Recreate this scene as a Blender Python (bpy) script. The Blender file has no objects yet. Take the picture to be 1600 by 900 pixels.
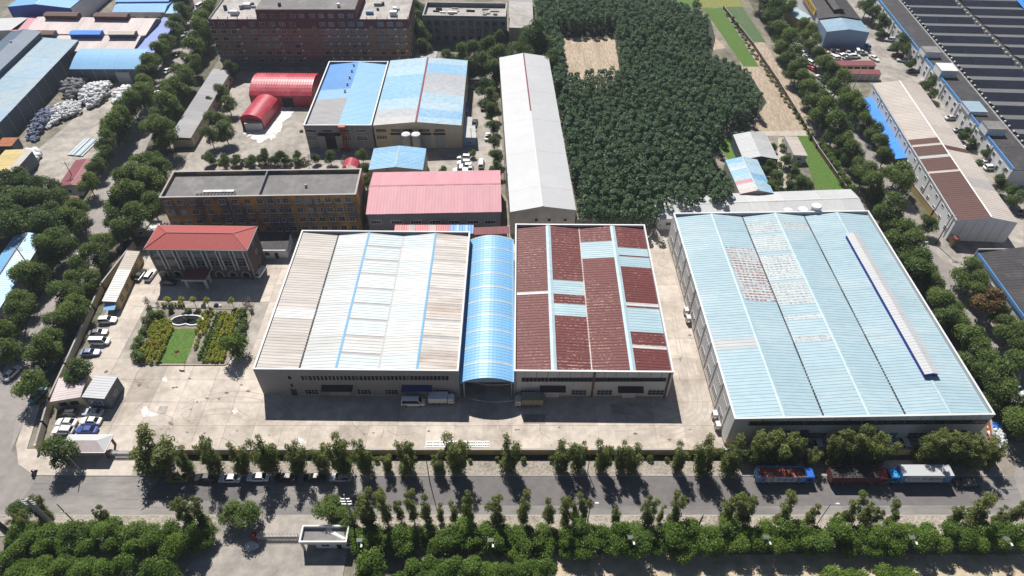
import bpy, math, random
import numpy as np
from mathutils import Vector, Matrix
random.seed(7)
RNG = np.random.default_rng(11)
scene = bpy.context.scene
COL = scene.collection
R = math.radians
# ------------------------------------------------------------------ camera, sky, sun, exposure
CAM_H = 130.0
cam = bpy.data.objects.new('camera', bpy.data.cameras.new('camera'))
COL.objects.link(cam)
cam.location = (0, 0, CAM_H)
cam.rotation_euler = (R(45), 0, 0)
cam.data.sensor_width = 36
cam.data.lens = 24.0
cam.data.clip_start = 1
cam.data.clip_end = 9000
scene.camera = cam
TO_SUN = Vector((-2.2, 7.0, 9.6)).normalized()
SUN_EL = math.asin(TO_SUN.z)
world = bpy.data.worlds.new('World'); scene.world = world
world.use_nodes = True
nt = world.node_tree
sky = nt.nodes.new('ShaderNodeTexSky'); sky.sky_type = 'NISHITA'; sky.sun_disc = False
sky.sun_elevation = SUN_EL
sky.sun_rotation = math.atan2(TO_SUN.x, TO_SUN.y)
sky.air_density = .7; sky.dust_density = .3
nt.links.new(sky.outputs[0], nt.nodes['Background'].inputs[0])
nt.nodes['Background'].inputs[1].default_value = 0.05
sd = bpy.data.lights.new('sun', 'SUN'); sd.energy = 5.0; sd.angle = R(0.5); sd.color = (1, 0.955, 0.89)
sun = bpy.data.objects.new('sun', sd); COL.objects.link(sun)
sun.rotation_euler = (-TO_SUN).to_track_quat('-Z', 'Y').to_euler()
sun.location = (-60, 200, 250)
scene.view_settings.view_transform = 'Standard'
scene.view_settings.look = 'None'
scene.view_settings.exposure = 0.55
scene.view_settings.gamma = 1

# ------------------------------------------------------------------ survey: a sighting from the drone onto level h, or onto a wall
F = 1067.0; C45 = math.sqrt(.5)
def P(u, v, h=0.0):
    du = (u-800)/F; dv = (v-450)/F
    t = (CAM_H-h)/(C45*(1+dv))
    return Vector((t*du, t*C45*(1-dv), h))
def hit(A, B, u, v):
    """metres along the wall A-B and height of the sighting u, v on that wall"""
    d = Vector(((u-800)/F, C45*(1-(v-450)/F), -C45*(1+(v-450)/F)))
    A2 = Vector((A.x, A.y, 0)); B2 = Vector((B.x, B.y, 0))
    w = (B2-A2).normalized(); n = Vector((w.y, -w.x, 0))
    o = Vector((0, 0, CAM_H))
    t = (A2-o).dot(n)/d.dot(n)
    p = o+d*t
    return (p-A2).dot(w), p.z

# ------------------------------------------------------------------ materials
MATS = {}
def mat(name, col, rough=.8, var=.14, vs=.35, tint=None, ts=.06, ta=.5, metal=0.0, bump=0.0, bs=6.0, rnd=.10, spec=.35, stretch=None, coat=0, tr=(.48,.68)):
    """plain colour with grain (var at scale vs), broad stains of colour tint (scale ts, amount ta), per-piece tone rnd, fine relief"""
    if name in MATS: return MATS[name]
    col = tuple(c*.8 for c in col); tint = tuple(c*.8 for c in tint) if tint else None
    m = bpy.data.materials.new(name); m.use_nodes = True
    n = m.node_tree.nodes; l = m.node_tree.links
    b = n['Principled BSDF']
    b.inputs['Roughness'].default_value = rough
    b.inputs['Metallic'].default_value = metal
    b.inputs['Specular IOR Level'].default_value = spec
    if coat: b.inputs['Coat Weight'].default_value = coat
    geo = n.new('ShaderNodeNewGeometry')
    vec = geo.outputs['Position']
    if stretch:
        mp = n.new('ShaderNodeMapping'); mp.inputs['Scale'].default_value = stretch
        l.new(vec, mp.inputs['Vector']); vec2 = mp.outputs[0]
    else: vec2 = vec
    nz = n.new('ShaderNodeTexNoise'); nz.inputs['Scale'].default_value = vs; nz.inputs['Detail'].default_value = 6; nz.inputs['Roughness'].default_value = .65
    l.new(vec2, nz.inputs['Vector'])
    mr = n.new('ShaderNodeMapRange'); mr.inputs[1].default_value = .3; mr.inputs[2].default_value = .7
    mr.inputs[3].default_value = 1-var; mr.inputs[4].default_value = 1+var
    l.new(nz.outputs[0], mr.inputs[0])
    oi = n.new('ShaderNodeObjectInfo')
    m2 = n.new('ShaderNodeMapRange'); m2.inputs[3].default_value = 1-rnd; m2.inputs[4].default_value = 1+rnd
    l.new(oi.outputs['Random'], m2.inputs[0])
    mu = n.new('ShaderNodeMath'); mu.operation = 'MULTIPLY'
    l.new(mr.outputs[0], mu.inputs[0]); l.new(m2.outputs[0], mu.inputs[1])
    base = n.new('ShaderNodeRGB'); base.outputs[0].default_value = (*col, 1)
    src = base.outputs[0]
    if tint:
        nt2 = n.new('ShaderNodeTexNoise'); nt2.inputs['Scale'].default_value = ts; nt2.inputs['Detail'].default_value = 8; nt2.inputs['Roughness'].default_value = .7
        l.new(vec2, nt2.inputs['Vector'])
        r2 = n.new('ShaderNodeMapRange'); r2.inputs[1].default_value = tr[0]; r2.inputs[2].default_value = tr[1]; r2.inputs[4].default_value = ta
        l.new(nt2.outputs[0], r2.inputs[0])
        mx = n.new('ShaderNodeMix'); mx.data_type = 'RGBA'
        l.new(r2.outputs[0], mx.inputs[0]); l.new(src, mx.inputs[6]); mx.inputs[7].default_value = (*tint, 1)
        src = mx.outputs[2]
    vm = n.new('ShaderNodeVectorMath'); vm.operation = 'SCALE'
    l.new(src, vm.inputs[0]); l.new(mu.outputs[0], vm.inputs['Scale'])
    l.new(vm.outputs[0], b.inputs['Base Color'])
    if bump:
        nb = n.new('ShaderNodeTexNoise'); nb.inputs['Scale'].default_value = bs; nb.inputs['Detail'].default_value = 4
        l.new(vec2, nb.inputs['Vector'])
        bp = n.new('ShaderNodeBump'); bp.inputs['Strength'].default_value = bump; bp.inputs['Distance'].default_value = .1
        l.new(nb.outputs[0], bp.inputs['Height']); l.new(bp.outputs[0], b.inputs['Normal'])
    MATS[name] = m
    return m
def fleck_mat(name, col, fleck, rows=1.0, amount=.5, rough=.6, dirs=(0.45, 1.0), var=.15, sc=1.6, grid=0):
    """painted sheet with peeled or stained flecks in lines"""
    m = mat(name, col, rough=rough, var=var, vs=.8, rnd=.06)
    n = m.node_tree.nodes; l = m.node_tree.links; b = n['Principled BSDF']
    src = b.inputs['Base Color'].links[0].from_socket
    geo = n.new('ShaderNodeNewGeometry')
    mp = n.new('ShaderNodeMapping'); mp.inputs['Scale'].default_value = (dirs[0], dirs[1], .3)
    l.new(geo.outputs['Position'], mp.inputs['Vector'])
    nz = n.new('ShaderNodeTexNoise'); nz.inputs['Scale'].default_value = sc; nz.inputs['Detail'].default_value = 5; nz.inputs['Roughness'].default_value = .7
    l.new(mp.outputs[0], nz.inputs['Vector'])
    sx = n.new('ShaderNodeSeparateXYZ'); l.new(geo.outputs['Position'], sx.inputs[0])
    ml = n.new('ShaderNodeMath'); ml.operation = 'MULTIPLY'; ml.inputs[1].default_value = 2*math.pi/rows
    l.new(sx.outputs['Y'], ml.inputs[0])
    sn = n.new('ShaderNodeMath'); sn.operation = 'SINE'; l.new(ml.outputs[0], sn.inputs[0])
    s2 = n.new('ShaderNodeMath'); s2.operation = 'MULTIPLY_ADD'; s2.inputs[1].default_value = .13
    l.new(sn.outputs[0], s2.inputs[0]); l.new(nz.outputs[0], s2.inputs[2])
    if grid:
        mg = n.new('ShaderNodeMath'); mg.operation = 'MULTIPLY'; mg.inputs[1].default_value = 2*math.pi/1.15
        l.new(sx.outputs['X'], mg.inputs[0])
        sg = n.new('ShaderNodeMath'); sg.operation = 'SINE'; l.new(mg.outputs[0], sg.inputs[0])
        s3 = n.new('ShaderNodeMath'); s3.operation = 'MULTIPLY_ADD'; s3.inputs[1].default_value = .06
        l.new(sg.outputs[0], s3.inputs[0]); l.new(s2.outputs[0], s3.inputs[2]); s2 = s3
    big = n.new('ShaderNodeTexNoise'); big.inputs['Scale'].default_value = .09; l.new(geo.outputs['Position'], big.inputs['Vector'])
    ad = n.new('ShaderNodeMath'); ad.operation = 'MULTIPLY_ADD'; ad.inputs[1].default_value = .35
    l.new(big.outputs[0], ad.inputs[0]); l.new(s2.outputs[0], ad.inputs[2])
    mr = n.new('ShaderNodeMapRange'); lo = .95-.28*amount
    mr.inputs[1].default_value = lo; mr.inputs[2].default_value = lo+.07
    l.new(ad.outputs[0], mr.inputs[0])
    mx = n.new('ShaderNodeMix'); mx.data_type = 'RGBA'
    l.new(mr.outputs[0], mx.inputs[0]); l.new(src, mx.inputs[6]); mx.inputs[7].default_value = (*[c*.8 for c in fleck], 1)
    l.new(mx.outputs[2], b.inputs['Base Color'])
    return m
def paint_mat(name):
    """vehicle paint; the colour is the object's own"""
    m = bpy.data.materials.new(name); m.use_nodes = True
    n = m.node_tree.nodes; l = m.node_tree.links; b = n['Principled BSDF']
    oi = n.new('ShaderNodeObjectInfo'); l.new(oi.outputs['Color'], b.inputs['Base Color'])
    b.inputs['Roughness'].default_value = .32; b.inputs['Coat Weight'].default_value = .5; b.inputs['Coat Roughness'].default_value = .08
    MATS[name] = m; return m
def leaf_mat(name, a, bcol, trans=.28):
    m = bpy.data.materials.new(name); m.use_nodes = True
    n = m.node_tree.nodes; l = m.node_tree.links
    n.remove(n['Principled BSDF'])
    at = n.new('ShaderNodeAttribute'); at.attribute_name = 'tone'
    oi = n.new('ShaderNodeObjectInfo')
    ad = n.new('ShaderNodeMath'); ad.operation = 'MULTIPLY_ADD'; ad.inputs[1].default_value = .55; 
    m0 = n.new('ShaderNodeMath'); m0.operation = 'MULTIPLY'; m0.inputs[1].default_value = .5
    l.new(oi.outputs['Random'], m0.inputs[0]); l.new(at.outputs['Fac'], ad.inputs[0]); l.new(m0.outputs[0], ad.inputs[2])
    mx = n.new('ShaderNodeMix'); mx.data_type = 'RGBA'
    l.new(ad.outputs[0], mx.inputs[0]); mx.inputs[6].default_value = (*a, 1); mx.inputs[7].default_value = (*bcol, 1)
    d = n.new('ShaderNodeBsdfDiffuse'); t = n.new('ShaderNodeBsdfTranslucent'); g = n.new('ShaderNodeBsdfGlossy')
    g.inputs['Roughness'].default_value = .5; g.inputs['Color'].default_value = (.8, .85, .8, 1)
    l.new(mx.outputs[2], d.inputs[0]); l.new(mx.outputs[2], t.inputs[0])
    s = n.new('ShaderNodeMixShader'); s.inputs[0].default_value = trans
    l.new(d.outputs[0], s.inputs[1]); l.new(t.outputs[0], s.inputs[2])
    s2 = n.new('ShaderNodeMixShader'); s2.inputs[0].default_value = .015
    l.new(s.outputs[0], s2.inputs[1]); l.new(g.outputs[0], s2.inputs[2])
    l.new(s2.outputs[0], n['Material Output'].inputs[0])
    MATS[name] = m; return m

# ------------------------------------------------------------------ mesh building and tagging
class MB:
    def __init__(s): s.v = []; s.f = []
    def face(s, *pts):
        i = len(s.v); s.v += [tuple(p) for p in pts]; s.f.append(tuple(range(i, i+len(pts))))
    def box(s, x0, x1, y0, y1, z0, z1):
        i = len(s.v)
        s.v += [(x0,y0,z0),(x1,y0,z0),(x1,y1,z0),(x0,y1,z0),(x0,y0,z1),(x1,y0,z1),(x1,y1,z1),(x0,y1,z1)]
        s.f += [tuple(i+k for k in q) for q in ((3,2,1,0),(4,5,6,7),(0,1,5,4),(1,2,6,5),(2,3,7,6),(3,0,4,7))]
    def bar(s, a, b, w, h, up=(0,0,1)):
        """square bar from a to b"""
        a = Vector(a); b = Vector(b); d = (b-a).normalized()
        up = Vector(up)
        if abs(d.dot(up)) > .98: up = Vector((1,0,0))
        x = d.cross(up).normalized()*w/2; z = x.cross(d).normalized()*h/2
        i = len(s.v)
        s.v += [tuple(p) for p in (a-x-z, a+x-z, a+x+z, a-x+z, b-x-z, b+x-z, b+x+z, b-x+z)]
        s.f += [tuple(i+k for k in q) for q in ((0,1,2,3),(7,6,5,4),(1,0,4,5),(2,1,5,6),(3,2,6,7),(0,3,7,4))]
    def tube(s, pts, rad, n=6, cap=True):
        i0 = len(s.v); pts = [Vector(p) for p in pts]
        for k, p in enumerate(pts):
            d = (pts[min(k+1, len(pts)-1)]-pts[max(k-1, 0)]).normalized()
            x = d.cross(Vector((0,0,1)))
            x = x.normalized() if x.length > .05 else Vector((1,0,0))
            y = d.cross(x)
            r = rad[k] if hasattr(rad, '__len__') else rad
            for j in range(n):
                a = 2*math.pi*j/n; s.v.append(tuple(p+x*math.cos(a)*r+y*math.sin(a)*r))
        for k in range(len(pts)-1):
            for j in range(n):
                a = i0+k*n+j; b = i0+k*n+(j+1) % n
                s.f.append((a, b, b+n, a+n))
        if cap:
            s.f.append(tuple(i0+j for j in range(n))[::-1]); e = i0+(len(pts)-1)*n
            s.f.append(tuple(e+j for j in range(n)))
    def prism(s, poly, z0, z1):
        i = len(s.v); n = len(poly)
        s.v += [(p[0], p[1], z0) for p in poly]+[(p[0], p[1], z1) for p in poly]
        s.f.append(tuple(i+k for k in range(n))[::-1]); s.f.append(tuple(i+n+k for k in range(n)))
        for k in range(n):
            j = (k+1) % n; s.f.append((i+k, i+j, i+n+j, i+n+k))
    def mesh(s, name, m=None, smooth=False, fix=True):
        me = bpy.data.meshes.new(name); me.from_pydata(s.v, [], s.f)
        if fix:
            import bmesh
            bm = bmesh.new(); bm.from_mesh(me); bmesh.ops.remove_doubles(bm, verts=bm.verts, dist=1e-5)
            bmesh.ops.recalc_face_normals(bm, faces=bm.faces); bm.to_mesh(me); bm.free()
        if m: me.materials.append(m if not isinstance(m, str) else MATS[m])
        if smooth: me.shade_smooth()
        return me
    def build(s, name, m, parent=None, loc=None, smooth=False, fix=True):
        return put(name, s.mesh(name, m, smooth, fix), parent, loc)
def put(name, me, parent=None, loc=None, rotz=0):
    o = bpy.data.objects.new(name, me); COL.objects.link(o)
    if parent: o.parent = parent
    if loc is not None: o.location = loc
    if rotz: o.rotation_euler = (0, 0, rotz)
    return o
def thing(name, label, cat, loc=(0,0,0), rotz=0, group=None):
    o = bpy.data.objects.new(name, None); COL.objects.link(o)
    o.empty_display_size = .5
    o.location = loc; o.rotation_euler = (0, 0, rotz)
    return tag(o, label, cat, group)
def tag(o, label, cat, group=None):
    o['label'] = label; o['category'] = cat
    if group: o['group'] = group
    return o
def struct(name, mb, m, fix=False):
    o = mb.build(name, m, fix=fix); o['kind'] = 'structure'; return o
def copy_tree(o, parent=None):
    c = o.copy(); COL.objects.link(c)
    if parent: c.parent = parent
    for ch in o.children: copy_tree(ch, c)
    return c
def copy_thing(o, label, loc, rotz=0, scale=None, color=None, group=None):
    c = copy_tree(o); c.location = loc; c.rotation_euler = (0, 0, rotz)
    c['label'] = label
    if group: c['group'] = group
    if scale is not None: c.scale = scale if hasattr(scale, '__len__') else (scale,)*3
    if color:
        for ch in c.children: ch.color = (*color, 1)
    return c
def sheet(name, px, z, m, kind=True, world_pts=None):
    """level ground sheet from surveyed corners"""
    pts = world_pts or [P(u, v, z) for u, v in px]
    mb = MB(); mb.face(*[(p[0], p[1], z) for p in pts])
    me = mb.mesh(name, m, fix=False)
    if me.polygons[0].normal.z < 0: me.flip_normals()
    o = put(name, me)
    if kind: o['kind'] = 'structure'
    return o

# ------------------------------------------------------------------ roofs, walls, windows
def rib_sheet(mb, A, B, period, depth, lift=0.0):
    """folded sheet between two eave-to-ridge paths A and B; folds run along the paths"""
    A = [Vector(p) for p in A]; B = [Vector(p) for p in B]
    L = (B[0]-A[0]).length
    n = max(1, round(L/period)) if depth else 1
    pat = [(0, 0), (.66, 0), (.76, 1), (.9, 1)] if depth else [(0, 0)]
    fs = [((k+a)/n, o) for k in range(n) for a, o in pat]+[(1, 0)]
    i0 = len(mb.v); m = len(A); depth *= .75
    nor = []
    for j in range(m):
        t = A[min(j+1, m-1)]-A[max(j-1, 0)]
        w = (t.cross(B[j]-A[j])).normalized()
        if w.z < 0 or (abs(w.z) < 1e-6): w = -w
        nor.append(w)
    for f, o in fs:
        for j in range(m):
            mb.v.append(tuple(A[j].lerp(B[j], f)+nor[j]*(o*depth+lift)))
    for a in range(len(fs)-1):
        for j in range(m-1):
            q = (i0+a*m+j, i0+(a+1)*m+j, i0+(a+1)*m+j+1, i0+a*m+j+1)
            mb.f.append(q)
def roof(parent, A, B, cuts, period=.9, depth=.07, name='roof_panel', gap=.0):
    """panels across the slope or vault from path A to path B; cuts = [(f0, f1, material)]"""
    o0 = parent.location
    A = [Vector(p)-o0 for p in A]; B = [Vector(p)-o0 for p in B]
    for i, (f0, f1, m) in enumerate(cuts):
        mb = MB()
        rib_sheet(mb, [a.lerp(b, f0) for a, b in zip(A, B)], [a.lerp(b, f1) for a, b in zip(A, B)], period, depth, .025*(i % 2))
        me = mb.mesh(name, m, fix=False)
        if me.polygons[0].normal.z < 0: me.flip_normals()
        put(name, me, parent)
def even(n, *ms, jitter=None):
    return [(i/n, (i+1)/n, (jitter or random.choice)(ms) if len(ms) > 1 else ms[0]) for i in range(n)]
class Rect:
    def __init__(s, pl, pr, pb, h, hb=None):
        s.h = h
        a, b, c = P(*pl, h), P(*pr, h), P(*pb, h if hb is None else hb)
        for q in (a, b, c): q.z = 0
        s.ux = (b-a).normalized(); s.uy = Vector((-s.ux.y, s.ux.x, 0)); s.W = (b-a).length
        s.D = (c-a).dot(s.uy)
        s.o = a
    def pt(s, x, y, z=0): return s.o+s.ux*x+s.uy*y+Vector((0, 0, z))
    @property
    def FL(s): return s.pt(0, 0)
    @property
    def FR(s): return s.pt(s.W, 0)
    @property
    def BR(s): return s.pt(s.W, s.D)
    @property
    def BL(s): return s.pt(0, s.D)
    def flip(s):
        """same footprint with the ridge direction turned: local x runs back, local y runs left"""
        r = Rect.__new__(Rect); r.h = s.h; r.o = s.FR; r.ux = s.uy; r.uy = -s.ux; r.W = s.D; r.D = s.W
        return r
def walls(parent, r, prof, m, drop=.06, name='wall', m_ends=None):
    """closed wall shell under a roof profile [(x, z)] that runs back along local y"""
    mb = MB(); o0 = parent.location
    pts = [(0, 0)]+[(x, z-drop) for x, z in prof]+[(r.W, 0)]
    f = [r.pt(x, 0, z)-o0 for x, z in pts]; b = [r.pt(x, r.D, z)-o0 for x, z in pts]
    mb.face(*f[::-1]); mb.face(*b)
    mb.face(f[0], f[1], b[1], b[0]); mb.face(f[-1], b[-1], b[-2], f[-2])
    return mb.build(name, m, parent, fix=True)
def bays(parent, r, prof, cuts, period=.9, depth=.07, over=.25, name='roof_panel', y0=None, y1=None):
    """roof slopes between neighbouring profile points; cuts is a list per slope or one for all"""
    y0 = -over if y0 is None else y0; y1 = r.D+over if y1 is None else y1
    for i in range(len(prof)-1):
        (xa, za), (xb, zb) = prof[i], prof[i+1]
        c = cuts[i] if isinstance(cuts[0], list) else cuts
        roof(parent, [r.pt(xa, y0, za), r.pt(xb, y0, zb)], [r.pt(xa, y1, za), r.pt(xb, y1, zb)], c, period, depth, name)
def wbox(parent, r, x0, x1, y0, y1, z0, z1, m, name):
    mb = MB(); o0 = parent.location
    poly = [r.pt(x, y)-o0 for x, y in ((x0,y0),(x1,y0),(x1,y1),(x0,y1))]
    mb.prism(poly, z0, z1)
    return mb.build(name, m, parent)
WIN = {}
def window(parent, A, B, s, z, w, h, kind='plain', frame='frame_grey', pane='glass_dark', nx=2, ny=1, name='window'):
    """a framed window centred s metres along the wall A-B (outside on the right hand) at height z"""
    key = (round(w, 1), round(h, 1), kind, frame, pane, nx, ny)
    if key not in WIN:
        w_, h_ = key[0], key[1]
        fr = MB(); t = min(.09, w_*.08)
        for x0, x1, z0, z1 in ((-w_/2, w_/2, -h_/2, -h_/2+t), (-w_/2, w_/2, h_/2-t, h_/2), (-w_/2, -w_/2+t, -h_/2+t, h_/2-t), (w_/2-t, w_/2, -h_/2+t, h_/2-t)):
            fr.box(x0, x1, -.09, .0, z0, z1)
        for k in range(1, nx):
            x = -w_/2+w_*k/nx; fr.box(x-t/3, x+t/3, -.07, 0, -h_/2+t, h_/2-t)
        for k in range(1, ny):
            zz = -h_/2+h_*k/ny; fr.box(-w_/2+t, w_/2-t, -.065, 0, zz-t/3, zz+t/3)
        if kind == 'sill': fr.box(-w_/2-.12, w_/2+.12, -.22, 0, -h_/2-.12, -h_/2)
        pn = MB(); pn.box(-w_/2+t/2, w_/2-t/2, -.03, .02, -h_/2+t/2, h_/2-t/2)
        WIN[key] = (fr.mesh('window', frame, fix=False), pn.mesh('pane', pane, fix=False))
    fm, pm = WIN[key]
    d = (B-A).normalized()
    o = put(name, fm, parent, A+d*s+Vector((0, 0, z))-parent.location, math.atan2(d.y, d.x))
    put('pane', pm, o)
    return o
def win_px(parent, A, B, u0, v0, u1, v1, **k):
    s0, z1 = hit(A, B, u0, v0); s1, z0 = hit(A, B, u1, v1)
    return window(parent, A, B, (s0+s1)/2, (z0+z1)/2, max(abs(s1-s0), .4), max(abs(z1-z0), .4), **k)
def on_wall(parent, A, B, s0, s1, z0, z1, out, m, name, back=0.0):
    """a box fixed to the wall A-B, standing out metres proud"""
    d = (B-A).normalized(); n = Vector((d.y, -d.x, 0)); o0 = parent.location
    mb = MB(); q = [A+d*s0-n*back, A+d*s1-n*back, A+d*s1+n*out, A+d*s0+n*out]
    mb.prism([p-o0 for p in q], z0, z1)
    return mb.build(name, m, parent)
def awning(parent, A, B, s0, s1, z, out, m, name='awning'):
    d = (B-A).normalized(); n = Vector((d.y, -d.x, 0)); o0 = parent.location
    mb = MB(); up = Vector((0, 0, 1))
    a, b = A+d*s0-o0, A+d*s1-o0
    mb.face(a+up*z, b+up*z, b+n*out+up*(z-.5), a+n*out+up*(z-.5))
    mb.face(a+up*(z-.12), a+n*out+up*(z-.62), b+n*out+up*(z-.62), b+up*(z-.12))
    mb.face(a+n*out+up*(z-.5), b+n*out+up*(z-.5), b+n*out+up*(z-.62), a+n*out+up*(z-.62))
    mb.face(a+up*z, a+n*out+up*(z-.5), a+n*out+up*(z-.62), a+up*(z-.12))
    mb.face(b+up*z, b+up*(z-.12), b+n*out+up*(z-.62), b+n*out+up*(z-.5))
    return mb.build(name, m, parent)
ORD = ['first','second','third','fourth','fifth','sixth','seventh','eighth','ninth','tenth','eleventh','twelfth','thirteenth','fourteenth','fifteenth','sixteenth','seventeenth','eighteenth','nineteenth','twentieth']

# ------------------------------------------------------------------ palette
mat('concrete', (.57,.505,.44), .9, .16, .5, (.34,.295,.25), .075, .85, bump=.15, rnd=.13, tr=(.45,.66))
mat('concrete_old', (.41,.375,.335), .92, .25, .35, (.22,.205,.185), .09, .8, bump=.2, tr=(.43,.65))
mat('soil', (.27,.24,.20), .95, .3, .3, (.12,.12,.08), .07, .8, bump=.4, tr=(.42,.62))
mat('path_dirt', (.50,.41,.29), .95, .25, .4, (.20,.20,.11), .15, .6, bump=.4)
mat('roadside_soil_shade', (.13,.12,.085), .95, .35, .6, (.07,.085,.045), .2, .8, bump=.4)  # roadside soil, its colour darkened to paint in tree shade
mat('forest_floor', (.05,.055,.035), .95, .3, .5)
mat('asphalt', (.20,.19,.185), .88, .18, .6, (.34,.315,.295), .055, .8, bump=.15, tr=(.42,.62), stretch=(.35,1,1))
mat('asphalt_dark', (.165,.155,.155), .88, .15, .5, (.22,.205,.2), .06, .4, bump=.1)
mat('asphalt_side', (.30,.275,.26), .9, .15, .5, (.36,.32,.29), .06, .5, bump=.1)
mat('verge_rubble', (.37,.33,.28), .95, .45, 2.2, (.2,.18,.14), .12, .6, bump=.8, bs=3)
mat('white_patch', (.80,.78,.75), .9, .15, .6, (.42,.39,.35), .45, .9)
mat('oil_dirt', (.17,.15,.135), .9, .4, 1.5, (.34,.3,.26), .6, .9)
mat('track', (.44,.39,.34), .9, .2, .6)
mat('kerb', (.42,.40,.37), .9, .1)
mat('wall_grey', (.31,.315,.34), .7, .06, .3, (.25,.24,.24), .12, .4, rnd=.03)
mat('wall_white', (.66,.66,.66), .7, .07, .3, (.40,.33,.28), .12, .5, rnd=.03, stretch=(1,1,.15))
mat('wall_white_clean', (.78,.79,.80), .7, .05, .3, rnd=.03)
mat('wall_yellow', (.56,.42,.20), .85, .1, .3, (.36,.29,.17), .2, .5)
mat('wall_cream', (.58,.50,.36), .85, .08, .3, (.4,.36,.3), .2, .4)
mat('wall_orange', (.55,.275,.045), .9, .2, .5, (.10,.092,.085), .17, .97, stretch=(1,1,.6), rnd=.02, tr=(.40,.57))
mat('wall_brick', (.165,.115,.10), .88, .12, 1.2, rnd=.03)
mat('wall_maroon', (.135,.045,.05), .85, .08, .4, rnd=.03)
mat('wall_tan', (.26,.17,.125), .85, .1, .3, (.19,.125,.1), .1, .4, rnd=.03)
mat('wall_plaster', (.22,.225,.24), .9, .12, .3, (.13,.13,.14), .1, .5)
mat('wall_blue', (.25,.36,.54), .6, .05)
mat('wall_royal', (.02,.06,.40), .5, .06)
mat('wall_slate', (.10,.125,.16), .6, .08, .3, rnd=.03)
mat('wall_rough', (.42,.38,.33), .95, .2, .8, (.2,.19,.17), .2, .7, bump=.3)
mat('trim_white', (.72,.72,.72), .6, .05)
mat('trim_grey', (.36,.35,.35), .7, .1)
mat('trim_blue', (.12,.33,.70), .55, .06)
mat('rust', (.17,.09,.06), .9, .3, 1.5)
mat('frame_grey', (.55,.56,.57), .6, .04)
mat('frame_white', (.8,.8,.8), .6, .04)
mat('frame_dark', (.06,.06,.065), .6, .05)
mat('glass_dark', (.018,.022,.028), .12, .2, .6, spec=.6, rnd=.4)
mat('glass_blue', (.05,.11,.15), .12, .2, .6, spec=.6, rnd=.5)
mat('dark', (.025,.025,.028), .8, .1)
mat('awning_maroon', (.07,.035,.045), .7, .1)
mat('awning_blue', (.035,.06,.16), .7, .1)
mat('door_grey', (.44,.45,.46), .6, .06)
# roofs
mat('roof_tan', (.50,.465,.43), .6, .16, .9, (.36,.31,.27), .12, .6, rnd=.07, stretch=(.12,1,1))
mat('roof_pale', (.54,.575,.58), .5, .10, .8, (.47,.44,.40), .12, .75, rnd=.09, stretch=(.2,1,1))
mat('roof_paleblue', (.37,.515,.575), .5, .10, .8, (.56,.63,.65), .10, .5, rnd=.07, stretch=(.2,1,1))
mat('roof_strip', (.40,.385,.38), .6, .12, .8, rnd=.12)
mat('roof_tanrust', (.58,.555,.525), .6, .14, 1.2, (.36,.25,.18), .25, .75, rnd=.06, stretch=(.15,1,1))
fleck_mat('roof_red', (.125,.018,.017), (.46,.27,.22), 1.0, .40, sc=3.0, dirs=(.5,1.1))
mat('roof_sky', (.375,.52,.585), .5, .07, .8, (.50,.59,.62), .09, .7, rnd=.03, stretch=(.5,1,1))
mat('roof_palemix', (.475,.56,.585), .5, .10, .8, (.55,.54,.51), .12, .8, rnd=.06, stretch=(.2,1,1))
fleck_mat('roof_peel', (.50,.565,.585), (.30,.25,.23), 1.0, .44, dirs=(1.0,1.0), sc=2.0, grid=1)
fleck_mat('roof_peel_red', (.49,.54,.56), (.30,.13,.115), 1.0, .80, dirs=(1.0,1.0), sc=2.0, grid=1)
mat('roof_blue', (.23,.45,.66), .45, .05, .5, (.22,.46,.72), .1, .5, rnd=.05)
mat('roof_light', (.54,.55,.55), .5, .08, .6, (.45,.43,.4), .2, .4)
mat('roof_bright', (.21,.46,.74), .45, .04, .5, rnd=.03)
mat('roof_deep', (.06,.27,.66), .45, .06, .5, (.11,.33,.68), .1, .5, rnd=.1)
mat('roof_grey', (.33,.325,.34), .6, .12, .7, (.24,.23,.24), .1, .5, rnd=.08, stretch=(.15,1,1))
fleck_mat('roof_worn', (.36,.55,.68), (.58,.62,.63), .8, .62, dirs=(.35,1.2))
fleck_mat('roof_worn_blue', (.22,.46,.70), (.48,.58,.64), .8, .50, dirs=(.35,1.2))
fleck_mat('roof_worn_grey', (.42,.45,.48), (.54,.56,.56), .8, .5, dirs=(.35,1.2))
mat('roof_pink', (.56,.255,.30), .6, .06, .5, (.55,.31,.33), .09, .6, rnd=.03, stretch=(1,.3,1))
mat('roof_crimson', (.50,.05,.08), .38, .12, .8, (.60,.20,.22), .2, .6, rnd=.07, stretch=(1,.4,1))
mat('roof_white', (.50,.51,.525), .55, .03, .3, (.62,.63,.65), .05, .4, rnd=.015)
mat('roof_tile_red', (.38,.075,.068), .7, .12, 1.5, (.36,.08,.08), .2, .5, bump=.5, bs=4)
mat('roof_flat_grey', (.20,.195,.195), .92, .16, .6, (.34,.32,.31), .14, .6)
mat('roof_flat_dark', (.06,.06,.064), .9, .2, .6, (.13,.125,.12), .2, .5)
mat('roof_flat_pale', (.46,.435,.41), .92, .2, .5, (.26,.25,.24), .2, .7)
mat('roof_charcoal', (.048,.045,.048), .7, .14, .8, (.14,.13,.13), .3, .4, rnd=.05)
mat('roof_brown', (.12,.058,.05), .7, .08, .6, rnd=.05)
mat('roof_beige', (.56,.50,.45), .7, .08, .8, (.44,.38,.34), .1, .5, rnd=.06)
mat('roof_pinkwhite', (.66,.57,.56), .7, .1, .9, (.48,.42,.41), .15, .5, rnd=.06, stretch=(1,.15,1))
mat('roof_slate', (.105,.15,.22), .55, .1, .5, (.15,.2,.27), .1, .5, rnd=.05)
mat('roof_steelblue', (.27,.41,.52), .5, .1, .5, (.42,.46,.46), .06, .7, rnd=.04)
mat('roof_violet', (.13,.21,.55), .5, .06, .5, rnd=.04)
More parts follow.
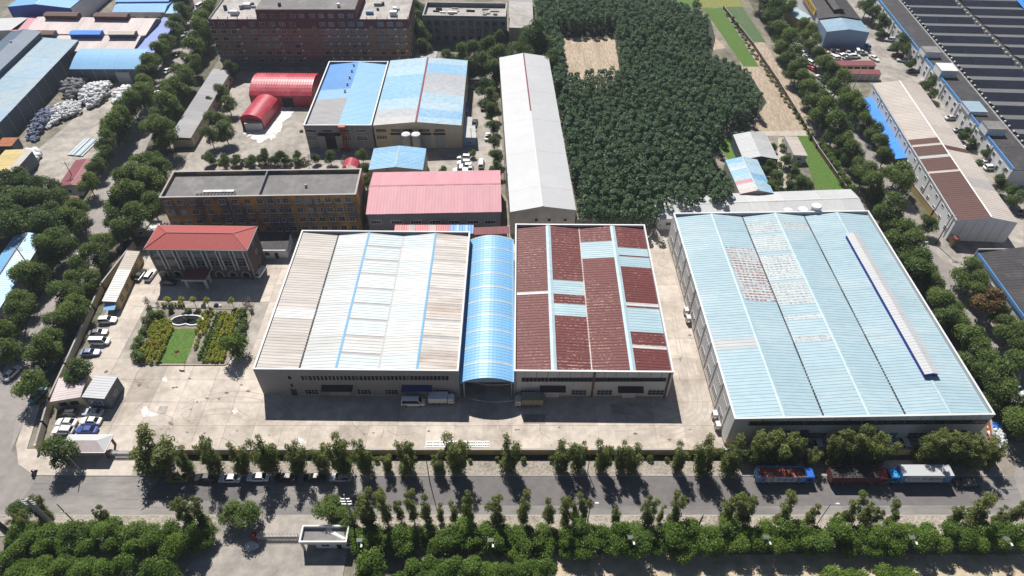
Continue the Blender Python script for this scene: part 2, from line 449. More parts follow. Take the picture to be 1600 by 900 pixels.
mat('roof_maroon', (.23,.06,.07), .6, .1, .6, rnd=.05)
mat('roof_yellow', (.60,.47,.20), .75, .1, .6, (.45,.38,.24), .2, .5)
mat('roof_rusty', (.36,.13,.055), .8, .2, .8)
mat('solar', (.010,.012,.022), .28, .2, .3, spec=.5, rnd=.3)
mat('solar_back', (.12,.122,.128), .6, .12, .8, rnd=.08)
mat('tarp_blue', (.02,.24,.80), .6, .06, .8)
mat('translucent_sheet', (.50,.56,.59), .4, .08, .5, rnd=.05)
# plants and ground cover
mat('grass', (.085,.175,.026), .9, .4, 1.6, (.12,.15,.035), .25, .7, bump=.8, bs=4)
mat('crop', (.085,.15,.06), .9, .35, 1.2, (.14,.17,.08), .1, .6, bump=.9, bs=2)
mat('crop_yellow', (.20,.21,.055), .9, .3, .8, bump=.8, bs=2)
mat('stubble', (.42,.34,.26), .95, .4, 1.4, (.24,.19,.12), .2, .7, bump=.5, bs=2, stretch=(1.6,.25,1))
mat('bark', (.085,.065,.05), .95, .25, 2)
leaf_mat('leaf_plane', (.064,.112,.024), (.170,.232,.056), .5)
leaf_mat('leaf_dark', (.056,.098,.028), (.145,.205,.062), .5)
leaf_mat('leaf_willow', (.092,.126,.030), (.210,.240,.070), .48)
leaf_mat('leaf_camphor', (.052,.108,.014), (.155,.238,.036), .46)
leaf_mat('leaf_poplar', (.078,.142,.072), (.172,.250,.128), .5)
leaf_mat('leaf_yellow', (.19,.22,.025), (.38,.40,.05), .4)
leaf_mat('leaf_rust', (.09,.06,.02), (.20,.12,.05))
leaf_mat('leaf_bare', (.10,.08,.065), (.17,.14,.12), .1)
# vehicles and small things
paint_mat('paint')
mat('tyre', (.02,.02,.02), .9, .1)
mat('rim', (.45,.45,.46), .35, .05, metal=.6)
mat('glass_car', (.012,.015,.02), .08, .1, spec=.7)
mat('lamp_clear', (.75,.77,.8), .2, .05)
mat('lamp_red', (.35,.02,.02), .3, .05)
mat('plastic_black', (.03,.03,.032), .6, .1)
mat('steel', (.38,.38,.39), .45, .1, metal=.4)
mat('pole_concrete', (.36,.36,.35), .9, .1)
mat('pole_rust', (.16,.09,.07), .9, .15)
mat('white_print', (.72,.74,.76), .5, .03, rnd=0)
mat('navy_print', (.015,.025,.09), .5, .03, rnd=0)
mat('yellow_sign', (.72,.46,.05), .6, .06)
mat('brown_print', (.13,.06,.02), .6, .05)
mat('red_flag', (.6,.02,.02), .7, .08)
mat('crane_red', (.42,.10,.05), .6, .12)
mat('sack_white', (.66,.67,.68), .85, .15, 1.2)
mat('sack_grey', (.17,.17,.18), .9, .25, 1.2)
mat('sack_blue', (.16,.19,.28), .9, .4, 1.2)
mat('cargo', (.48,.48,.45), .7, .1)
mat('tarp_khaki', (.30,.27,.20), .85, .15, .8)
mat('load_red', (.36,.10,.07), .85, .25, 1.5)
mat('load_dark', (.06,.055,.055), .85, .25, 1.5)
mat('water', (.012,.016,.016), .05, .1, spec=.6)
mat('rock', (.10,.095,.09), .9, .35, 1.5)
mat('cloth_dark', (.03,.03,.04), .9, .1)
mat('skin', (.45,.27,.19), .7, .05)
mat('helmet', (.8,.8,.8), .4, .05)
mat('orange_wall', (.52,.17,.06), .85, .15)
# ------------------------------------------------------------------ trees
def leaf_cloud(name, blobs, n, leaf, m, seed, up=.35, hang=0.0, droop=0.0):
    """many small leaf sprays over and through overlapping clumps; 'tone' is each spray's own green"""
    rng = np.random.default_rng(seed)
    bl = np.array(blobs, float)
    w = bl[:,3]**2; idx = rng.choice(len(bl), n, p=w/w.sum())
    d = rng.normal(size=(n,3)); d /= np.linalg.norm(d, axis=1)[:,None]
    d[:,2] = np.where(d[:,2] < -.45, -d[:,2], d[:,2])
    rad = bl[idx,3]*(.5+.72*rng.random(n))
    c = bl[idx,:3]+d*rad[:,None]
    c[:,2] -= hang*rng.random(n)*bl[idx,3]
    inside = np.zeros(n, bool)
    for k in range(len(bl)):
        inside |= (np.linalg.norm(c-bl[k,:3], axis=1) < .55*bl[k,3]) & (idx != k)
    c = c[~inside]; d = d[~inside]; ii = idx[~inside]; n = len(c)
    nor = d*.8+rng.normal(size=(n,3))*.75; nor[:,2] += up; nor /= np.linalg.norm(nor, axis=1)[:,None]
    a = np.cross(nor, rng.normal(size=(n,3))); a /= np.linalg.norm(a, axis=1)[:,None]
    if droop:
        a = a*(1-droop)+np.array([0,0,-1.])*droop; a -= nor*(a*nor).sum(1)[:,None]; a /= np.linalg.norm(a, axis=1)[:,None]+1e-6
    b = np.cross(nor, a)*(1-.45*droop); a = a*(1+.7*droop)
    s = leaf*(.55+.8*rng.random(n))[:,None]
    a = a*s; b = b*s*.62
    v = np.empty((n,4,3)); v[:,0] = c-a; v[:,1] = c-b*.9+a*.1; v[:,2] = c+a; v[:,3] = c+b*.9+a*.1
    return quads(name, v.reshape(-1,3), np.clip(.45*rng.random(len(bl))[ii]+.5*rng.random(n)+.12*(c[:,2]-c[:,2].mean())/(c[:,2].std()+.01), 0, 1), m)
def quads(name, v, tone, m):
    n = len(v)//4
    me = bpy.data.meshes.new(name)
    me.vertices.add(n*4); me.vertices.foreach_set('co', v.astype(np.float32).ravel())
    me.loops.add(n*4); me.loops.foreach_set('vertex_index', np.arange(n*4, dtype=np.int32))
    me.polygons.add(n); me.polygons.foreach_set('loop_start', np.arange(0, n*4, 4, dtype=np.int32))
    me.update(calc_edges=True)
    at = me.attributes.new('tone', 'FLOAT', 'FACE'); at.data.foreach_set('value', tone.astype(np.float32))
    me.materials.append(MATS[m]); me.validate(); return me
def trunk_mesh(name, limbs):
    """limbs: [(points, radii)]"""
    mb = MB()
    for pts, rad in limbs: mb.tube(pts, rad, 6)
    return mb.mesh(name, 'bark', smooth=True, fix=False)
TREES = {}
def make_kind(kind, variants, leafm, n, leaf, gen, up=.7, hang=0.0, droop=0.0):
    L = []
    for k in range(variants):
        rng = np.random.default_rng(hash_seed(kind)+k*17)
        blobs, limbs = gen(rng)
        L.append((trunk_mesh('trunk', limbs), leaf_cloud('crown', blobs, n, leaf, leafm, hash_seed(kind)+k, up, hang, droop)))
    TREES[kind] = L
def hash_seed(s): return sum(ord(c)*(i+3) for i, c in enumerate(s)) % 9973
def gen_round(H, Rr, zc, rz, nb, br, trunk_r=.16):
    def g(rng):
        blobs = []; limbs = []
        fork = zc-rz*.75
        limbs.append(([(0,0,-.2),(.05,.02,fork*.5),(0,.05,fork)], [trunk_r*1.25, trunk_r, trunk_r*.85]))
        for k in range(nb):
            a = 2.4*k+rng.random()*.8; q = math.sqrt((k+.5)/nb)
            zz = 1-2*((k*.618) % 1)
            rr = math.sqrt(max(.05, 1-zz*zz))*Rr*(.55+.45*rng.random())
            x, y, z = math.cos(a)*rr, math.sin(a)*rr, zc+zz*rz*(.75+.3*rng.random())
            b = br*(.75+.7*rng.random())
            blobs.append((x, y, z, b))
            if k % 3 == 0: limbs.append(([(0,.05,fork*.95),(x*.45,y*.45,(fork+z)/2),(x*.9,y*.9,z)], [trunk_r*.6, trunk_r*.35, trunk_r*.12]))
        blobs.append((0, 0, zc, br*1.25))
        return blobs, limbs
    return g
def gen_willow(H, spread, nl, br, trunk_r=.15, low=.28):
    def g(rng):
        blobs = []; limbs = [([(0,0,-.2),(.1,0,H*.14),(.05,.05,H*.24)], [trunk_r*1.3, trunk_r, trunk_r*.9])]
        for k in range(nl):
            a = 2*math.pi*k/nl+rng.random()*.9; L = spread*(.5+.6*rng.random()); top = H*(.72+.26*rng.random())
            p = [(.05,.05,H*.22),(math.cos(a)*L*.45, math.sin(a)*L*.45, top*.5),(math.cos(a)*L*.8, math.sin(a)*L*.8, top*.75),(math.cos(a)*L, math.sin(a)*L, top*.95)]
            limbs.append((p, [trunk_r*.7, trunk_r*.5, trunk_r*.3, trunk_r*.08]))
            for j in range(6):
                f = low+(.97-low)*(j+rng.random()*.7)/6
                x = math.cos(a)*L*f*1.02+rng.normal()*.25; y = math.sin(a)*L*f*1.02+rng.normal()*.25
                blobs.append((x, y, max(top*f, H*low), br*(.65+.6*rng.random())*(1.15-.45*f)))
        return blobs, limbs
    return g
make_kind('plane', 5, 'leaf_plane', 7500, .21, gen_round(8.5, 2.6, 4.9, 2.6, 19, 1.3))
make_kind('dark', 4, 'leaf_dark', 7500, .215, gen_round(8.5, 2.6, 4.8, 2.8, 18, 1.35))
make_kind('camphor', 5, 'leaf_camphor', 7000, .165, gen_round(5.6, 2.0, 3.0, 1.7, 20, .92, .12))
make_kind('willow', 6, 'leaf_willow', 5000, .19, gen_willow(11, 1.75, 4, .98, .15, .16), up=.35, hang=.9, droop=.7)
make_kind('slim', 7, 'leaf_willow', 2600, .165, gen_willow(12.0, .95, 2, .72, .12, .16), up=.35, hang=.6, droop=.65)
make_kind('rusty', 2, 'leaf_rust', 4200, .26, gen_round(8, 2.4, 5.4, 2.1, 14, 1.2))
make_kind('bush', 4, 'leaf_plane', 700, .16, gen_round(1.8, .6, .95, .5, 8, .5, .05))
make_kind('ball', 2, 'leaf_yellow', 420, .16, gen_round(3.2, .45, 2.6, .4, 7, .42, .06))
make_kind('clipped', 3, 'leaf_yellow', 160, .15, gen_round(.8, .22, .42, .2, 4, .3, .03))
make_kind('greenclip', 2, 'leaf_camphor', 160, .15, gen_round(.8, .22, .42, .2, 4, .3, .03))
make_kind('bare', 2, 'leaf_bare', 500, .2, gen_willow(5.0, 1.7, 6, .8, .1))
PROTO = {}
TREE_N = [0]
def tree(kind, name, label, loc, s, sz=None, group=None, lean=(0,0), variant=None):
    L = TREES[kind]; k = (TREE_N[0]*7+int(abs(loc[0])*13)) % len(L) if variant is None else variant
    TREE_N[0] += 1
    key = (kind, k)
    if key not in PROTO:
        t = thing(name, label, 'tree'); put('trunk', L[k][0], t); put('crown', L[k][1], t); PROTO[key] = t
    else:
        t = copy_tree(PROTO[key]); t.name = name; t['label'] = label
        if 'group' in t: del t['group']
    if group: t['group'] = group
    t['category'] = 'shrub' if kind in ('bush', 'clipped', 'greenclip') else 'tree'
    t.location = loc; t.scale = (s, s, sz or s)
    t.rotation_euler = (lean[0], lean[1], random.random()*6.283)
    return t
# marks one can find in the photograph; a repeat is told apart by the nearest of them
MARKS = []
def mark(phrase, x, y): MARKS.append((phrase, x, y))
PENDING = []
def later(o, look, tail='', order=None):
    """label o once every repeat is placed: look + ordinal + nearest landmark"""
    PENDING.append((o, look, tail))
def settle_labels():
    G = {}
    for o, look, tail in PENDING:
        p = o.location
        best = min(MARKS, key=lambda q: (q[1]-p.x)**2+(q[2]-p.y)**2)
        G.setdefault((look, tail, best[0]), []).append(o)
    for (look, tail, ph), L in G.items():
        xs = [o.location.x for o in L]; ys = [o.location.y for o in L]
        across = (max(xs)-min(xs)) > (max(ys)-min(ys))
        L.sort(key=lambda o: o.location.x if across else o.location.y)
        for i, o in enumerate(L):
            base = f"{look}{tail}"
            if len(L) == 1: o['label'] = f"{base} nearest {ph}"
            else:
                o['label'] = f"{base}, {ORD[i] if i < 20 else ORD[19]} from {'left' if across else 'front'}, near {ph}"

# ------------------------------------------------------------------ vehicles
def loft(mb, secs):
    """secs: list of closed loops with equal counts, joined in order and capped"""
    i0 = len(mb.v); n = len(secs[0])
    for s in secs: mb.v += [tuple(p) for p in s]
    for k in range(len(secs)-1):
        for j in range(n):
            a = i0+k*n+j; b = i0+k*n+(j+1) % n; mb.f.append((a, b, b+n, a+n))
    mb.f.append(tuple(i0+j for j in range(n))[::-1]); e = i0+(len(secs)-1)*n; mb.f.append(tuple(e+j for j in range(n)))
CARM = {}
def car_meshes(kind):
    if kind in CARM: return CARM[kind]
    # x forward; (length, half width, sill, shoulder, roof, cabin rear/front at shoulder, rear/front at roof)
    L, W, s0, s1, zr, xr0, xf0, xr1, xf1 = {
        'sedan': (4.7, .91, .28, .92, 1.45, -1.75, 1.05, -1.05, .25),
        'suv': (4.6, .93, .32, 1.02, 1.68, -2.12, 1.0, -1.85, .25),
        'van': (4.9, .90, .32, 1.05, 1.95, -2.38, 1.75, -2.3, 1.15),
        'pickup': (5.2, .93, .4, 1.02, 1.78, -.55, 1.2, -.35, .5)}[kind]
    h = L/2
    mb = MB()
    def ring(x, w, zb, zt): return [(x,-w,zb+.1),(x,-w*.97,zb),(x,w*.97,zb),(x,w,zb+.1),(x,w,(zb+zt)/2+.1),(x,w*.94,zt-.03),(x,w*.8,zt),(x,-w*.8,zt),(x,-w*.94,zt-.03),(x,-w,(zb+zt)/2+.1)]
    hood = s1-.10 if kind != 'van' else s1-.02
    loft(mb, [ring(-h, W*.82, s0+.14, s1-.14), ring(-h+.18, W*.95, s0+.03, s1-.02), ring(-h+.8, W, s0, s1), ring(xr0+.4, W, s0, s1), ring(xf0, W, s0, s1), ring(h-.75, W*.98, s0, hood), ring(h-.22, W*.92, s0+.03, hood-.1), ring(h, W*.76, s0+.12, hood-.22)])
    wb, wt = W*.86, W*.68
    g = [(xr0,-wb,s1-.01),(xf0,-wb,s1-.01),(xf0,wb,s1-.01),(xr0,wb,s1-.01),(xr1,-wt,zr-.04),(xf1,-wt,zr-.04),(xf1,wt,zr-.04),(xr1,wt,zr-.04),
         (xr1+.08,-wt*.85,zr),(xf1-.12,-wt*.85,zr),(xf1-.12,wt*.85,zr),(xr1+.08,wt*.85,zr)]
    i = len(mb.v); mb.v += g
    for q in ((0,1,5,4),(1,2,6,5),(2,3,7,6),(3,0,4,7),(4,5,9,8),(5,6,10,9),(6,7,11,10),(7,4,8,11),(8,9,10,11)): mb.f.append(tuple(i+k for k in q))
    for sx in (-h*.60, h*.62):
        for sy in (-1, 1):   # wheel arches
            mb.tube([(sx, sy*(W-.02), .36), (sx, sy*(W+.015), .36)], .40, 12)
    if kind == 'pickup':
        pass
    M = {'body': mb.mesh('body', 'paint')}
    def gl(a, b, c, d, k=.06):
        a, b, c, d = map(Vector, (a, b, c, d)); m = (a+b+c+d)/4
        q = [p.lerp(m, k*1.6) for p in (a, b, c, d)]
        n = (q[1]-q[0]).cross(q[3]-q[0]).normalized()
        if n.dot(m-Vector((0, 0, .9))) < 0: n = -n
        mm = MB(); mm.face(*[p+n*.015 for p in q]); return mm
    V = [Vector(p) for p in g]
    M['windscreen'] = gl(V[1], V[2], V[6], V[5]).mesh('windscreen', 'glass_car', fix=False)
    M['rear_window'] = gl(V[3], V[0], V[4], V[7]).mesh('rear_window', 'glass_car', fix=False)
    mid0 = V[0].lerp(V[1], .5); mid1 = V[4].lerp(V[5], .45)
    sd = gl(V[0], V[1], V[5], V[4], .05); M['side_window'] = sd.mesh('side_window', 'glass_car', fix=False)
    sd2 = gl(V[2], V[3], V[7], V[6], .05); M['side_window2'] = sd2.mesh('side_window', 'glass_car', fix=False)
    wm = MB(); wm.tube([(0,-.1,0),(0,.1,0)], .335, 14); me = wm.mesh('wheel', 'tyre'); 
    me.materials.append(MATS['rim'])
    rm = MB(); rm.tube([(0,-.115,0),(0,.115,0)], .2, 10)
    M['wheel'] = me; M['rim'] = rm.mesh('rim', 'rim')
    lm = MB(); lm.box(-.10, .06, -.18, .18, -.08, .07); M['headlight'] = lm.mesh('headlight', 'lamp_clear'); 
    lt = MB(); lt.box(-.05, .06, -.16, .16, -.1, .09); M['taillight'] = lt.mesh('taillight', 'lamp_red')
    M['dims'] = (L, W, s0, s1, hood)
    CARM[kind] = M; return M
CARP = {}
def car(kind, color, look, u, v, ang, group, name=None, far=False, where=None, z=.1):
    """a parked car at a sighted spot; ang = degrees its nose points, 0 to the right, 90 away"""
    key = (kind, far)
    nm = name or {'van': 'minivan', 'suv': 'parked_suv', 'sedan': 'parked_car', 'pickup': 'pickup_truck'}[kind]
    loc = P(u, v, .6); loc.z = z
    if key not in CARP:
        M = car_meshes(kind); L, W, s0, s1, hood = M['dims']
        t = thing(nm, look, 'car')
        put('body', M['body'], t)
        put('windscreen', M['windscreen'], t); put('rear_window', M['rear_window'], t)
        put('side_window', M['side_window'], t); put('side_window', M['side_window2'], t)
        for sx in (-L*.30, L*.31):
            for sy in (-1, 1):
                w = put('wheel', M['wheel'], t, (sx, sy*(W-.07), .335))
                if not far: put('rim', M['rim'], w)
        if not far:
            for sy in (-1, 1):
                put('headlight', M['headlight'], t, (L/2-.12, sy*W*.56, hood-.28)); put('taillight', M['taillight'], t, (-L/2+.06, sy*W*.62, s1-.27))
        CARP[key] = t
        for ch in t.children: ch.color = (*color, 1)
    else:
        t = copy_tree(CARP[key]); t.name = nm
        for ch in t.children: ch.color = (*color, 1)
    t['category'] = 'van' if kind == 'van' else ('pickup' if kind == 'pickup' else 'car')
    t['label'] = look; t['group'] = group
    t.location = loc; t.rotation_euler = (0, 0, R(ang))
    if where: t['label'] = f"{look} {where}"
    else: later(t, look)
    return t
WHITE = (.78,.78,.78); SILVER = (.42,.44,.46); BLACK = (.012,.012,.014); GREY = (.15,.155,.16); RED = (.38,.02,.025); BLUE = (.03,.07,.30); TEAL = (.05,.22,.22)
def wheels(t, spots, r=.48, w=.28):
    wm = MB(); wm.tube([(0,-w/2,0),(0,w/2,0)], r, 14); me = wm.mesh('wheel', 'tyre')
    rm = MB(); rm.tube([(0,-w/2-.015,0),(0,w/2+.015,0)], r*.55, 10); rr = rm.mesh('rim', 'rim')
    for x, y in spots:
        o = put('wheel', me, t, (x, y, r)); put('rim', rr, o)
def text(body, size, m, parent, loc, rot, name='lettering', sx=1):
    cu = bpy.data.curves.new(name, 'FONT'); cu.body = body; cu.size = size; cu.align_x = 'CENTER'; cu.align_y = 'CENTER'
    cu.extrude = .004; cu.materials.append(MATS[m])
    tmp = bpy.data.objects.new('lettering', cu); COL.objects.link(tmp)
    me = bpy.data.meshes.new_from_object(tmp.evaluated_get(bpy.context.evaluated_depsgraph_get())); bpy.data.objects.remove(tmp)
    o = bpy.data.objects.new(name, me); COL.objects.link(o); o.parent = parent; o.location = loc; o.rotation_euler = rot; o.scale = (sx, 1, 1)
    return o
def truck(name, label, loc, ang, cab, L, box, load=None, W=1.27, zt=3.3, group=None, lettering=False, roofm=None, open_top=False, small=False):
    """lorry: nose along +x; cab colour, cargo body material, wheels on the ground"""
    t = thing(name, label, 'truck', loc, R(ang), group)
    h = L/2; cl = 2.0 if not small else 1.5; zc = 2.75 if not small else 2.1
    ch = MB(); ch.box(-h, h-.3, -.45, .45, .55, .85)
    for s in (-1, 1): ch.box(-h+2.6, h-3.6, s*1.05-.12, s*1.05+.12, .5, .95)
    ch.build('chassis', 'plastic_black', t)
    x1, x0 = h, h-cl
    c = MB(); w = W-.06
    def ring(z, f, k): return [(x0,-w*k,z),(x1-f,-w*k,z),(x1-f+.10*0,-w*k*.9,z),(x1-f,w*k*.9,z),(x1-f,w*k,z),(x0,w*k,z)]
    c2 = [[(x0,-w*k,z),(x1-f-.15,-w*k,z),(x1-f,-w*k*.85,z),(x1-f,w*k*.85,z),(x1-f-.15,w*k,z),(x0,w*k,z)] for z, f, k in ((.5,.06,.96),(.75,0,1),(1.45,0,1),(zc-.35,.22,.97),(zc-.08,.34,.92),(zc,.55,.82))]
    loft(c, c2); cb = c.build('cab', 'paint', t); cb.color = (*cab, 1)
    g = MB(); g.face((x1+.012,-w*.82,1.45),(x1+.012,w*.82,1.45),(x1-.20,w*.8,zc-.4),(x1-.20,-w*.8,zc-.4)); g.build('windscreen', 'glass_car', t, fix=False)
    for s in (-1, 1):
        g = MB(); g.face((x0+.45,s*(w+.012),1.5),(x1-.35,s*(w+.012),1.5),(x1-.52,s*(w*.975+.012),zc-.45),(x0+.45,s*(w*.975+.012),zc-.45)); g.build('side_window', 'glass_car', t, fix=False)
        lm = MB(); lm.box(x1-.04, x1+.03, s*w*.68-.2, s*w*.68+.2, .72, .92); lm.build('headlight', 'lamp_clear', t)
        mr = MB(); mr.box(x1-.18, x1-.02, s*(w+.22)-.06, s*(w+.22)+.06, 1.5, 2.1); mr.box(x1-.12, x1-.06, min(s*w, s*(w+.2)), max(s*w, s*(w+.2)), 2.0, 2.05); mr.build('mirror', 'plastic_black', t)
    b0, b1 = -h, x0-.15; zb = .95
    if open_top:
        b = MB()
        b.box(b0, b1, -W, W, zb, zb+.12)
        for s in (-1, 1): b.box(b0, b1, s*W-.03 if s > 0 else -W, W if s > 0 else -W+.03, zb+.12, zt)
        b.box(b0, b0+.06, -W+.03, W-.03, zb+.12, zt); b.box(b1-.06, b1, -W+.03, W-.03, zb+.12, zt)
        b.build('cargo_body', box, t)
        for k in range(1, 7):
            x = b0+(b1-b0)*k/7; s_ = MB()
            for s in (-1, 1): s_.box(x-.05, x+.05, s*(W+.025)-.025, s*(W+.025)+.025, zb, zt)
            s_.build('stake', box, t)
        ld = MB(); rng = random.Random(3); n = 26
        for i in range(n):
            for j in range(5):
                x = b0+.12+(b1-b0-.24)*i/n; y = -W+.08+(2*W-.16)*j/5
                ld.box(x, x+(b1-b0-.24)/n, y, y+(2*W-.16)/5, zb+.12, zt-.55+rng.random()*.3)
        ld.build('load', load, t, fix=False)
    else:
        b = MB(); b.box(b0, b1, -W, W, zb, zt); b.build('cargo_body', box, t)
        if roofm:
            r_ = MB(); r_.box(b0-.02, b1+.02, -W-.02, W+.02, zt+.003, zt+.05); r_.build('cargo_roof', roofm, t)
        rb = MB()
        for s in (-1, 1):
            rb.box(b0, b1, s*(W+.025)-.025, s*(W+.025)+.025, zb, zb+.1); rb.box(b0, b1, s*(W+.025)-.025, s*(W+.025)+.025, zt-.1, zt)
        for x in (b0, b1-.08):
            for s in (-1, 1): rb.box(x, x+.08, s*(W+.03)-.03, s*(W+.03)+.03, zb+.1, zt-.1)
        rb.build('cargo_frame', box, t)
    if lettering:
        for s in (-1, 1):
            p = MB(); xa, xb = (b0+1.6, b1-2.4) if s*1 else 0
            if lettering == 'right': xa, xb = b0+1.5, b1-2.0
            r0 = (zt-zb)/2-.18; zc2 = (zt+zb)/2
            pts = [(xa,zc2-r0),(xb,zc2-r0)]+[(xb+r0*math.cos(a), zc2+r0*math.sin(a)) for a in np.linspace(-math.pi/2, math.pi/2, 9)[1:-1]]+[(xb,zc2+r0),(xa,zc2+r0)]
            p.face(*[(x, s*(W+.012), z) for x, z in pts]); p.build('white_panel', 'white_print', t, fix=False)
            text('ZTO 中通快递', 1.25, 'navy_print', t, ((xa+xb)/2+.2, s*(W+.02), zc2), (R(90), 0, 0 if s < 0 else R(180)))
    if small: ws = [(h-.9,-W+.2),(h-.9,W-.2),(-h+1.1,-W+.2),(-h+1.1,W-.2)]; wheels(t, ws, .36, .24)
    else:
        wheels(t, [(x, s*(W-.2)) for s in (-1, 1) for x in (h-1.3, h-3.1, -h+1.5, -h+2.8)])
    return t
# ------------------------------------------------------------------ the ground, roads, yards and fields
g = MB(); g.face((-4000,-3000,0),(4000,-3000,0),(4000,5000,0),(-4000,5000,0)); struct('ground', g, 'soil')
YT, YB = 74.0, 65.2
def lroad(y): return -116.2-.128*(y-98)
sheet('front_road', None, .04, 'asphalt', world_pts=[(-400,YB-.3),(400,YB-.3),(400,YT),(-400,YT)])
sheet('road_resurfacing', None, .048, 'asphalt_dark', world_pts=[(-34,67.3),(40,67.0),(96,67.2),(99,73.6),(-29,73.6)])
sheet('road_resurfacing', None, .048, 'asphalt_dark', world_pts=[(-76,68.5),(-58,68.1),(-50,70.5),(-53,73.6),(-74,73.6)])
sheet('left_road', None, .045, 'asphalt_side', world_pts=[(lroad(60)-5.5,60),(lroad(60)+5,60),(lroad(420)+5,420),(lroad(420)-5.5,420)])
sheet('roadside', None, .022, 'roadside_soil_shade', world_pts=[(lroad(90)-17,90),(lroad(90)+9,90),(lroad(150)+16,150),(lroad(200)+13,200),(lroad(330)+24,330),(lroad(330)-14,330),(lroad(200)-13,200),(lroad(160)-30,160),(lroad(120)-26,120)])  # soil under the trees with their shade put into its colour
sheet('roadside', None, .025, 'roadside_soil_shade', world_pts=[(103,82),(126,82),(126,330),(110,330),(110,160),(103,160)])
sheet('junction', None, .055, 'asphalt_side', world_pts=[(-135,64.5),(-101,64.5),(-100,74),(-109,80),(-112,88),(-124,88),(-135,80)])
sheet('right_road', None, .045, 'asphalt_side', world_pts=[(114.6,74),(123,74),(122.5,420),(115,420)])
sheet('right_junction', None, .055, 'asphalt_side', world_pts=[(104,65),(140,65),(140,74.5),(128,80),(123,90),(114.8,90),(112,79),(106,74.2)])
sheet('lane', [(1330,0),(1352,0),(1600,300),(1600,385),(1560,392),(1440,215),(1340,110)], .03, 'concrete_old')
sheet('workshop_yard', [(1240,0),(1330,0),(1460,200),(1440,230),(1380,130),(1260,70)], .02, 'asphalt_side')
sheet('side_gate_apron', [(1455,350),(1490,372),(1525,400),(1512,425),(1478,410),(1440,375)], .06, 'concrete_old')
v = MB(); v.box(-94, 104, YT, 77.5, 0, .14); struct('north_verge', v, 'verge_rubble'); v = MB(); v.box(-80, 104, 77.5, 78.8, 0, .12); struct('wall_shade_strip', v, 'forest_floor')  # dark strip paints in the shade at the front wall's foot
v = MB(); v.box(-400, 400, 60.6, YB-.3, 0, .13); struct('south_verge', v, 'verge_rubble')
k = MB()
for x0, x1, y0, y1 in ((-80.3,104,YT-.18,YT-.003),(-400,-119.6,YT-.18,YT-.003)): k.box(x0,x1,y0,y1,0,.155)
struct('kerb', k, 'kerb')
k = MB(); k.box(-400,400,YB-.297,YB-.12,0,.15); struct('kerb', k, 'kerb')
sheet('gateway', None, .16, 'concrete', world_pts=[(-94.3,YT-.15),(-80.3,YT-.15),(-81.5,81.5),(-92.5,81.5)])
sheet('corner_pavement', None, .13, 'concrete', world_pts=[(-110.8,92),(-108.4,92),(-105.6,80.3),(-93,80.3),(-94.3,YT-.1),(-101,YT),(-105.5,76.5),(-108.6,81.5)])
sheet('entrance_apron', None, .17, 'concrete_old', world_pts=[(-57,YB-.1),(-36,YB-.1),(-32,62),(-32,40),(-66,40),(-66,61),(-61,61.5)])
for x, y, w, d in ((-44,51,6,3.4),(-38.5,46.5,4.5,5),(-47,46.2,3,1.2),(-51,58.5,3,2)):
    mb = MB(); pts = [(x+w*math.cos(a)*(.7+.5*random.random())/2, y+d*math.sin(a)*(.7+.5*random.random())/2) for a in np.linspace(0, 6.28, 12)[:-1]]
    o = sheet('paint_stain', None, .19, 'white_patch', world_pts=pts)
sheet('bottom_path', None, .03, 'path_dirt', world_pts=[(-8,57),(400,57),(400,30),(-8,30)])
yard_poly = [P(66,706),P(1480,706),P(1440,640),P(1060,345),P(1030,352),P(795,352),P(720,372),P(455,372),P(395,400),P(212,385)]
sheet('factory_yard', None, .05, 'concrete_old', world_pts=yard_poly)
def inside(p, poly):
    c = False; j = len(poly)-1
    for i in range(len(poly)):
        a, b = poly[i], poly[j]
        if (a[1] > p[1]) != (b[1] > p[1]) and p[0] < (b[0]-a[0])*(p[1]-a[1])/(b[1]-a[1])+a[0]: c = not c
        j = i
    return c
yard = bpy.data.objects['factory_yard']
def blob(name, px, z, m, s=1.0):
    pts = [P(u, v, z) for u, v in px]; c = sum(pts, Vector())/len(pts); out = []
    for i in range(len(pts)):
        a, b = pts[i], pts[(i+1) % len(pts)]
        for k in range(5):
            p = a.lerp(b, k/5); out.append(c+(p-c)*s*random.uniform(.82, 1.16))
    return sheet(name, None, z, m, world_pts=out)
# poured slabs with open joints; those under the sheds are left out
SL = 6.4; slab = MB(); slab.box(0.025, SL-.025, .025, SL-.025, 0, .06); slab_me = slab.mesh('slab', 'concrete', fix=False)
ns = 0
for i in range(-20, 22):
    for j in range(0, 12):
        x, y = i*SL, 79.9+j*SL
        c = (x+SL/2, y+SL/2)
        if not all(inside((x+a*SL, y+b*SL), yard_poly) for a, b in ((.02,.02),(.98,.02),(.98,.98),(.02,.98))): continue
        if -57 < c[0] < -13 and 97 < c[1] < 139 or 0 < c[0] < 34 and 97 < c[1] < 142 or (50 < c[0] < 100 and c[1] > 85): continue
        if -93 < c[0] < -62 and 105 < c[1] < 123.5 : continue
        put('slab', slab_me, yard, (x, y, .05+random.random()*.012)); ns += 1
for u, w, sw, sd in ((1000,504,7,2.2),(985,640,9,3),(835,655,5,2.5)):
    p = P(u, w); sheet('yard_patch', None, .125, 'concrete_old', world_pts=[(p.x-sw/2,p.y-sd/2),(p.x+sw/2,p.y-sd/2),(p.x+sw/2,p.y+sd/2),(p.x-sw/2,p.y+sd/2)])
for pts in ([(219,640),(228,634),(233,642),(244,646),(250,641),(248,648),(232,651),(220,650)], [(253,592),(258,588),(262,593),(259,597),(254,596)], [(362,642),(368,637),(373,643),(366,647)], [(455,690),(470,684),(480,692),(466,697)]):
    blob('white_spill', pts, .128, 'white_patch')
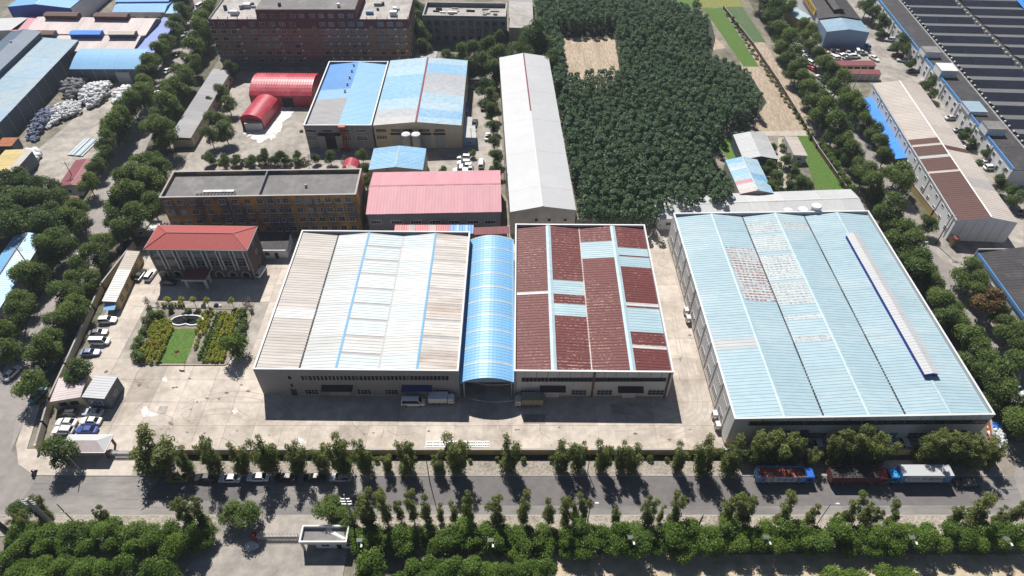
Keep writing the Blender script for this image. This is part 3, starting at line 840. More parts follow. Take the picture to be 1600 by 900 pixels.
for pts in ([(213,600),(220,597),(223,602),(215,607)], [(338,622),(345,620),(343,626)], [(305,627),(310,626),(309,631)], [(160,582),(168,577),(170,582),(163,584)],[(1015,545),(1022,540),(1020,552)],[(1060,560),(1066,556),(1064,566)],[(870,668),(876,665),(876,670)]):
    blob('oil_stain', pts, .126, 'oil_dirt', .8)
o = MB(); p = P(254, 641); o.box(p.x-1, p.x+1, p.y-1, p.y+1, .1, .15); o = o.build('manhole_cover', 'concrete_old'); tag(o, 'square pale drain cover beside the white spill in the yard', 'drain cover')
# other yards
sheet('scrap_yard', [(28,262),(60,232),(100,200),(170,128),(238,96),(205,165),(160,232),(95,300),(60,300)], .03, 'concrete_old')
sheet('rear_yard', [(268,268),(300,235),(345,112),(480,112),(484,232),(735,226),(742,130),(770,120),(790,268),(570,268)], .03, 'concrete_old')
blob('salt_spill', [(413,166),(460,163),(457,178),(441,192),(437,208),(424,219),(405,222),(390,216),(385,206),(404,203)], .06, 'white_patch')
sheet('alley_path', [(637,30),(645,35),(663,66),(664,82),(650,98),(637,70)], .03, 'concrete')
# fields on the far right of the plantation
sheet('stubble_field', [(1150,70),(1172,66),(1262,205),(1250,213),(1205,212),(1180,200)], .03, 'stubble')
sheet('stubble_field', [(1176,66),(1194,66),(1285,205),(1275,212),(1265,202)], .035, 'stubble')
sheet('stubble_field', [(1098,45),(1106,47),(1134,75),(1115,78)], .035, 'stubble')
sheet('clearing', [(872,60),(960,56),(972,135),(890,140)], .09, 'stubble')
sheet('grass_strip', [(1100,14),(1128,12),(1186,104),(1162,104)], .04, 'grass')
sheet('grass_strip', [(1112,215),(1150,212),(1162,250),(1140,252)], .04, 'grass')
sheet('grass_strip', [(1245,211),(1265,212),(1320,298),(1276,298)], .04, 'grass')
sheet('crop_field', [(1130,11),(1160,10),(1197,66),(1174,66)], .04, 'crop')
sheet('crop_field', [(1080,-8),(1150,-8),(1164,10),(1096,12)], .035, 'crop_yellow')
sheet('crop_field', [(820,-8),(1080,-8),(1108,14),(850,24)], .03, 'crop')
sheet('grass_strip', [(965,-8),(1075,-8),(1085,4),(968,4)], .045, 'grass')
sheet('vegetable_plot', [(1137,185),(1170,187),(1172,203),(1143,205)], .045, 'crop')
sheet('dirt_path', [(1216,215),(1226,215),(1238,298),(1212,298)], .05, 'concrete')
sheet('dirt_path', [(1140,206),(1300,203),(1297,212),(1142,212)], .055, 'concrete')

# ------------------------------------------------------------------ boundary walls
def fence_wall(name, label, pts, h, m, th=.28, cap=None):
    t = thing(name, label, 'wall', (pts[0][0], pts[0][1], 0)); o0 = t.location
    for i in range(len(pts)-1):
        a, b = Vector((pts[i][0], pts[i][1], 0)), Vector((pts[i+1][0], pts[i+1][1], 0))
        L = (b-a).length; n = max(1, round(L/11)); d = (b-a)/n
        for q in range(n):
            mb = MB(); A = a+d*q-o0; B = a+d*(q+1)-o0; A.z = B.z = h/2
            mb.bar(A, B, th, h); mb.build('wall_panel', m, t)
        for q in range(n+1):
            mb = MB(); p = a+d*q-o0; e = th/2+.09; mb.box(p.x-e, p.x+e, p.y-e, p.y+e, 0, h+.12); mb.build('pier', m, t)
        mb = MB(); A = a-o0; B = b-o0; A.z = B.z = h+.05
        mb.bar(A, B, th+.10, .09); mb.build('coping', cap or 'trim_grey', t)
    return t
fence_wall('boundary_wall', 'long low yellow wall between front verge and factory yard', [(-80.4,79.0),(92,79.0)], 2.1, 'wall_yellow')
fence_wall('boundary_wall', 'short orange capped wall bending round the rubbish corner', [(92.4,79.1),(101,79.0),(105,82.5),(106.6,87),(104,96)], 1.9, 'orange_wall')
fence_wall('boundary_wall', 'yellow wall between left street and parked cars in yard', [tuple(P(u,v)[:2]) for u, v in ((62,704),(72,668),(82,632),(107,577),(148,485),(163,452),(212,388))], 2.2, 'wall_cream')
fence_wall('boundary_wall', 'yellow wall along right street beside the brown roofed building', [tuple(P(u,v)[:2]) for u, v in ((1418,290),(1455,338),(1488,385))], 2.2, 'wall_yellow')
fence_wall('boundary_wall', 'dark brick wall behind the red roofed shed', [tuple(P(u,v)[:2]) for u, v in ((900,352),(1030,350),(1062,349))], 2.4, 'wall_rough')
fence_wall('boundary_wall', 'rusty brown fence between the two stubble fields', [tuple(P(u,v)[:2]) for u, v in ((1130,14),(1176,72),(1215,130),(1255,195),(1275,232))], 1.5, 'rust', .12)
fence_wall('boundary_wall', 'thin brown wall along grass strip beside right street', [tuple(P(u,v)[:2]) for u, v in ((1275,232),(1322,299))], 1.5, 'rust', .12)

# ------------------------------------------------------------------ buildings
def ring_walls(t, r, z, m, th=.3, name='wall', z0=0):
    wbox(t, r, 0, r.W, 0, th, z0, z, m, name); wbox(t, r, 0, r.W, r.D-th, r.D, z0, z, m, name)
    wbox(t, r, 0, th, th, r.D-th, z0, z, m, name); wbox(t, r, r.W-th, r.W, th, r.D-th, z0, z, m, name)
def copings(t, r, z, m, th=.42, h=.14):
    e = .06
    wbox(t, r, -e, r.W+e, -e, th-e, z+.002, z+h, m, 'coping'); wbox(t, r, -e, r.W+e, r.D-th+e, r.D+e, z+.002, z+h, m, 'coping')
    wbox(t, r, -e, th-e, th-e, r.D-th+e, z+.002, z+h, m, 'coping'); wbox(t, r, r.W-th+e, r.W+e, th-e, r.D-th+e, z+.002, z+h, m, 'coping')
def cap_strip(t, r, x, z, m, w=.9, y0=0, y1=None, name='ridge_cap'):
    o0 = t.location; mb = MB(); y1 = r.D if y1 is None else y1
    for s in (-1, 1):
        a = [r.pt(x, y0, z+.14)-o0, r.pt(x, y1, z+.14)-o0, r.pt(x+s*w/2, y1, z+.03)-o0, r.pt(x+s*w/2, y0, z+.03)-o0]
        mb.face(*(a if s < 0 else a[::-1]))
    mb.build(name, m, t, fix=False)
def bld(name, label, cat, r): return thing(name, label, cat, tuple(r.o))
def yfrac(r, u, v, h):
    p = P(u, v, h); p.z = 0
    return (p-r.o).dot(r.uy)/r.D

# --- grey-fronted shed (left of the arcade)
r = Rect((395,577),(716,580),(458,360),9.6); GREY_R = r
t = bld('factory_shed', 'large grey fronted shed with pale multi ridge roof left of the blue vault', 'factory', r)
ring_walls(t, r, 9.6, 'wall_grey'); copings(t, r, 9.6, 'trim_white')
W = r.W; X = [.35, W*.218, W*.402, W*.607, W*.797, W-.35]; Z = [9.35, 8.75, 9.45, 8.7, 9.45, 8.75]
nb = 9
def strip_cuts(ms, strip, n=nb, sw=.11):
    c = []
    for i in range(n):
        c.append((i/n, (i+1-sw)/n, ms[i % len(ms)])); c.append(((i+1-sw)/n, (i+1)/n, strip))
    return c
c0 = even(nb, 'roof_tan'); c0[3] = (3/nb, 3.6/nb, 'roof_light'); c0.insert(4, (3.6/nb, 4/nb, 'roof_tan'))
c1 = strip_cuts(['roof_pale'], 'roof_pale')
c2 = strip_cuts(['roof_palemix','roof_pale','roof_palemix','roof_palemix','roof_palemix','roof_pale','roof_palemix','roof_palemix','roof_palemix'], 'roof_strip')
c3 = strip_cuts(['roof_palemix','roof_pale','roof_pale','roof_palemix','roof_pale','roof_pale','roof_palemix','roof_pale','roof_palemix'], 'roof_pale')
c4 = strip_cuts(['roof_tanrust'], 'roof_strip')
bays(t, r, list(zip(X, Z)), [c0, c1, c2, c3, c4], .85, .07, y0=.3, y1=r.D-.3)
cap_strip(t, r, X[2], Z[2], 'roof_blue', .6, .3, r.D-.3); cap_strip(t, r, X[4], Z[4], 'roof_blue', .6, .3, r.D-.3)
for xx, zz in ((X[1], Z[1]), (X[3], Z[3])): wbox(t, r, xx-.22, xx+.22, .3, r.D-.3, zz-.2, zz+.06, 'dark' if xx == X[1] else 'roof_strip', 'gutter')
A, B = r.FL, r.FR
for u in np.linspace(472, 700, 30):
    pass
for k in range(38):
    u = 470+k*6.1
    win_px(t, A, B, u, 587.6, u+5.5, 593.6, frame='frame_dark', nx=1, name='clerestory_window')
for u0, u1 in ((475,499),(557,581),(600,623),(681,704)): win_px(t, A, B, u0, 608, u1, 616, nx=4, ny=2)
for u0, u1, v in ((448,457,587),(452,460,599)): win_px(t, A, B, u0, v, u1, v+6, nx=1)
def gate_door(t, A, B, u0, u1, vt, m='door_grey', aw=None):
    s0, z1 = hit(A, B, u0, vt); s1, _ = hit(A, B, u1, vt)
    mid = (s0+s1)/2
    on_wall(t, A, B, s0, mid-.03, .1, z1, .12, m, 'door'); on_wall(t, A, B, mid+.03, s1, .1, z1, .12, m, 'door')
    if aw: awning(t, A, B, s0-1.4, s1+1.4, z1+1.1, 1.5, aw)
gate_door(t, A, B, 513, 543, 606, aw='awning_maroon'); gate_door(t, A, B, 638, 666, 606, aw='awning_blue')
s, _ = hit(A, B, 455, 612); on_wall(t, A, B, s, s+1.3, .05, 2.3, .1, 'frame_dark', 'door')
for q in range(1, 8): on_wall(t, A, B, r.W*q/8-.06, r.W*q/8+.06, .1, 9.55, .035, 'trim_grey', 'wall_seam')
on_wall(t, A, B, .1, r.W-.1, 0, .6, .06, 'wall_rough', 'plinth')

# --- blue vaulted arcade
r = Rect((722,597),(801,597),(728,374),6.5); ARC_R = r
t = bld('vaulted_arcade', 'bright blue vaulted roof with white translucent strips between two sheds', 'arcade', r)
def arc(r, y, z0, rise, n=12, x0=0, x1=None):
    x1 = r.W if x1 is None else x1
    return [r.pt(x0+(x1-x0)*i/n, y, z0+rise*math.sin(math.pi*i/n)**.8) for i in range(n+1)]
cuts = []
for i in range(10): cuts += [(i/10, (i+.89)/10, 'roof_bright'), ((i+.89)/10, (i+1)/10, 'translucent_sheet')]
roof(t, arc(r, 0, 6.5, 1.6), arc(r, r.D, 6.5, 1.6), cuts, .8, .06)
mb = MB(); a = [p-t.location for p in arc(r, .12, 6.45, 1.55)]; b = [Vector((p.x, p.y, 6.3)) for p in a]
for i in range(12): mb.face(b[i], b[i+1], a[i+1], a[i])
mb.build('gable_panel', 'wall_blue', t, fix=False)
wbox(t, r, 0, r.W, r.D-.3, r.D-.05, 0, 6.5, 'wall_grey', 'wall')
wbox(t, r, -.5, .0, .05, r.D, 5.9, 6.5, 'trim_blue', 'gutter'); wbox(t, r, r.W, r.W+.3, .05, r.D, 5.9, 6.5, 'trim_blue', 'gutter')
for i in range(9):
    for x in (.25, r.W-.25): wbox(t, r, x-.15, x+.15, .5+i*(r.D-1.6)/8, .8+i*(r.D-1.6)/8, 0, 6.4, 'trim_grey', 'column')
for i in range(9):
    y = r.D*(i+.9)/9.5; o0 = t.location
    mb = MB(); mb.bar(r.pt(.2, y, 6.2)-o0, r.pt(r.W-.2, y, 6.2)-o0, .12, .2); mb.build('tie_beam', 'trim_grey', t)

# --- red roofed shed
r = Rect((803,580),(1053,582),(797,350),9.6); RED_R = r
t = bld('factory_shed', 'shed with dark red peeling roof and pale blue replacement sheets', 'factory', r)
ring_walls(t, r, 9.6, 'wall_white'); copings(t, r, 9.6, 'trim_white')
W = r.W; X = [.35, W*.252, W*.492, W*.748, W-.35]; Z = [8.8, 9.5, 8.8, 9.5, 8.8]
def px_cuts(r, marks, base, h=9.2, n=6, u=900):
    """marks: [(v_far, v_near, material)]; the rest is base split in about n panels"""
    ms = sorted([(yfrac(r, u, b, h), yfrac(r, u, a, h), m) for a, b, m in marks])
    out = []; f = 0.0
    for a, b, m in ms+[(1.0, 1.0, None)]:
        k = max(1, round((a-f)*n))
        if a-f > .004: out += [(f+(a-f)*i/k, f+(a-f)*(i+1)/k, base) for i in range(k)]
        if m: out.append((a, b, m))
        f = b
    return out
cA = px_cuts(r, [(456,460,'roof_light')], 'roof_red'); cB = px_cuts(r, [(438,460,'roof_paleblue'),(475,494,'roof_paleblue')], 'roof_red')
cC = px_cuts(r, [(376,402,'roof_paleblue')], 'roof_red'); cD = px_cuts(r, [(386,398,'roof_paleblue'),(400,416,'roof_paleblue'),(473,478,'roof_light'),(481,519,'roof_paleblue'),(540,545,'roof_light')], 'roof_red')
bays(t, r, list(zip(X, Z)), [cA, cB, cC, cD], .85, .07, y0=.3, y1=r.D-.3)
cap_strip(t, r, X[1], Z[1], 'roof_paleblue', 1.3, .3, r.D-.3); cap_strip(t, r, X[3], Z[3], 'roof_paleblue', 1.3, .3, r.D-.3)
wbox(t, r, X[2]-.15, X[2]+.15, .3, r.D-.3, Z[2]-.15, Z[2]+.06, 'roof_tanrust', 'gutter')
A, B = r.FL, r.FR
for k in range(37):
    u = 815+k*6.1; win_px(t, A, B, u, 590.2, u+5.5, 596, frame='frame_dark', nx=1, name='clerestory_window')
for u0, u1 in ((813,836),(893,916),(933,956),(1013,1037)): win_px(t, A, B, u0, 609, u1, 617, nx=4, ny=2, pane='glass_blue')
gate_door(t, A, B, 853, 874, 607, 'wall_white_clean', 'awning_maroon'); gate_door(t, A, B, 974, 995, 608, 'wall_white_clean', 'awning_maroon')
for q in range(1, 14):
    on_wall(t, A, B, r.W*q/14-.05, r.W*q/14+.05, 7.3, 9.5, .04, random.choice(['rust','trim_grey','trim_grey']), 'wall_seam')
for x in (.1, r.W*.5, r.W-1.0): on_wall(t, A, B, x, x+.5, 0, 9.4, .08, 'rust' if x > 1 else 'trim_grey', 'downpipe')
on_wall(t, A, B, .1, r.W-.1, 0, .7, .06, 'wall_rough', 'plinth')

# --- big pale blue shed on the right
r = Rect((1148,655),(1555,648),(1066,333),10.0); BIG_R = r
t = bld('factory_shed', 'largest shed with pale blue three ridge roof beside the right street', 'factory', r)
ring_walls(t, r, 10.0, 'wall_white'); copings(t, r, 10.0, 'trim_white')
W = r.W; X = [.35, W*.195, W*.351, W*.520, W*.668, W*.835, W-.35]; Z = [9.2, 9.95, 9.15, 9.95, 9.15, 9.95, 9.2]
def bc(marks, u): return px_cuts(r, marks, 'roof_sky', 9.6, 9, u)
bays(t, r, list(zip(X, Z)), [
    bc([(530,545,'roof_pale')], 1180), bc([(386,470,'roof_peel_red')], 1180),
    bc([(345,362,'roof_peel'),(366,391,'roof_peel'),(397,436,'roof_peel'),(439,475,'roof_peel'),(492,499,'roof_peel'),(525,534,'roof_peel')], 1240),
    bc([(346,358,'roof_peel')], 1260), bc([], 1360), bc([], 1420)], .85, .07, y0=.3, y1=r.D-.3)
for i in (1, 3, 5): cap_strip(t, r, X[i], Z[i], 'roof_paleblue', .9, .3, r.D-.3)
for i in (2, 4): wbox(t, r, X[i]-.2, X[i]+.2, .3, r.D-.3, Z[i]-.2, Z[i]+.06, 'dark', 'gutter')
# ridge monitor on the third ridge
y0, y1 = yfrac(r, 1455, 587, 10.5)*r.D, yfrac(r, 1338, 367, 10.5)*r.D
xm = X[5]; mw = 1.7; ob = t.location
mo = MB(); mo.prism([r.pt(xm+s, y)-ob for s, y in ((-mw+.2,y0+.3),(mw-.2,y0+.3),(mw-.2,y1-.3),(-mw+.2,y1-.3))], 9.3, 11.0); mo.build('roof_monitor', 'wall_royal', t)
roof(t, [r.pt(xm-mw, y0, 11.0), r.pt(xm, y0, 11.45), r.pt(xm+mw, y0, 11.0)], [r.pt(xm-mw, y1, 11.0), r.pt(xm, y1, 11.45), r.pt(xm+mw, y1, 11.0)], even(8, 'roof_white'), .85, .05, 'monitor_roof')
A, B = r.FL, r.FR
for k in range(58):
    u = 1172+k*6.35; win_px(t, A, B, u, 658.5-k*.045, u+5.7, 664.5-k*.045, frame='frame_dark', nx=1, name='clerestory_window')
for u0 in (1190,1262,1300,1372,1420,1500): win_px(t, A, B, u0, 676, u0+26, 685, nx=4, ny=2, pane='glass_blue')
for u0 in (1225,1335,1470): gate_door(t, A, B, u0, u0+26, 677, 'wall_white_clean', 'awning_maroon')
for q in range(1, 18): on_wall(t, A, B, r.W*q/18-.05, r.W*q/18+.05, 7.6, 9.9, .04, random.choice(['rust','trim_grey']), 'wall_seam')
on_wall(t, A, B, .1, r.W-.1, 0, .7, .06, 'wall_rough', 'plinth')
A, B = r.BL, r.FL
for k in range(11):
    s = 4+k*(r.D-8)/10.4
    window(t, A, B, s, 3.0, 3.0, 2.0, frame='frame_grey', nx=4, ny=2); window(t, A, B, s, 7.6, 3.4, .8, frame='frame_grey', nx=4)
    on_wall(t, A, B, s+2.4, s+2.7, 0, 9.9, .15, 'wall_white', 'pilaster')
on_wall(t, A, B, .1, r.D-.1, 0, 1.0, .1, 'wall_rough', 'plinth')
A, B = r.FR, r.BR
for k in range(10): on_wall(t, A, B, 3+k*6.4, 3.3+k*6.4, 0, 9.9, .12, 'wall_white', 'pilaster')
# three tanks behind it
tk = None
for u, v, h, look in ((1230,322,9.6,'lowest pale tank behind the big blue shed, left of three'), (1254,322,10.0,'middle pale tank of the three behind the big blue shed'), (1276,318,11.2,'tallest pale tank behind the big blue shed, right of three')):
    p = P(u, v, h); q = thing('storage_tank', look, 'tank', (p.x, 151.6, 0), 0, 'tanks behind the big blue shed')
    mb = MB(); mb.tube([(0,0,0),(0,0,h-.35)], 1.35, 20); mb.build('tank_body', 'trim_white', q)
    mb = MB(); mb.tube([(0,0,h-.35),(0,0,h-.1),(0,0,h)], [1.42,1.2,.35], 20); mb.build('lid', 'trim_white', q)
    mb = MB(); mb.tube([(0,0,h*.6),(0,0,h*.6+.12)], 1.39, 20); mb.build('hoop', 'trim_grey', q)

# --- brick office with red hip roof
r = Rect((228,388),(384,390),(245,354),11.0); OFF_R = r
t = bld('office_block', 'brown brick office with red hipped roof above the garden', 'office', r)
ring_walls(t, r, 10.8, 'wall_brick')
ob = t.location; e = .55
mb = MB(); mb.prism([r.pt(x,y)-ob for x,y in ((-e,-e),(r.W+e,-e),(r.W+e,r.D+e),(-e,r.D+e))], 10.8, 11.1); mb.build('eave', 'trim_grey', t)
i0, i1 = 4.2, r.W-4.2; ym = r.D*.5
c = [r.pt(-.4,-.4,11.15), r.pt(r.W+.4,-.4,11.15), r.pt(r.W+.4,r.D+.4,11.15), r.pt(-.4,r.D+.4,11.15)]; q0, q1 = r.pt(i0,ym,12.7), r.pt(i1,ym,12.7)
for a in ((c[0],c[1],q1,q0),(c[1],c[2],q1),(c[2],c[3],q0,q1),(c[3],c[0],q0)):
    mb = MB(); mb.face(*[p-ob for p in a]); mb.build('roof_slope', 'roof_tile_red', t, fix=False)
mb = MB()
for a, b in ((c[0],q0),(c[3],q0),(c[1],q1),(c[2],q1),(q0,q1)): mb.bar(a-ob, b-ob, .22, .2)
mb.build('ridge_tiles', 'roof_maroon', t)
A, B = r.FL, r.FR
us = [240.5,262.5,284.5,307,329.5,350.5,372]
for i, u in enumerate(us):
    s, _ = hit(A, B, u, 396)
    for z, nx in ((9.2,2),(6.0,2)): window(t, A, B, s, z, 2.4, 1.9, nx=nx, ny=2, frame='frame_grey', pane='glass_blue' if z > 8 else 'glass_dark')
    # arched ground-floor window
    d = (B-A).normalized(); mb = MB(); pn = MB()
    base = A+d*s-ob+Vector((0,0,1.0))
    pts = [(-1.05,0)]+[(1.05*math.cos(a), .9+1.05*math.sin(a)) for a in np.linspace(math.pi, 0, 11)]+[(1.05,0)]
    pn.face(*[(x, -.03, z) for x, z in pts][::-1])
    for k in range(len(pts)-1): mb.bar((pts[k][0],-.06,pts[k][1]), (pts[k+1][0],-.06,pts[k+1][1]), .2, .14, up=(0,1,0))
    if abs(i-3) > .5:
        wf = put('window', mb.mesh('window','frame_grey'), t, base, math.atan2(d.y,d.x)); put('pane', pn.mesh('pane','glass_dark', fix=False), wf)
    for ds in (-1.35, 1.35): on_wall(t, A, B, s+ds-.13, s+ds+.13, 3.6, 10.7, .14, 'trim_white', 'pilaster')
    on_wall(t, A, B, s-1.24, s+1.24, 7.1, 8.2, .05, 'wall_brick', 'spandrel')
on_wall(t, A, B, 0, .4, 0, 10.7, .16, 'trim_grey', 'pilaster'); on_wall(t, A, B, r.W-.4, r.W, 0, 10.7, .16, 'trim_grey', 'pilaster')
s, _ = hit(A, B, 313, 425); d = (B-A).normalized(); n = Vector((d.y,-d.x,0))
for ds in (-2.6, 2.6):
    for o_ in (1.0, 3.4): on_wall(t, A, B, s+ds-.3, s+ds+.3, 0, 3.4, o_+.6, 'trim_white', 'porch_column', back=-o_)
on_wall(t, A, B, s-3.3, s+3.3, 3.4, 3.8, 4.4, 'trim_white', 'porch_slab', back=0); on_wall(t, A, B, s-3.2, s+3.2, 3.802, 4.1, 4.2, 'roof_maroon', 'porch_roof')
on_wall(t, A, B, s-1.4, s+1.4, 0, 2.8, .06, 'glass_dark', 'door')
A, B = r.FR, r.BR
for z in (2.6, 6, 9.2): window(t, A, B, r.D*.55, z, 1.3, 1.3)

# --- soot-streaked orange block
r = Rect((248,309),(556,304),(265,268),14.0); ORG_R = r
t = bld('workers_block', 'four storey soot streaked orange block with flat grey roof', 'building', r)
ring_walls(t, r, 14.0, 'wall_orange'); copings(t, r, 14.0, 'trim_grey', .5, .12)
wbox(t, r, .3, r.W-.3, .3, r.D-.3, 12.6, 13.0, 'roof_flat_grey', 'flat_roof')
xm = r.W*.5; wbox(t, r, xm-.2, xm+.2, .3, r.D-.3, 13.002, 14.05, 'wall_plaster', 'parapet')
A, B = r.FL, r.FR
us = [262,281.5,300.5,325,348,367.5,387.5]+[407,423.5,436,448,466.5,482,498,513.5,529,545.5]
VV = [319,333,347,361]
for u in us:
    s, _ = hit(A, B, u, 318)
    for z in (12.3, 8.9, 5.5, 2.2):
        w_ = 1.1 if u in (436,) else 1.75
        window(t, A, B, s, z, w_, 1.55, 'sill', nx=2, ny=2, frame='frame_grey')
for u in (291, 359, 416, 475, 535):
    s, _ = hit(A, B, u, 318); on_wall(t, A, B, s-.08, s+.08, 0, 13.6, .16, 'trim_grey', 'drainpipe')
for z in (3.6, 7.0, 10.4): on_wall(t, A, B, .05, r.W-.05, z, z+.16, .06, 'wall_plaster', 'string_course')
wbox(t, r, r.W*.20, r.W*.36, 3.2, 4.2, 13.002, 13.35, 'white_patch', 'roof_panel_stack')
for q in range(12): wbox(t, r, r.W*.17+q*.95, r.W*.17+q*.95+.55, 1.6, 2.8, 13.002, 13.3, 'roof_charcoal', 'roof_tile_stack')
wbox(t, r, r.W*.72, r.W*.73, 5, 5.6, 13.002, 13.9, 'trim_grey', 'vent')

# --- pink roofed workshop (ridge across)
r0 = Rect((573,335),(782,331),(576,272),7.0); r = r0.flip()
t = bld('workshop', 'long workshop with flat pink gabled roof behind the sheds', 'workshop', r)
prof = [(0,7.0),(r.W*.58,8.7),(r.W,7.6)]
walls(t, r, prof, 'wall_plaster'); bays(t, r, prof, even(14, 'roof_pink'), 1.0, .035, .3); cap_strip(t, r, r.W*.58, 8.7, 'roof_pink', .7, -.3, r.D+.3)
A, B = r0.FL, r0.FR
for u in (588,620,650,680,710,739,766): win_px(t, A, B, u-9, 344, u+9, 349.5, nx=4, ny=1, frame='frame_white')
# --- small blue gabled shed behind it
r = Rect((576,264),(661,264),(580,233),6.5)
t = bld('small_shed', 'small gabled shed with light blue sheet roof behind the pink roof', 'shed', r)
prof = [(0,6.5),(r.W*.5,7.6),(r.W,6.5)]
walls(t, r, prof, 'wall_cream'); bays(t, r, prof, even(4, 'roof_blue', 'roof_worn_blue'), .8, .07, .4); cap_strip(t, r, r.W*.5, 7.6, 'roof_paleblue', .7)
wbox(t, r, r.W*.32, r.W*.36, -.25, -.02, 0, 6.6, 'trim_grey', 'downpipe')
# --- long white shed
r = Rect((797,330),(900,327),(767,91),9.0)
t = bld('long_shed', 'very long shed with smooth white gabled roof beside the plantation', 'shed', r)
prof = [(0,9.0),(r.W*.49,10.7),(r.W,9.0)]
walls(t, r, prof, 'wall_rough'); bays(t, r, prof, even(10, 'roof_white'), .9, .03, .35)
cap_strip(t, r, r.W*.49, 10.7, 'trim_white', .5, -.3, r.D*.55); cap_strip(t, r, r.W*.49, 10.7, 'roof_maroon', .5, r.D*.55, r.D+.3)
A, B = r.FL, r.FR
for u in (838, 858, 883): win_px(t, A, B, u-3, 341, u+3, 346, nx=1)
ob = t.location; mb = MB(); mb.tube([r.pt(-.4,19,0)-ob, r.pt(-.4,19,11.5)-ob], .12, 8); mb.build('flue', 'steel', t)
# --- two blue-roofed sheds in the rear yard
r = Rect((474,196),(580,196),(493,96),9.0)
t = bld('rear_shed', 'parapeted rear shed half bright blue and half grey roof', 'shed', r)
ring_walls(t, r, 9.0, 'wall_grey'); copings(t, r, 9.0, 'trim_white')
prof = [(.3,8.2),(r.W*.51,9.0),(r.W-.3,8.2)]
bays(t, r, prof, [[(0,.2,'roof_grey'),(.2,.4,'roof_grey'),(.4,.55,'roof_blue'),(.55,.7,'roof_deep'),(.7,.85,'roof_deep'),(.85,1,'roof_deep')], even(6, 'roof_bright')], .8, .07, y0=.3, y1=r.D-.3)
for f in (.50,.61,.72,.83,.93):
    ob = t.location; mb = MB(); p = r.pt(r.W*.44, r.D*f, 8.85)-ob; mb.tube([p, p+Vector((0,0,.5)), p+Vector((0,0,.8)), p+Vector((0,0,1.0))], [.25,.25,.5,.2], 10); mb.build('roof_vent', 'steel', t)
A, B = r.FL, r.FR
for u in (486,510.5,538,563.5): win_px(t, A, B, u-9, 202, u+9, 206.5, nx=5, ny=1, frame='frame_white')
for u in (487.5,566,541): win_px(t, A, B, u-9, 212, u+9, 219, nx=5, ny=2, frame='frame_white')
s0, z1 = hit(A, B, 507, 211); s1, _ = hit(A, B, 523, 211)
on_wall(t, A, B, s0, s1, 0, z1, .05, 'dark', 'doorway'); on_wall(t, A, B, s0-2.4, s0-.1, 0, z1, .15, 'door_grey', 'door'); on_wall(t, A, B, s1+.1, s1+2.4, 0, z1, .15, 'door_grey', 'door'); awning(t, A, B, s0-2, s1+2, z1+.9, 1.2, 'awning_maroon')
r = Rect((583,195),(721,195),(588,95),9.0)
t = bld('rear_shed', 'yellow rear shed with patchy worn blue gabled roof and two silos', 'shed', r)
prof = [(0,9.0),(r.W*.49,10.3),(r.W,9.0)]
walls(t, r, prof, 'wall_cream')
bays(t, r, prof, [[(0,.1,'roof_light'),(.1,.2,'roof_worn_grey'),(.2,.36,'roof_worn'),(.36,.54,'roof_worn_blue'),(.54,.72,'roof_worn_blue'),(.72,.86,'roof_worn'),(.86,1,'roof_worn')], [(0,.08,'roof_worn'),(.08,.19,'roof_worn_blue'),(.19,.3,'roof_worn'),(.3,.42,'roof_worn'),(.42,.58,'roof_worn_grey'),(.58,.75,'roof_worn_grey'),(.75,.9,'roof_worn_blue'),(.9,1,'roof_worn')]], .8, .07, .3)
cap_strip(t, r, r.W*.49, 10.3, 'roof_maroon', .7, -.2, r.D+.2)
A, B = r.FL, r.FR
for u in (595.5,619,636,663,687): win_px(t, A, B, u-8, 202, u+8, 205.5, nx=5, frame='frame_dark')
win_px(t, A, B, 588, 211, 605, 217, nx=4, ny=2, frame='frame_white')
for u0, u1 in ((612,629),(657,672),(679,694)):
    s0, z1 = hit(A, B, u0, 210); s1, _ = hit(A, B, u1, 210); on_wall(t, A, B, s0, s1, 0, z1, .06, 'door_grey', 'roller_door'); on_wall(t, A, B, s0-.4, s1+.4, z1+.05, z1+.5, .4, 'dark', 'door_canopy')
for u, look in ((634,'left concrete silo with white domed lid by yellow shed'),(649.5,'right concrete silo with white domed lid by yellow shed')):
    p = P(u, 207, 8.0); q = thing('silo', look, 'silo', (p.x, 193.6, 0), 0, 'silos by the yellow shed')
    mb = MB(); mb.tube([(0,0,0),(0,0,7.4)], 1.45, 20); mb.build('silo_body', 'pole_concrete', q)
    mb = MB(); mb.tube([(0,0,7.4),(0,0,7.7),(0,0,8.1)], [1.55,1.4,.3], 20); mb.build('lid', 'trim_white', q)
    for z in (1.8,3.6,5.4):
        mb = MB(); mb.tube([(0,0,z),(0,0,z+.12)], 1.49, 20); mb.build('hoop', 'trim_grey', q)
# blue lean-tos right of the yellow shed
for pl, pr, pb, h, m, lab in (((723,214),(744,213),(722,196),4,'roof_light','pale lean to shed at right front corner of yellow shed'), ((724,195),(737,195),(725,182),4,'roof_white','white roofed kiosk beside the yellow shed'), ((722,170),(733,169),(722,160),3.4,'tarp_blue','small bright blue roofed hut beside the yellow shed')):
    r = Rect(pl, pr, pb, h); t = bld('hut', lab, 'hut', r); prof = [(0,h),(r.W,h-.4)]
    walls(t, r, prof, 'wall_blue'); bays(t, r, prof, even(2, m), .7, .05, .2)
    window(t, r.FL, r.FR, r.W*.5, 1.6, 1.2, 1.0)
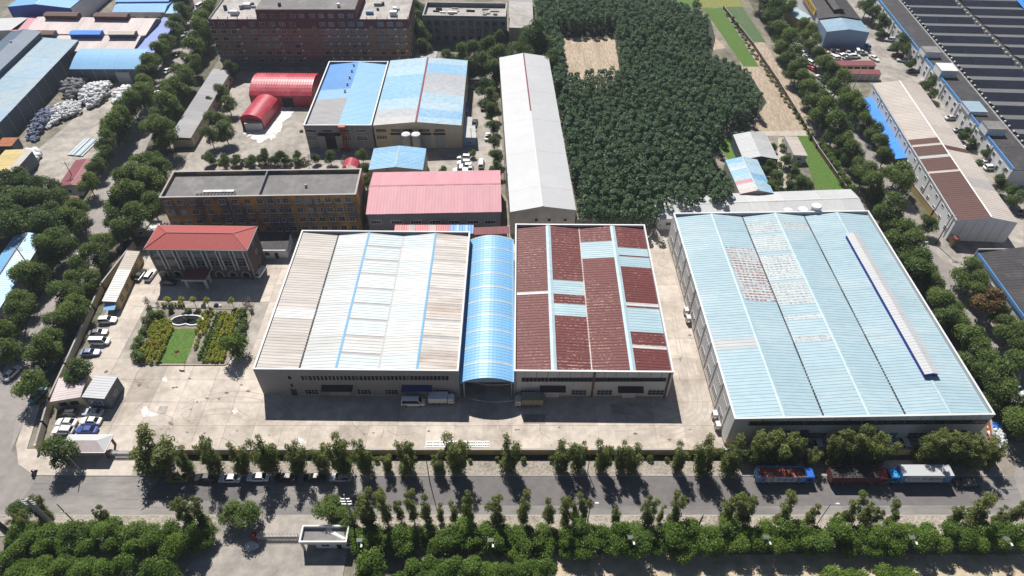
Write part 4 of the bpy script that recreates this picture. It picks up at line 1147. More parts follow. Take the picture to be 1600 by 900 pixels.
# --- red vaults
r0 = Rect((388,147),(486,148),(391,113),5.0); r = r0.flip()
t = bld('vaulted_shed', 'long crimson vaulted shed behind the white spill', 'shed', r)
roof(t, arc(r, 0, 4.5, 3.0), arc(r, r.D, 4.5, 3.0), even(12, 'roof_crimson'), .8, .05)
wbox(t, r, 0.1, .35, 0, r.D, 0, 4.5, 'roof_crimson', 'wall'); wbox(t, r, r.W-.35, r.W-.1, 0, r.D, 0, 4.5, 'roof_crimson', 'wall')
ob = t.location
for y in (.1, r.D-.1):
    a = [p-ob for p in arc(r, y, 4.45, 2.95)]; mb = MB(); mb.face(*(a+[Vector((a[-1].x,a[-1].y,0)), Vector((a[0].x,a[0].y,0))])); mb.build('gable_wall', 'roof_crimson', t, fix=False)
s, _ = hit(r0.FL, r0.FR, 448, 152); on_wall(t, r0.FL, r0.FR, s-2, s+2, 0, 3.6, .05, 'dark', 'doorway')
for f in (.2,.42,.62,.82):
    mb = MB(); p = r.pt(r.W*.5, r.D*f, 7.5)-ob; q = r.pt(r.W*.78, r.D*f, 6.4)-ob; mb.bar(p, q, .2, .15); mb.build('roof_rib', 'rust', t)
r = Rect((374,183),(409,186),(386,150),4.2)
t = bld('vaulted_shed', 'short crimson vaulted shed in front of the long vault', 'shed', r)
roof(t, arc(r, 0, 4.0, 1.6), arc(r, r.D, 4.0, 1.6), even(6, 'roof_crimson'), .8, .05)
wbox(t, r, 0, .2, 0, r.D, 0, 4.0, 'roof_crimson', 'wall'); wbox(t, r, r.W-.2, r.W, 0, r.D, 0, 4.0, 'roof_crimson', 'wall')
ob = t.location; a = [p-ob for p in arc(r, .1, 3.95, 1.55)]; mb = MB(); mb.face(*(a+[Vector((a[-1].x,a[-1].y,2.8)), Vector((a[0].x,a[0].y,2.8))])); mb.build('gable_wall', 'roof_crimson', t, fix=False)
r = Rect((381,192),(407,192),(382,187),3.2)
t = bld('shipping_container', 'white steel container in front of short crimson vault', 'container', r); wbox(t, r, 0, r.W, 0, r.D, .1, 2.9, 'trim_white', 'container_body'); wbox(t, r, -.05, r.W+.05, -.05, r.D+.05, 2.902, 3.0, 'roof_white', 'container_roof')
for q in range(9): wbox(t, r, r.W*q/8-.06, r.W*q/8+.06, -.08, -.003, .15, 2.85, 'trim_grey', 'container_rib')
r = Rect((534,262),(558,262),(537,250),4.5)
t = bld('vaulted_shed', 'small crimson vaulted shelter behind the orange block', 'shed', r); roof(t, arc(r,0,4.2,1.4), arc(r,r.D,4.2,1.4), even(3,'roof_crimson'), .7, .05); wbox(t, r, 0,.2,0,r.D,0,4.2,'roof_crimson','wall'); wbox(t, r, r.W-.2,r.W,0,r.D,0,4.2,'roof_crimson','wall')
# --- low grey house by the left street
r = Rect((265,214),(298,214),(307,109),4.0)
t = bld('row_house', 'long low house with grey ribbed lean roof beside left street trees', 'house', r)
prof = [(0,4.3),(r.W,3.8)]; walls(t, r, prof, 'wall_cream'); bays(t, r, prof, even(12, 'roof_grey'), .7, .07, .3)
on_wall(t, r.FL, r.FR, .2, r.W-.2, 2.9, 3.6, .1, 'roof_maroon', 'fascia')
for k in range(9): window(t, r.FR, r.BR, 3+k*5, 2, 1.6, 1.3)

# --- big maroon and tan brick block at the top
r = Rect((325,30),(637,30),(337,-25),19.0); r.D = 20
t = bld('dormitory_block', 'tall maroon and tan block with many windows at top left', 'building', r)
def face_bands(x0, x1, zt):
    wbox(t, r, x0, x1, 0, r.D, 0, 4.0, 'wall_slate', 'wall'); wbox(t, r, x0, x1, 0, r.D, 4.001, 15.5, 'wall_tan', 'wall'); wbox(t, r, x0, x1, 0, r.D, 15.501, zt, 'wall_maroon', 'wall')
A, B = r.FL, r.FR
sL, _ = hit(A, B, 402, 30); sR, _ = hit(A, B, 557, 30)
face_bands(0, sL, 18.4); face_bands(sL+.003, sR-.003, 22.6); face_bands(sR, r.W, 18.4)
wbox(t, r, .2, sL-.2, .2, r.D-.2, 18.401, 18.5, 'roof_flat_pale', 'flat_roof'); wbox(t, r, sR+.2, r.W-.2, .2, r.D-.2, 18.401, 18.5, 'roof_flat_pale', 'flat_roof'); wbox(t, r, sL+.2, sR-.2, .2, r.D-.2, 22.601, 22.7, 'roof_flat_grey', 'flat_roof')
for x0, x1, z in ((0,sL,18.401),(sR,r.W,18.401)):
    wbox(t, r, x0, x1, 0, .2, z, z+.6, 'wall_maroon', 'parapet')
    for q in range(6): wbox(t, r, x0+(x1-x0-.2)*q/5, x0+(x1-x0-.2)*q/5+.2, .02, .18, z+.602, z+1.6, 'rust', 'parapet_post')
wbox(t, r, 0, .2, .2, r.D, 18.401, 19.2, 'trim_grey', 'parapet')
for zr in (4.0, 7.0, 9.85, 12.65, 15.5): on_wall(t, A, B, .02, r.W-.02, zr-.07, zr+.07, .05, 'wall_maroon', 'string_course')
cols = [334,350,366,397,413,428,444,460,506,520,536,551,565,596,611,625.5]
zrow = [17.1, 14.1, 11.3, 8.4, 5.6, 2.4]
for u in cols:
    s, _ = hit(A, B, u, 50)
    for z in zrow: window(t, A, B, s, z, 2.1, 1.6, pane='glass_blue' if u > 490 and z > 8 else random.choice(['glass_dark','glass_dark','glass_blue']), nx=2)
    if random.random() < .6:
        for z in zrow[1:]: on_wall(t, A, B, s+1.5, s+2.3, z+.9, z+1.4, .5, 'trim_white', 'air_conditioner')
for u in (384, 492, 581):
    s, _ = hit(A, B, u, 50)
    for z in zrow: window(t, A, B, s, z-1.3, 1.4, .8, nx=2)
for u in (411,427,443,458,471,488,502,517,533,548):
    s, _ = hit(A, B, u, 25.5); window(t, A, B, s, 20.3, 1.9, 1.5, pane='glass_blue' if u > 465 else 'glass_dark')
rng = random.Random(5)
for q in range(15):
    xx = rng.uniform(1, sL-3) if q < 8 else rng.uniform(sR+1, r.W-4); yy = rng.uniform(2.5, 14); ww = rng.uniform(.8, 3.2)
    wbox(t, r, xx, xx+ww, yy, yy+rng.uniform(.8,2), 18.502, 18.502+rng.uniform(.5,1.9), rng.choice(['trim_white','roof_flat_dark','wall_blue','trim_grey']), 'roof_box')
wbox(t, r, sL+8, sL+9, 3, 4, 22.702, 23.8, 'roof_flat_dark', 'chimney'); wbox(t, r, sR-7, sR-6, 2, 3, 22.702, 24, 'trim_white', 'chimney')
A, B = r.FR, r.BR
for z in zrow: window(t, A, B, 4, z, 1.4, 1.3)
# --- grey block right of it
r = Rect((660,24),(790,26),(660,3),11.4)
t = bld('office_block', 'grey plaster block with roofless top and three window rows', 'building', r)
ring_walls(t, r, 11.4, 'wall_plaster', .4); copings(t, r, 11.4, 'trim_grey', .5, .12); wbox(t, r, .4, r.W-.4, .4, r.D-.4, 9.4, 9.8, 'roof_flat_pale', 'flat_roof')
on_wall(t, r.FL, r.FR, -.1, r.W+.1, 10.0, 10.35, .15, 'trim_grey', 'cornice')
for u in (670,683,696,709,722,735,747.5,760,773,786):
    s, _ = hit(r.FL, r.FR, u, 36)
    for z in (8.4, 5.2, 2.0): window(t, r.FL, r.FR, s, z, 1.7, 1.6, frame='frame_dark')
    on_wall(t, r.FL, r.FR, s-1.75, s-1.5, 0, 9.9, .1, 'trim_grey', 'pilaster')
for q in range(16):
    xx = rng.uniform(1, r.W-4); yy = rng.uniform(1.5, r.D-2); wbox(t, r, xx, xx+rng.uniform(1,4), yy, yy+rng.uniform(.4,1), 9.802, 9.802+rng.uniform(.2,.7), rng.choice(['trim_white','wall_rough','roof_flat_dark','trim_white']), 'rubble_heap')
r = Rect((795,44),(834,44),(788,-15),6.0)
t = bld('old_shed', 'worn grey sheet roofed shed right of the grey block', 'shed', r); prof = [(0,6.5),(r.W,6.0)]; walls(t, r, prof, 'wall_rough'); bays(t, r, prof, even(6,'roof_flat_pale','roof_grey'), .9, .06, .3); window(t, r.FL, r.FR, r.W*.5, 2, 1.4, 1.2)
r = Rect((649,90),(681,90),(650,81),3.4)
t = bld('small_house', 'small flat grey house behind the patchy blue roof', 'house', r); ring_walls(t, r, 3.4, 'wall_rough'); wbox(t, r, -.2, r.W+.2, -.2, r.D+.2, 3.401, 3.6, 'roof_flat_pale', 'flat_roof'); window(t, r.FL, r.FR, r.W*.5, 1.7, 1.4, 1.2)
r = Rect((733,124),(757,124),(735,112),3.2)
t = bld('small_house', 'small brown hut under dark trees left of the white roof', 'house', r); ring_walls(t, r, 3.2, 'wall_brick'); wbox(t, r, -.2, r.W+.2, -.2, r.D+.2, 3.201, 3.4, 'roof_flat_grey', 'flat_roof'); window(t, r.FL, r.FR, r.W*.5, 1.7, 1.4, 1.2)

# --- long building with brown and beige roof along the right street
r = Rect((1496,343),(1591,347),(1350,130),7.6)
t = bld('long_workshop', 'long white workshop with beige and brown gabled roof', 'workshop', r)
prof = [(0,7.6),(r.W*.53,9.0),(r.W,7.6)]; walls(t, r, prof, 'wall_white_clean')
fl = [yfrac(r, 1430, v_, 8.3) for v_ in (344,267,264,245,241,227,224,216)]
cl = [(0,fl[1]*.5,'roof_brown'),(fl[1]*.5,fl[1],'roof_brown'),(fl[1],fl[2],'roof_beige'),(fl[2],fl[3],'roof_brown'),(fl[3],fl[4],'roof_white'),(fl[4],fl[5],'roof_brown'),(fl[5],fl[6],'roof_beige'),(fl[6],fl[7],'roof_brown')]
k0 = fl[7]; cl += [(k0+(1-k0)*i/7, k0+(1-k0)*(i+1)/7, 'roof_beige') for i in range(7)]
cr = even(16, 'roof_beige'); cr[7] = (7/16,7.5/16,'roof_brown'); cr.insert(8,(7.5/16,8/16,'roof_beige')); cr[3] = (3/16, 4/16, 'roof_strip')
bays(t, r, prof, [cl, cr], .9, .08, .3); cap_strip(t, r, r.W*.53, 9.0, 'trim_white', .5)
A, B = r.BL, r.FL
for k in range(16):
    s = 3+k*(r.D-6)/15.2
    window(t, A, B, s, 5.7, 1.3, 1.0, frame='frame_white'); 
    if k > 6: window(t, A, B, s+1.2, 2.2, 1.5, 1.6, frame='frame_white', ny=2)
    if k % 2: on_wall(t, A, B, s+2.4, s+2.6, 0, 7.4, .12, 'trim_grey', 'downpipe')
on_wall(t, A, B, 0, r.D, 7.0, 7.45, .16, 'trim_white', 'gutter')
for q in range(1, 6): on_wall(t, r.FL, r.FR, r.W*q/6-.05, r.W*q/6+.05, .1, 7.3, .03, 'trim_grey', 'wall_seam')
LWR = r
# blue awning along its street side
tt = thing('awning', 'long bright blue awning along the street wall of the white workshop', 'awning', tuple(r.BL)); ob = tt.location
y1 = r.D*.97; y0 = r.D*.47; n = 9
for k in range(n):
    a, b = y0+(y1-y0)*k/n, y0+(y1-y0)*(k+1)/n
    mb = MB(); mb.face(r.pt(-3.4,a,2.9)-ob, r.pt(-3.4,b-.04,2.9)-ob, r.pt(-.02,b-.04,3.7)-ob, r.pt(-.02,a,3.7)-ob); mb.face(r.pt(-3.4,a,2.6)-ob, r.pt(-3.4,b-.04,2.6)-ob, r.pt(-3.4,b-.04,2.9)-ob, r.pt(-3.4,a,2.9)-ob); mb.build('awning_sheet', 'tarp_blue', tt, fix=False)
    mb = MB(); p = r.pt(-3.2, a+.1)-ob; mb.tube([p, p+Vector((0,0,2.8))], .06, 6); mb.build('awning_post', 'steel', tt)

# --- pale blue fronted workshop with black roof, top right
r = Rect((1292,49),(1359,50),(1284,37),6.8); h0 = 6.8
t = bld('paint_workshop', 'blue fronted workshop with black roof and yellow sign top right', 'workshop', r)
r.D = 62; D1 = 11
prof = [(0,6.8),(r.W*.5,8.0),(r.W,6.8)]
walls(t, r, prof, 'wall_blue')
bays(t, r, prof, even(3, 'roof_steelblue'), .8, .05, y0=-.3, y1=D1); bays(t, r, [(x-.3*(x == 0), z+.5) for x, z in prof], even(9, 'roof_charcoal'), .9, .05, y0=D1, y1=r.D)
ob = t.location
mb = MB(); mb.prism([r.pt(x,y)-ob for x,y in ((r.W*.5-2,D1+4),(r.W*.5+2,D1+4),(r.W*.5+2,r.D-2),(r.W*.5-2,r.D-2))], 7.6, 9.6); mb.build('roof_monitor', 'dark', t)
roof(t, [r.pt(r.W*.5-2.4,D1+3.6,9.6), r.pt(r.W*.5,D1+3.6,10.2), r.pt(r.W*.5+2.4,D1+3.6,9.6)], [r.pt(r.W*.5-2.4,r.D,9.6), r.pt(r.W*.5,r.D,10.2), r.pt(r.W*.5+2.4,r.D,9.6)], even(6,'roof_charcoal'), .9, .05, 'monitor_roof')
A, B = r.BL, r.FL
on_wall(t, A, B, 0, r.D-D1, 0, 7.2, .12, 'wall_white_clean', 'side_wall')
for k in range(8): window(t, A, B, 4+k*6, 4.6, 1.4, 1.6)
sg = thing('wall_sign', 'yellow signboard with brown characters on the black roofed workshop', 'sign', tuple(r.pt(-.3, D1+14, 0)))
d = (B-A).normalized(); sg.rotation_euler = (0,0,math.atan2(d.y, d.x))
mb = MB(); mb.box(-10, 9, -.3, -.05, 6.4, 9.0); mb.build('board', 'yellow_sign', sg)
mb = MB()
for a, b in ((-10.1,-9.9),(8.9,9.1)): mb.box(a, b, -.35, 0, 6.3, 9.1)
mb.box(-9.9, 8.9, -.34, -.28, 8.9, 9.08); mb.box(-9.9, 8.9, -.34, -.28, 6.32, 6.5); mb.build('sign_frame', 'trim_grey', sg)
# blurred blocks of strokes: the characters cannot be read in the photograph
for k in range(7):
    x = -8.3+k*2.3 if k < 2 else -3.3+(k-2)*2.3
    mb = MB(); rr = random.Random(k)
    for q in range(3): mb.box(x-.7+rr.random()*.2, x+.6+rr.random()*.2, -.33, -.302, 7.0+q*.6, 7.22+q*.6)
    mb.box(x-.12+rr.uniform(-.3,.3), x+.12+rr.uniform(0,.2), -.34, -.302, 6.85, 8.5); mb.build('lettering', 'brown_print', sg, fix=False)
r2 = Rect((1252,29),(1267,26),(1237,3),5.0)
t2 = bld('awning', 'pale blue sheet awning left of the black roofed workshop', 'awning', r2); prof = [(0,4.2),(r2.W,5.2)]; bays(t2, r2, prof, even(5,'roof_paleblue'), .8, .05); walls(t2, r2, prof, 'wall_yellow')
# carports
for pl, pr, pb, lab in (((1302,102),(1369,102),(1302,96),'narrow maroon carport roof nearer the blue front'), ((1312,115),(1377,116),(1308,109),'lower maroon roofed garage row with pale front')):
    r2 = Rect(pl, pr, pb, 2.6); t2 = bld('garage_row', lab, 'garage', r2); prof = [(0,2.6),(r2.D,3.0)]; q = r2.flip(); bays(t2, q, [(0,2.5),(q.W,3.0)], even(6,'roof_maroon'), .7, .06, .2); walls(t2, q, [(0,2.4),(q.W,2.9)], 'wall_cream')
    for k in range(6): on_wall(t2, r2.FL, r2.FR, r2.W*(k+.12)/6, r2.W*(k+.88)/6, 0, 2.0, .05, 'trim_grey' if 'lower' in lab else 'dark', 'garage_door')

# --- solar factory
fl_ = P(1370, 0, 6); X0 = 159.5; Y0s, Y1s = 176, 330
t = thing('solar_factory', 'huge white factory whose roof carries rows of dark solar panels', 'factory', (X0, Y0s, 0)); ob = t.location
def fb(x0, x1, y0, y1, z0, z1, m, name):
    mb = MB(); mb.box(x0-ob.x, x1-ob.x, y0-ob.y, y1-ob.y, z0, z1); return mb.build(name, m, t, fix=False)
fb(X0, X0+9, Y0s, Y1s, 0, 5.6, 'wall_white_clean', 'wall'); fb(X0+9.002, 262, Y0s, Y1s, 0, 6.1, 'wall_white_clean', 'wall'); fb(X0+9.1, 261.9, Y0s+.1, Y1s-.1, 6.102, 6.2, 'roof_charcoal', 'roof_deck')
fb(X0-.12, X0+.2, Y0s, Y1s, 5.602, 6.4, 'trim_blue', 'fascia')
ny = 12
for k in range(ny):
    a = Y0s+(Y1s-Y0s)*k/ny; fb(X0+.2, X0+9, a, a+(Y1s-Y0s)/ny-.06, 5.602, 5.72+.04*(k % 2), 'roof_charcoal', 'roof_panel')
A, B = Vector((X0, Y1s, 0)), Vector((X0, Y0s, 0))
for k in range(34):
    s = 3+k*4.5; window(t, A, B, s, 3.9, 1.6, 1.4, frame='frame_white'); window(t, A, B, s, 1.6, 1.4, 2.0, frame='frame_white')
    if k % 3 == 0: on_wall(t, A, B, s+2.2, s+2.6, 0, 5.5, .3, 'wall_white_clean', 'pilaster')
for y, h, w, m in ((253,2.2,5,'roof_flat_grey'),(238,2.6,6,'trim_white'),(212,1.2,7,'roof_steelblue'),(198,2.4,5,'roof_flat_grey')):
    fb(X0-.4, X0+5.5, y-w/2, y+w/2, 5.73, 5.73+h, 'wall_white_clean', 'stair_head'); fb(X0-.5, X0+5.6, y-w/2-.1, y+w/2+.1, 5.732+h, 5.95+h, m, 'stair_head_roof')
per = 9.1; yb = 181.0
for k in range(16):
    ya = yb+per*k; yr = ya+per*.5; zt, zb = 7.25, 6.35
    for x0, x1 in ((X0+9.4, 191.2), (194.2, 226), (227.5, 262)):
        n = max(3, round((x1-x0)/8))
        for q in range(n):
            xa, xb = x0+(x1-x0)*q/n, x0+(x1-x0)*(q+1)/n-.08
            key = ('sol', round(xb-xa, 2))
            if key not in WIN:
                w_ = xb-xa; mb = MB(); mb.face((0,0,zb),(w_,0,zb),(w_,per*.52,zt),(0,per*.52,zt)); me1 = mb.mesh('solar_array','solar',fix=False)
                gr = MB(); nn = max(2, round(w_/1.15))
                for a in range(nn+1): gr.bar((w_*a/nn,.02,zb+.02),(w_*a/nn,per*.52-.02,zt+.02),.035,.03)
                for b in range(3): f = (b+.5)/3*.92+.04; gr.bar((0,per*.52*f,zb+(zt-zb)*f+.02),(w_,per*.52*f,zb+(zt-zb)*f+.02),.035,.03)
                me2 = gr.mesh('module_frame','frame_dark',fix=False)
                bk = MB(); rib_sheet(bk, [(0,per*.52,zt-.02),(0,per*.99,zb)], [(w_,per*.52,zt-.02),(w_,per*.99,zb)], .9, .1); me3 = bk.mesh('roof_panel','solar_back',fix=False)
                if me3.polygons[0].normal.z < 0: me3.flip_normals()
                WIN[key] = (me1, me2, me3)
            m1, m2, m3 = WIN[key]; lo = (xa-ob.x, ya-ob.y, 0)
            o = put('solar_array', m1, t, lo); put('module_frame', m2, o); put('roof_panel', m3, t, lo)
    for x in (X0+9.2, 192.0, 193.6):
        for q in range(3):
            key = 'vent'
            if key not in WIN:
                mb = MB(); mb.tube([(0,0,6.2),(0,0,6.75),(0,0,6.9),(0,0,7.15)], [.2,.2,.42,.12], 8); WIN[key] = mb.mesh('roof_vent','trim_white',fix=False)
            if x != 193.6: put('roof_vent', WIN['vent'], t, (x-ob.x, ya+1.2+q*2.9-ob.y, 0))
mb = MB(); mb.face(*[p-ob for p in (P(1570,-4,7.4), P(1584,-4,7.4), P(1606,24,7.4), P(1592,20,7.4))]); 
mb = MB(); a, b = P(1573,-6,7.45), P(1604,26,7.45); mb.bar(a-ob, b-ob, 2.2, .12); mb.build('blue_walkway', 'tarp_blue', t)
piv = Vector((159.8,240,0)); an = R(-3.2); rot = Matrix.Rotation(an, 3, 'Z'); t.location = piv+rot@(Vector(t.location)-piv); t.rotation_euler = (0,0,an)
# --- black roofed shed, right edge
r = Rect((1625,520),(1800,520),(1532,391),6.0); r.o = Vector((126.6,98,0)); r.ux = Vector((1,0,0)); r.uy = Vector((0,1,0)); r.W = 40; r.D = 40
t = bld('black_shed', 'white walled shed with black roof and blue eave at right edge', 'shed', r)
prof = [(0,6.0),(r.W*.5,8.2),(r.W,6.0)]; walls(t, r, prof, 'wall_white_clean'); bays(t, r, prof, even(7,'roof_charcoal'), .9, .06, .3)
on_wall(t, r.BL, r.FL, 0, r.D, 5.1, 5.95, .25, 'trim_blue', 'fascia')
wbox(t, r, -.3, r.W+.3, r.D+.02, r.D+.4, 0, 6.8, 'trim_grey', 'gable_parapet')
for k in range(6): window(t, r.BL, r.FL, 4+k*6.2, 2.6, 1.6, 1.6, ny=2); on_wall(t, r.BL, r.FL, 6.6+k*6.2, 6.8+k*6.2, 0, 5.0, .2, 'trim_grey', 'downpipe')
ob = t.location
for x, y in ((9,33),(12,20),(7,27)):
    mb = MB(); p = r.pt(x,y,6.0+2.2*x/20)-ob; mb.box(p.x-1, p.x+1, p.y-.5, p.y+.5, p.z+.1, p.z+.5); mb.build('skylight', 'roof_steelblue', t)
# --- low white building behind the big shed
r0 = Rect((1030,342),(1352,330),(1037,318),4.2); r0.D = 11; r = r0.flip()
t = bld('low_shed', 'long low white roofed shed behind the big blue shed', 'shed', r); prof = [(0,4.0),(r.W*.5,4.9),(r.W,4.0)]
walls(t, r, prof, 'wall_white'); bays(t, r, prof, even(11,'roof_light','roof_white'), .8, .07, .3); cap_strip(t, r, r.W*.5, 4.9, 'trim_white', .5)
for k in range(10): window(t, r0.FL, r0.FR, 3+k*6, 2.2, 1.5, 1.2)
# --- farm sheds by the fields
r = Rect((1161,248),(1216,248),(1150,211),4.0)
t = bld('farm_shed', 'white and grey gabled farm shed beside grass patch', 'shed', r); prof = [(0,4),(r.W*.48,5.2),(r.W,4)]; walls(t, r, prof, 'wall_slate'); bays(t, r, prof, [even(4,'roof_white'), even(4,'roof_light')], .8, .06, .3)
window(t, r.FL, r.FR, r.W*.5, 2, 1.5, 1.2)
r = Rect((1156,302),(1209,301),(1137,251),4.5)
t = bld('farm_shed', 'light blue patched farm shed at plantation edge', 'shed', r); prof = [(0,4.5),(r.W*.5,5.8),(r.W,4.5)]; walls(t, r, prof, 'wall_rough'); bays(t, r, prof, [[(0,.1,'roof_pinkwhite'),(.1,.25,'roof_light'),(.25,.34,'roof_pink'),(.34,.5,'roof_worn'),(.5,.66,'roof_blue'),(.66,.72,'roof_light'),(.72,.86,'roof_worn'),(.86,1,'roof_worn_blue')], even(6,'roof_worn_blue','roof_worn')], .8, .06, .3); cap_strip(t, r, r.W*.5, 5.8, 'roof_paleblue', .6)
window(t, r.FL, r.FR, r.W*.5, 2, 1.5, 1.2)
r = Rect((1240,242),(1262,242),(1226,214),3.2)
t = bld('farm_shed', 'small tan roofed hut beside the long grass strip', 'shed', r); prof = [(0,3.4),(r.W,3.1)]; walls(t, r, prof, 'wall_white'); bays(t, r, prof, even(5,'roof_beige'), .6, .06, .3); window(t, r.FL, r.FR, r.W*.5, 1.6, 1.4, 1.0)
r = Rect((1154,184),(1166,184),(1155,179),2.4)
t = bld('farm_shed', 'tiny blue roofed hut in shade of the plantation', 'shed', r); prof = [(0,2.4),(r.W,2.3)]; walls(t, r, prof, 'wall_rough'); bays(t, r, prof, even(1,'roof_blue'), .6, .06, .2); on_wall(t, r.FL, r.FR, .5, 1.3, 0, 1.8, .05, 'dark', 'door')
# --- left side: scrap merchant's sheds
r = Rect((0,187),(50,187),(112,62),7.0); r.o = Vector((-203, 176, 0)); r.ux = Vector((1,0.02,0)).normalized(); r.uy = Vector((-.02,1,0)).normalized(); r.W = 31.5; r.D = 86
t = bld('scrap_shed', 'big slate walled shed with steel blue roof beside scrap heaps', 'shed', r)
prof = [(0,6.6),(r.W*.5,8.6),(r.W,7.2)]; walls(t, r, prof, 'wall_slate'); bays(t, r, prof, even(11,'roof_steelblue'), .9, .06, .3)
ob = t.location; xm = r.W*.38
mb = MB(); mb.prism([r.pt(x,y)-ob for x,y in ((xm-5.5,1),(xm+5.5,1),(xm+5.5,r.D+1),(xm-5.5,r.D+1))], 6.5, 10.4); mb.build('roof_monitor', 'wall_slate', t)
roof(t, [r.pt(xm-6,.5,10.4), r.pt(xm,.5,11.4), r.pt(xm+6,.5,10.4)], [r.pt(xm-6,r.D+1.4,10.4), r.pt(xm,r.D+1.4,11.4), r.pt(xm+6,r.D+1.4,10.4)], even(11,'roof_slate'), .9, .05, 'monitor_roof')
for k in range(8): 
    mb = MB(); p = r.pt(xm+.2, 6+k*10, 11.4)-ob; mb.tube([p, p+Vector((0,0,.4)), p+Vector((0,0,.7))], [.3,.45,.15], 8); mb.build('roof_vent', 'trim_white', t)
for k in range(13): on_wall(t, r.FR, r.BR, 3+k*6.6, 3.25+k*6.6, 0, 7, .15, 'trim_grey', 'wall_seam')
r0 = Rect((108,108),(217,108),(120,86),5.5); r = r0.flip()
t = bld('vaulted_shed', 'pale blue vaulted lean roof behind the white sack heap', 'shed', r)
roof(t, [r.pt(r.W*i/8, 0, 5.5+2.6*math.sin(math.pi/2*i/8)) for i in range(9)], [r.pt(r.W*i/8, r.D, 5.5+2.6*math.sin(math.pi/2*i/8)) for i in range(9)], even(8,'roof_bright'), .8, .05)
ring_walls(t, r, 5.45, 'wall_slate')
for k in range(1,6): on_wall(t, r0.FL, r0.FR, r0.W*k/6-.1, r0.W*k/6+.1, 0, 5.4, .1, 'trim_grey', 'column')
s,_ = hit(r0.FL,r0.FR,192,118); on_wall(t, r0.FL, r0.FR, s-2.5, s+2.5, 0, 4.2, .12, 'door_grey', 'door')
def gable_x(name, label, pl, pr, depth, h, rise, wm, rm, cat='shed', n=8, monitors=(), sh=.5, rd=.05):
    r0 = Rect(pl, pr, pl, h); r0.D = depth; r = r0.flip(); t = bld(name, label, cat, r)
    prof = [(0,h),(r.W*sh,h+rise),(r.W,h)]; walls(t, r, prof, wm); bays(t, r, prof, even(n, rm), .9, rd, .3)
    ob = t.location
    for f0, f1, wm2, rm2 in monitors:
        y0, y1 = r.D*(1-f1), r.D*(1-f0); zc = h+rise; 
        mb = MB(); mb.prism([r.pt(x,y)-ob for x,y in ((r.W*sh-1.6,y0),(r.W*sh+1.6,y0),(r.W*sh+1.6,y1),(r.W*sh-1.6,y1))], zc-.6, zc+1.5); mb.build('roof_monitor', wm2, t)
        roof(t, [r.pt(r.W*sh-2,y0-.2,zc+1.5), r.pt(r.W*sh,y0-.2,zc+2), r.pt(r.W*sh+2,y0-.2,zc+1.5)], [r.pt(r.W*sh-2,y1+.2,zc+1.5), r.pt(r.W*sh,y1+.2,zc+2), r.pt(r.W*sh+2,y1+.2,zc+1.5)], even(3, rm2), .8, .05, 'monitor_roof')
    for k in range(4): window(t, r0.FL, r0.FR, r0.W*(k+.5)/4, h*.5, 2, 1.2)
    return t, r0
gable_x('old_shed', 'farther pale pinkish shed with two maroon roof monitors', (38,52), (226,55), 16, 6, 1.6, 'wall_rough', 'roof_pinkwhite', n=12, monitors=((.08,.36,'wall_maroon','roof_brown'),(.5,.78,'wall_maroon','roof_brown')), sh=.75)
gable_x('old_shed', 'nearer pale pinkish shed with blue and brown roof monitors', (20,80), (206,80), 14, 5.5, 1.6, 'wall_rough', 'roof_pinkwhite', n=12, monitors=((.02,.28,'wall_slate','roof_brown'),(.42,.68,'wall_royal','tarp_blue'),(.75,.97,'wall_slate','roof_beige')), sh=.72)
r = Rect((206,80),(240,81),(241,29),4.5)
t = bld('lean_to', 'violet blue sloping roof between pinkish shed and street trees', 'shed', r); prof = [(0,5.2),(r.W,4.2)]; walls(t, r, prof, 'wall_slate'); bays(t, r, prof, even(7,'roof_violet'), .8, .05, .2)
r = Rect((11,10),(110,12),(30,-25),8.0); r.D = 45
t = bld('blue_warehouse', 'royal blue fronted warehouse with light blue roof in top left corner', 'warehouse', r); prof = [(0,8),(r.W*.47,9.4),(r.W,8)]; walls(t, r, prof, 'wall_royal'); bays(t, r, prof, even(6,'roof_bright'), .9, .06, .3); cap_strip(t, r, r.W*.47, 9.4, 'trim_white', .5)
on_wall(t, r.FR, r.BR, 0, r.D, 0, 7.7, .08, 'wall_white_clean', 'side_wall')
for k in range(6): window(t, r.FR, r.BR, 4+k*6, 2, 2.4, 2.6); window(t, r.FR, r.BR, 4+k*6, 6, 4, .8, nx=4)
gable_x('blue_shed', 'blue roofed shed with pale canopy at top beside street trees', (176,19), (256,19), 16, 5, 1.2, 'wall_white', 'roof_bright', n=6, sh=.25)
gable_x('blue_shed', 'deep blue roofed shed behind the pale blue canopy', (180,3), (262,2), 18, 6.5, 1.2, 'wall_royal', 'roof_deep', n=6)
gable_x('blue_shed', 'small light blue roof at street corner beyond the violet roof', (250,21), (275,21), 20, 4.5, .8, 'wall_rough', 'roof_bright', n=3)
r = Rect((17,48),(37,49),(5,24),4.5)
t = bld('flat_house', 'flat pink roofed house at far left beside pinkish sheds', 'house', r); ring_walls(t, r, 4.5, 'wall_white'); wbox(t, r, -.2, r.W+.2, -.2, r.D+.2, 4.501, 4.7, 'roof_pink', 'flat_roof'); window(t, r.FR, r.BR, 5, 2.2, 1.5, 1.3)
r = Rect((-20,49),(1,48),(-10,30),4.5); r.W = 12
t = bld('flat_house', 'white flat roofed house touching the left photo edge', 'house', r); ring_walls(t, r, 4.5, 'wall_white'); wbox(t, r, -.2, r.W+.2, -.2, r.D+.2, 4.501, 4.7, 'roof_white', 'flat_roof'); window(t, r.FR, r.BR, 5, 2.2, 1.5, 1.3)
r = Rect((90,290),(122,289),(108,251),4.0)
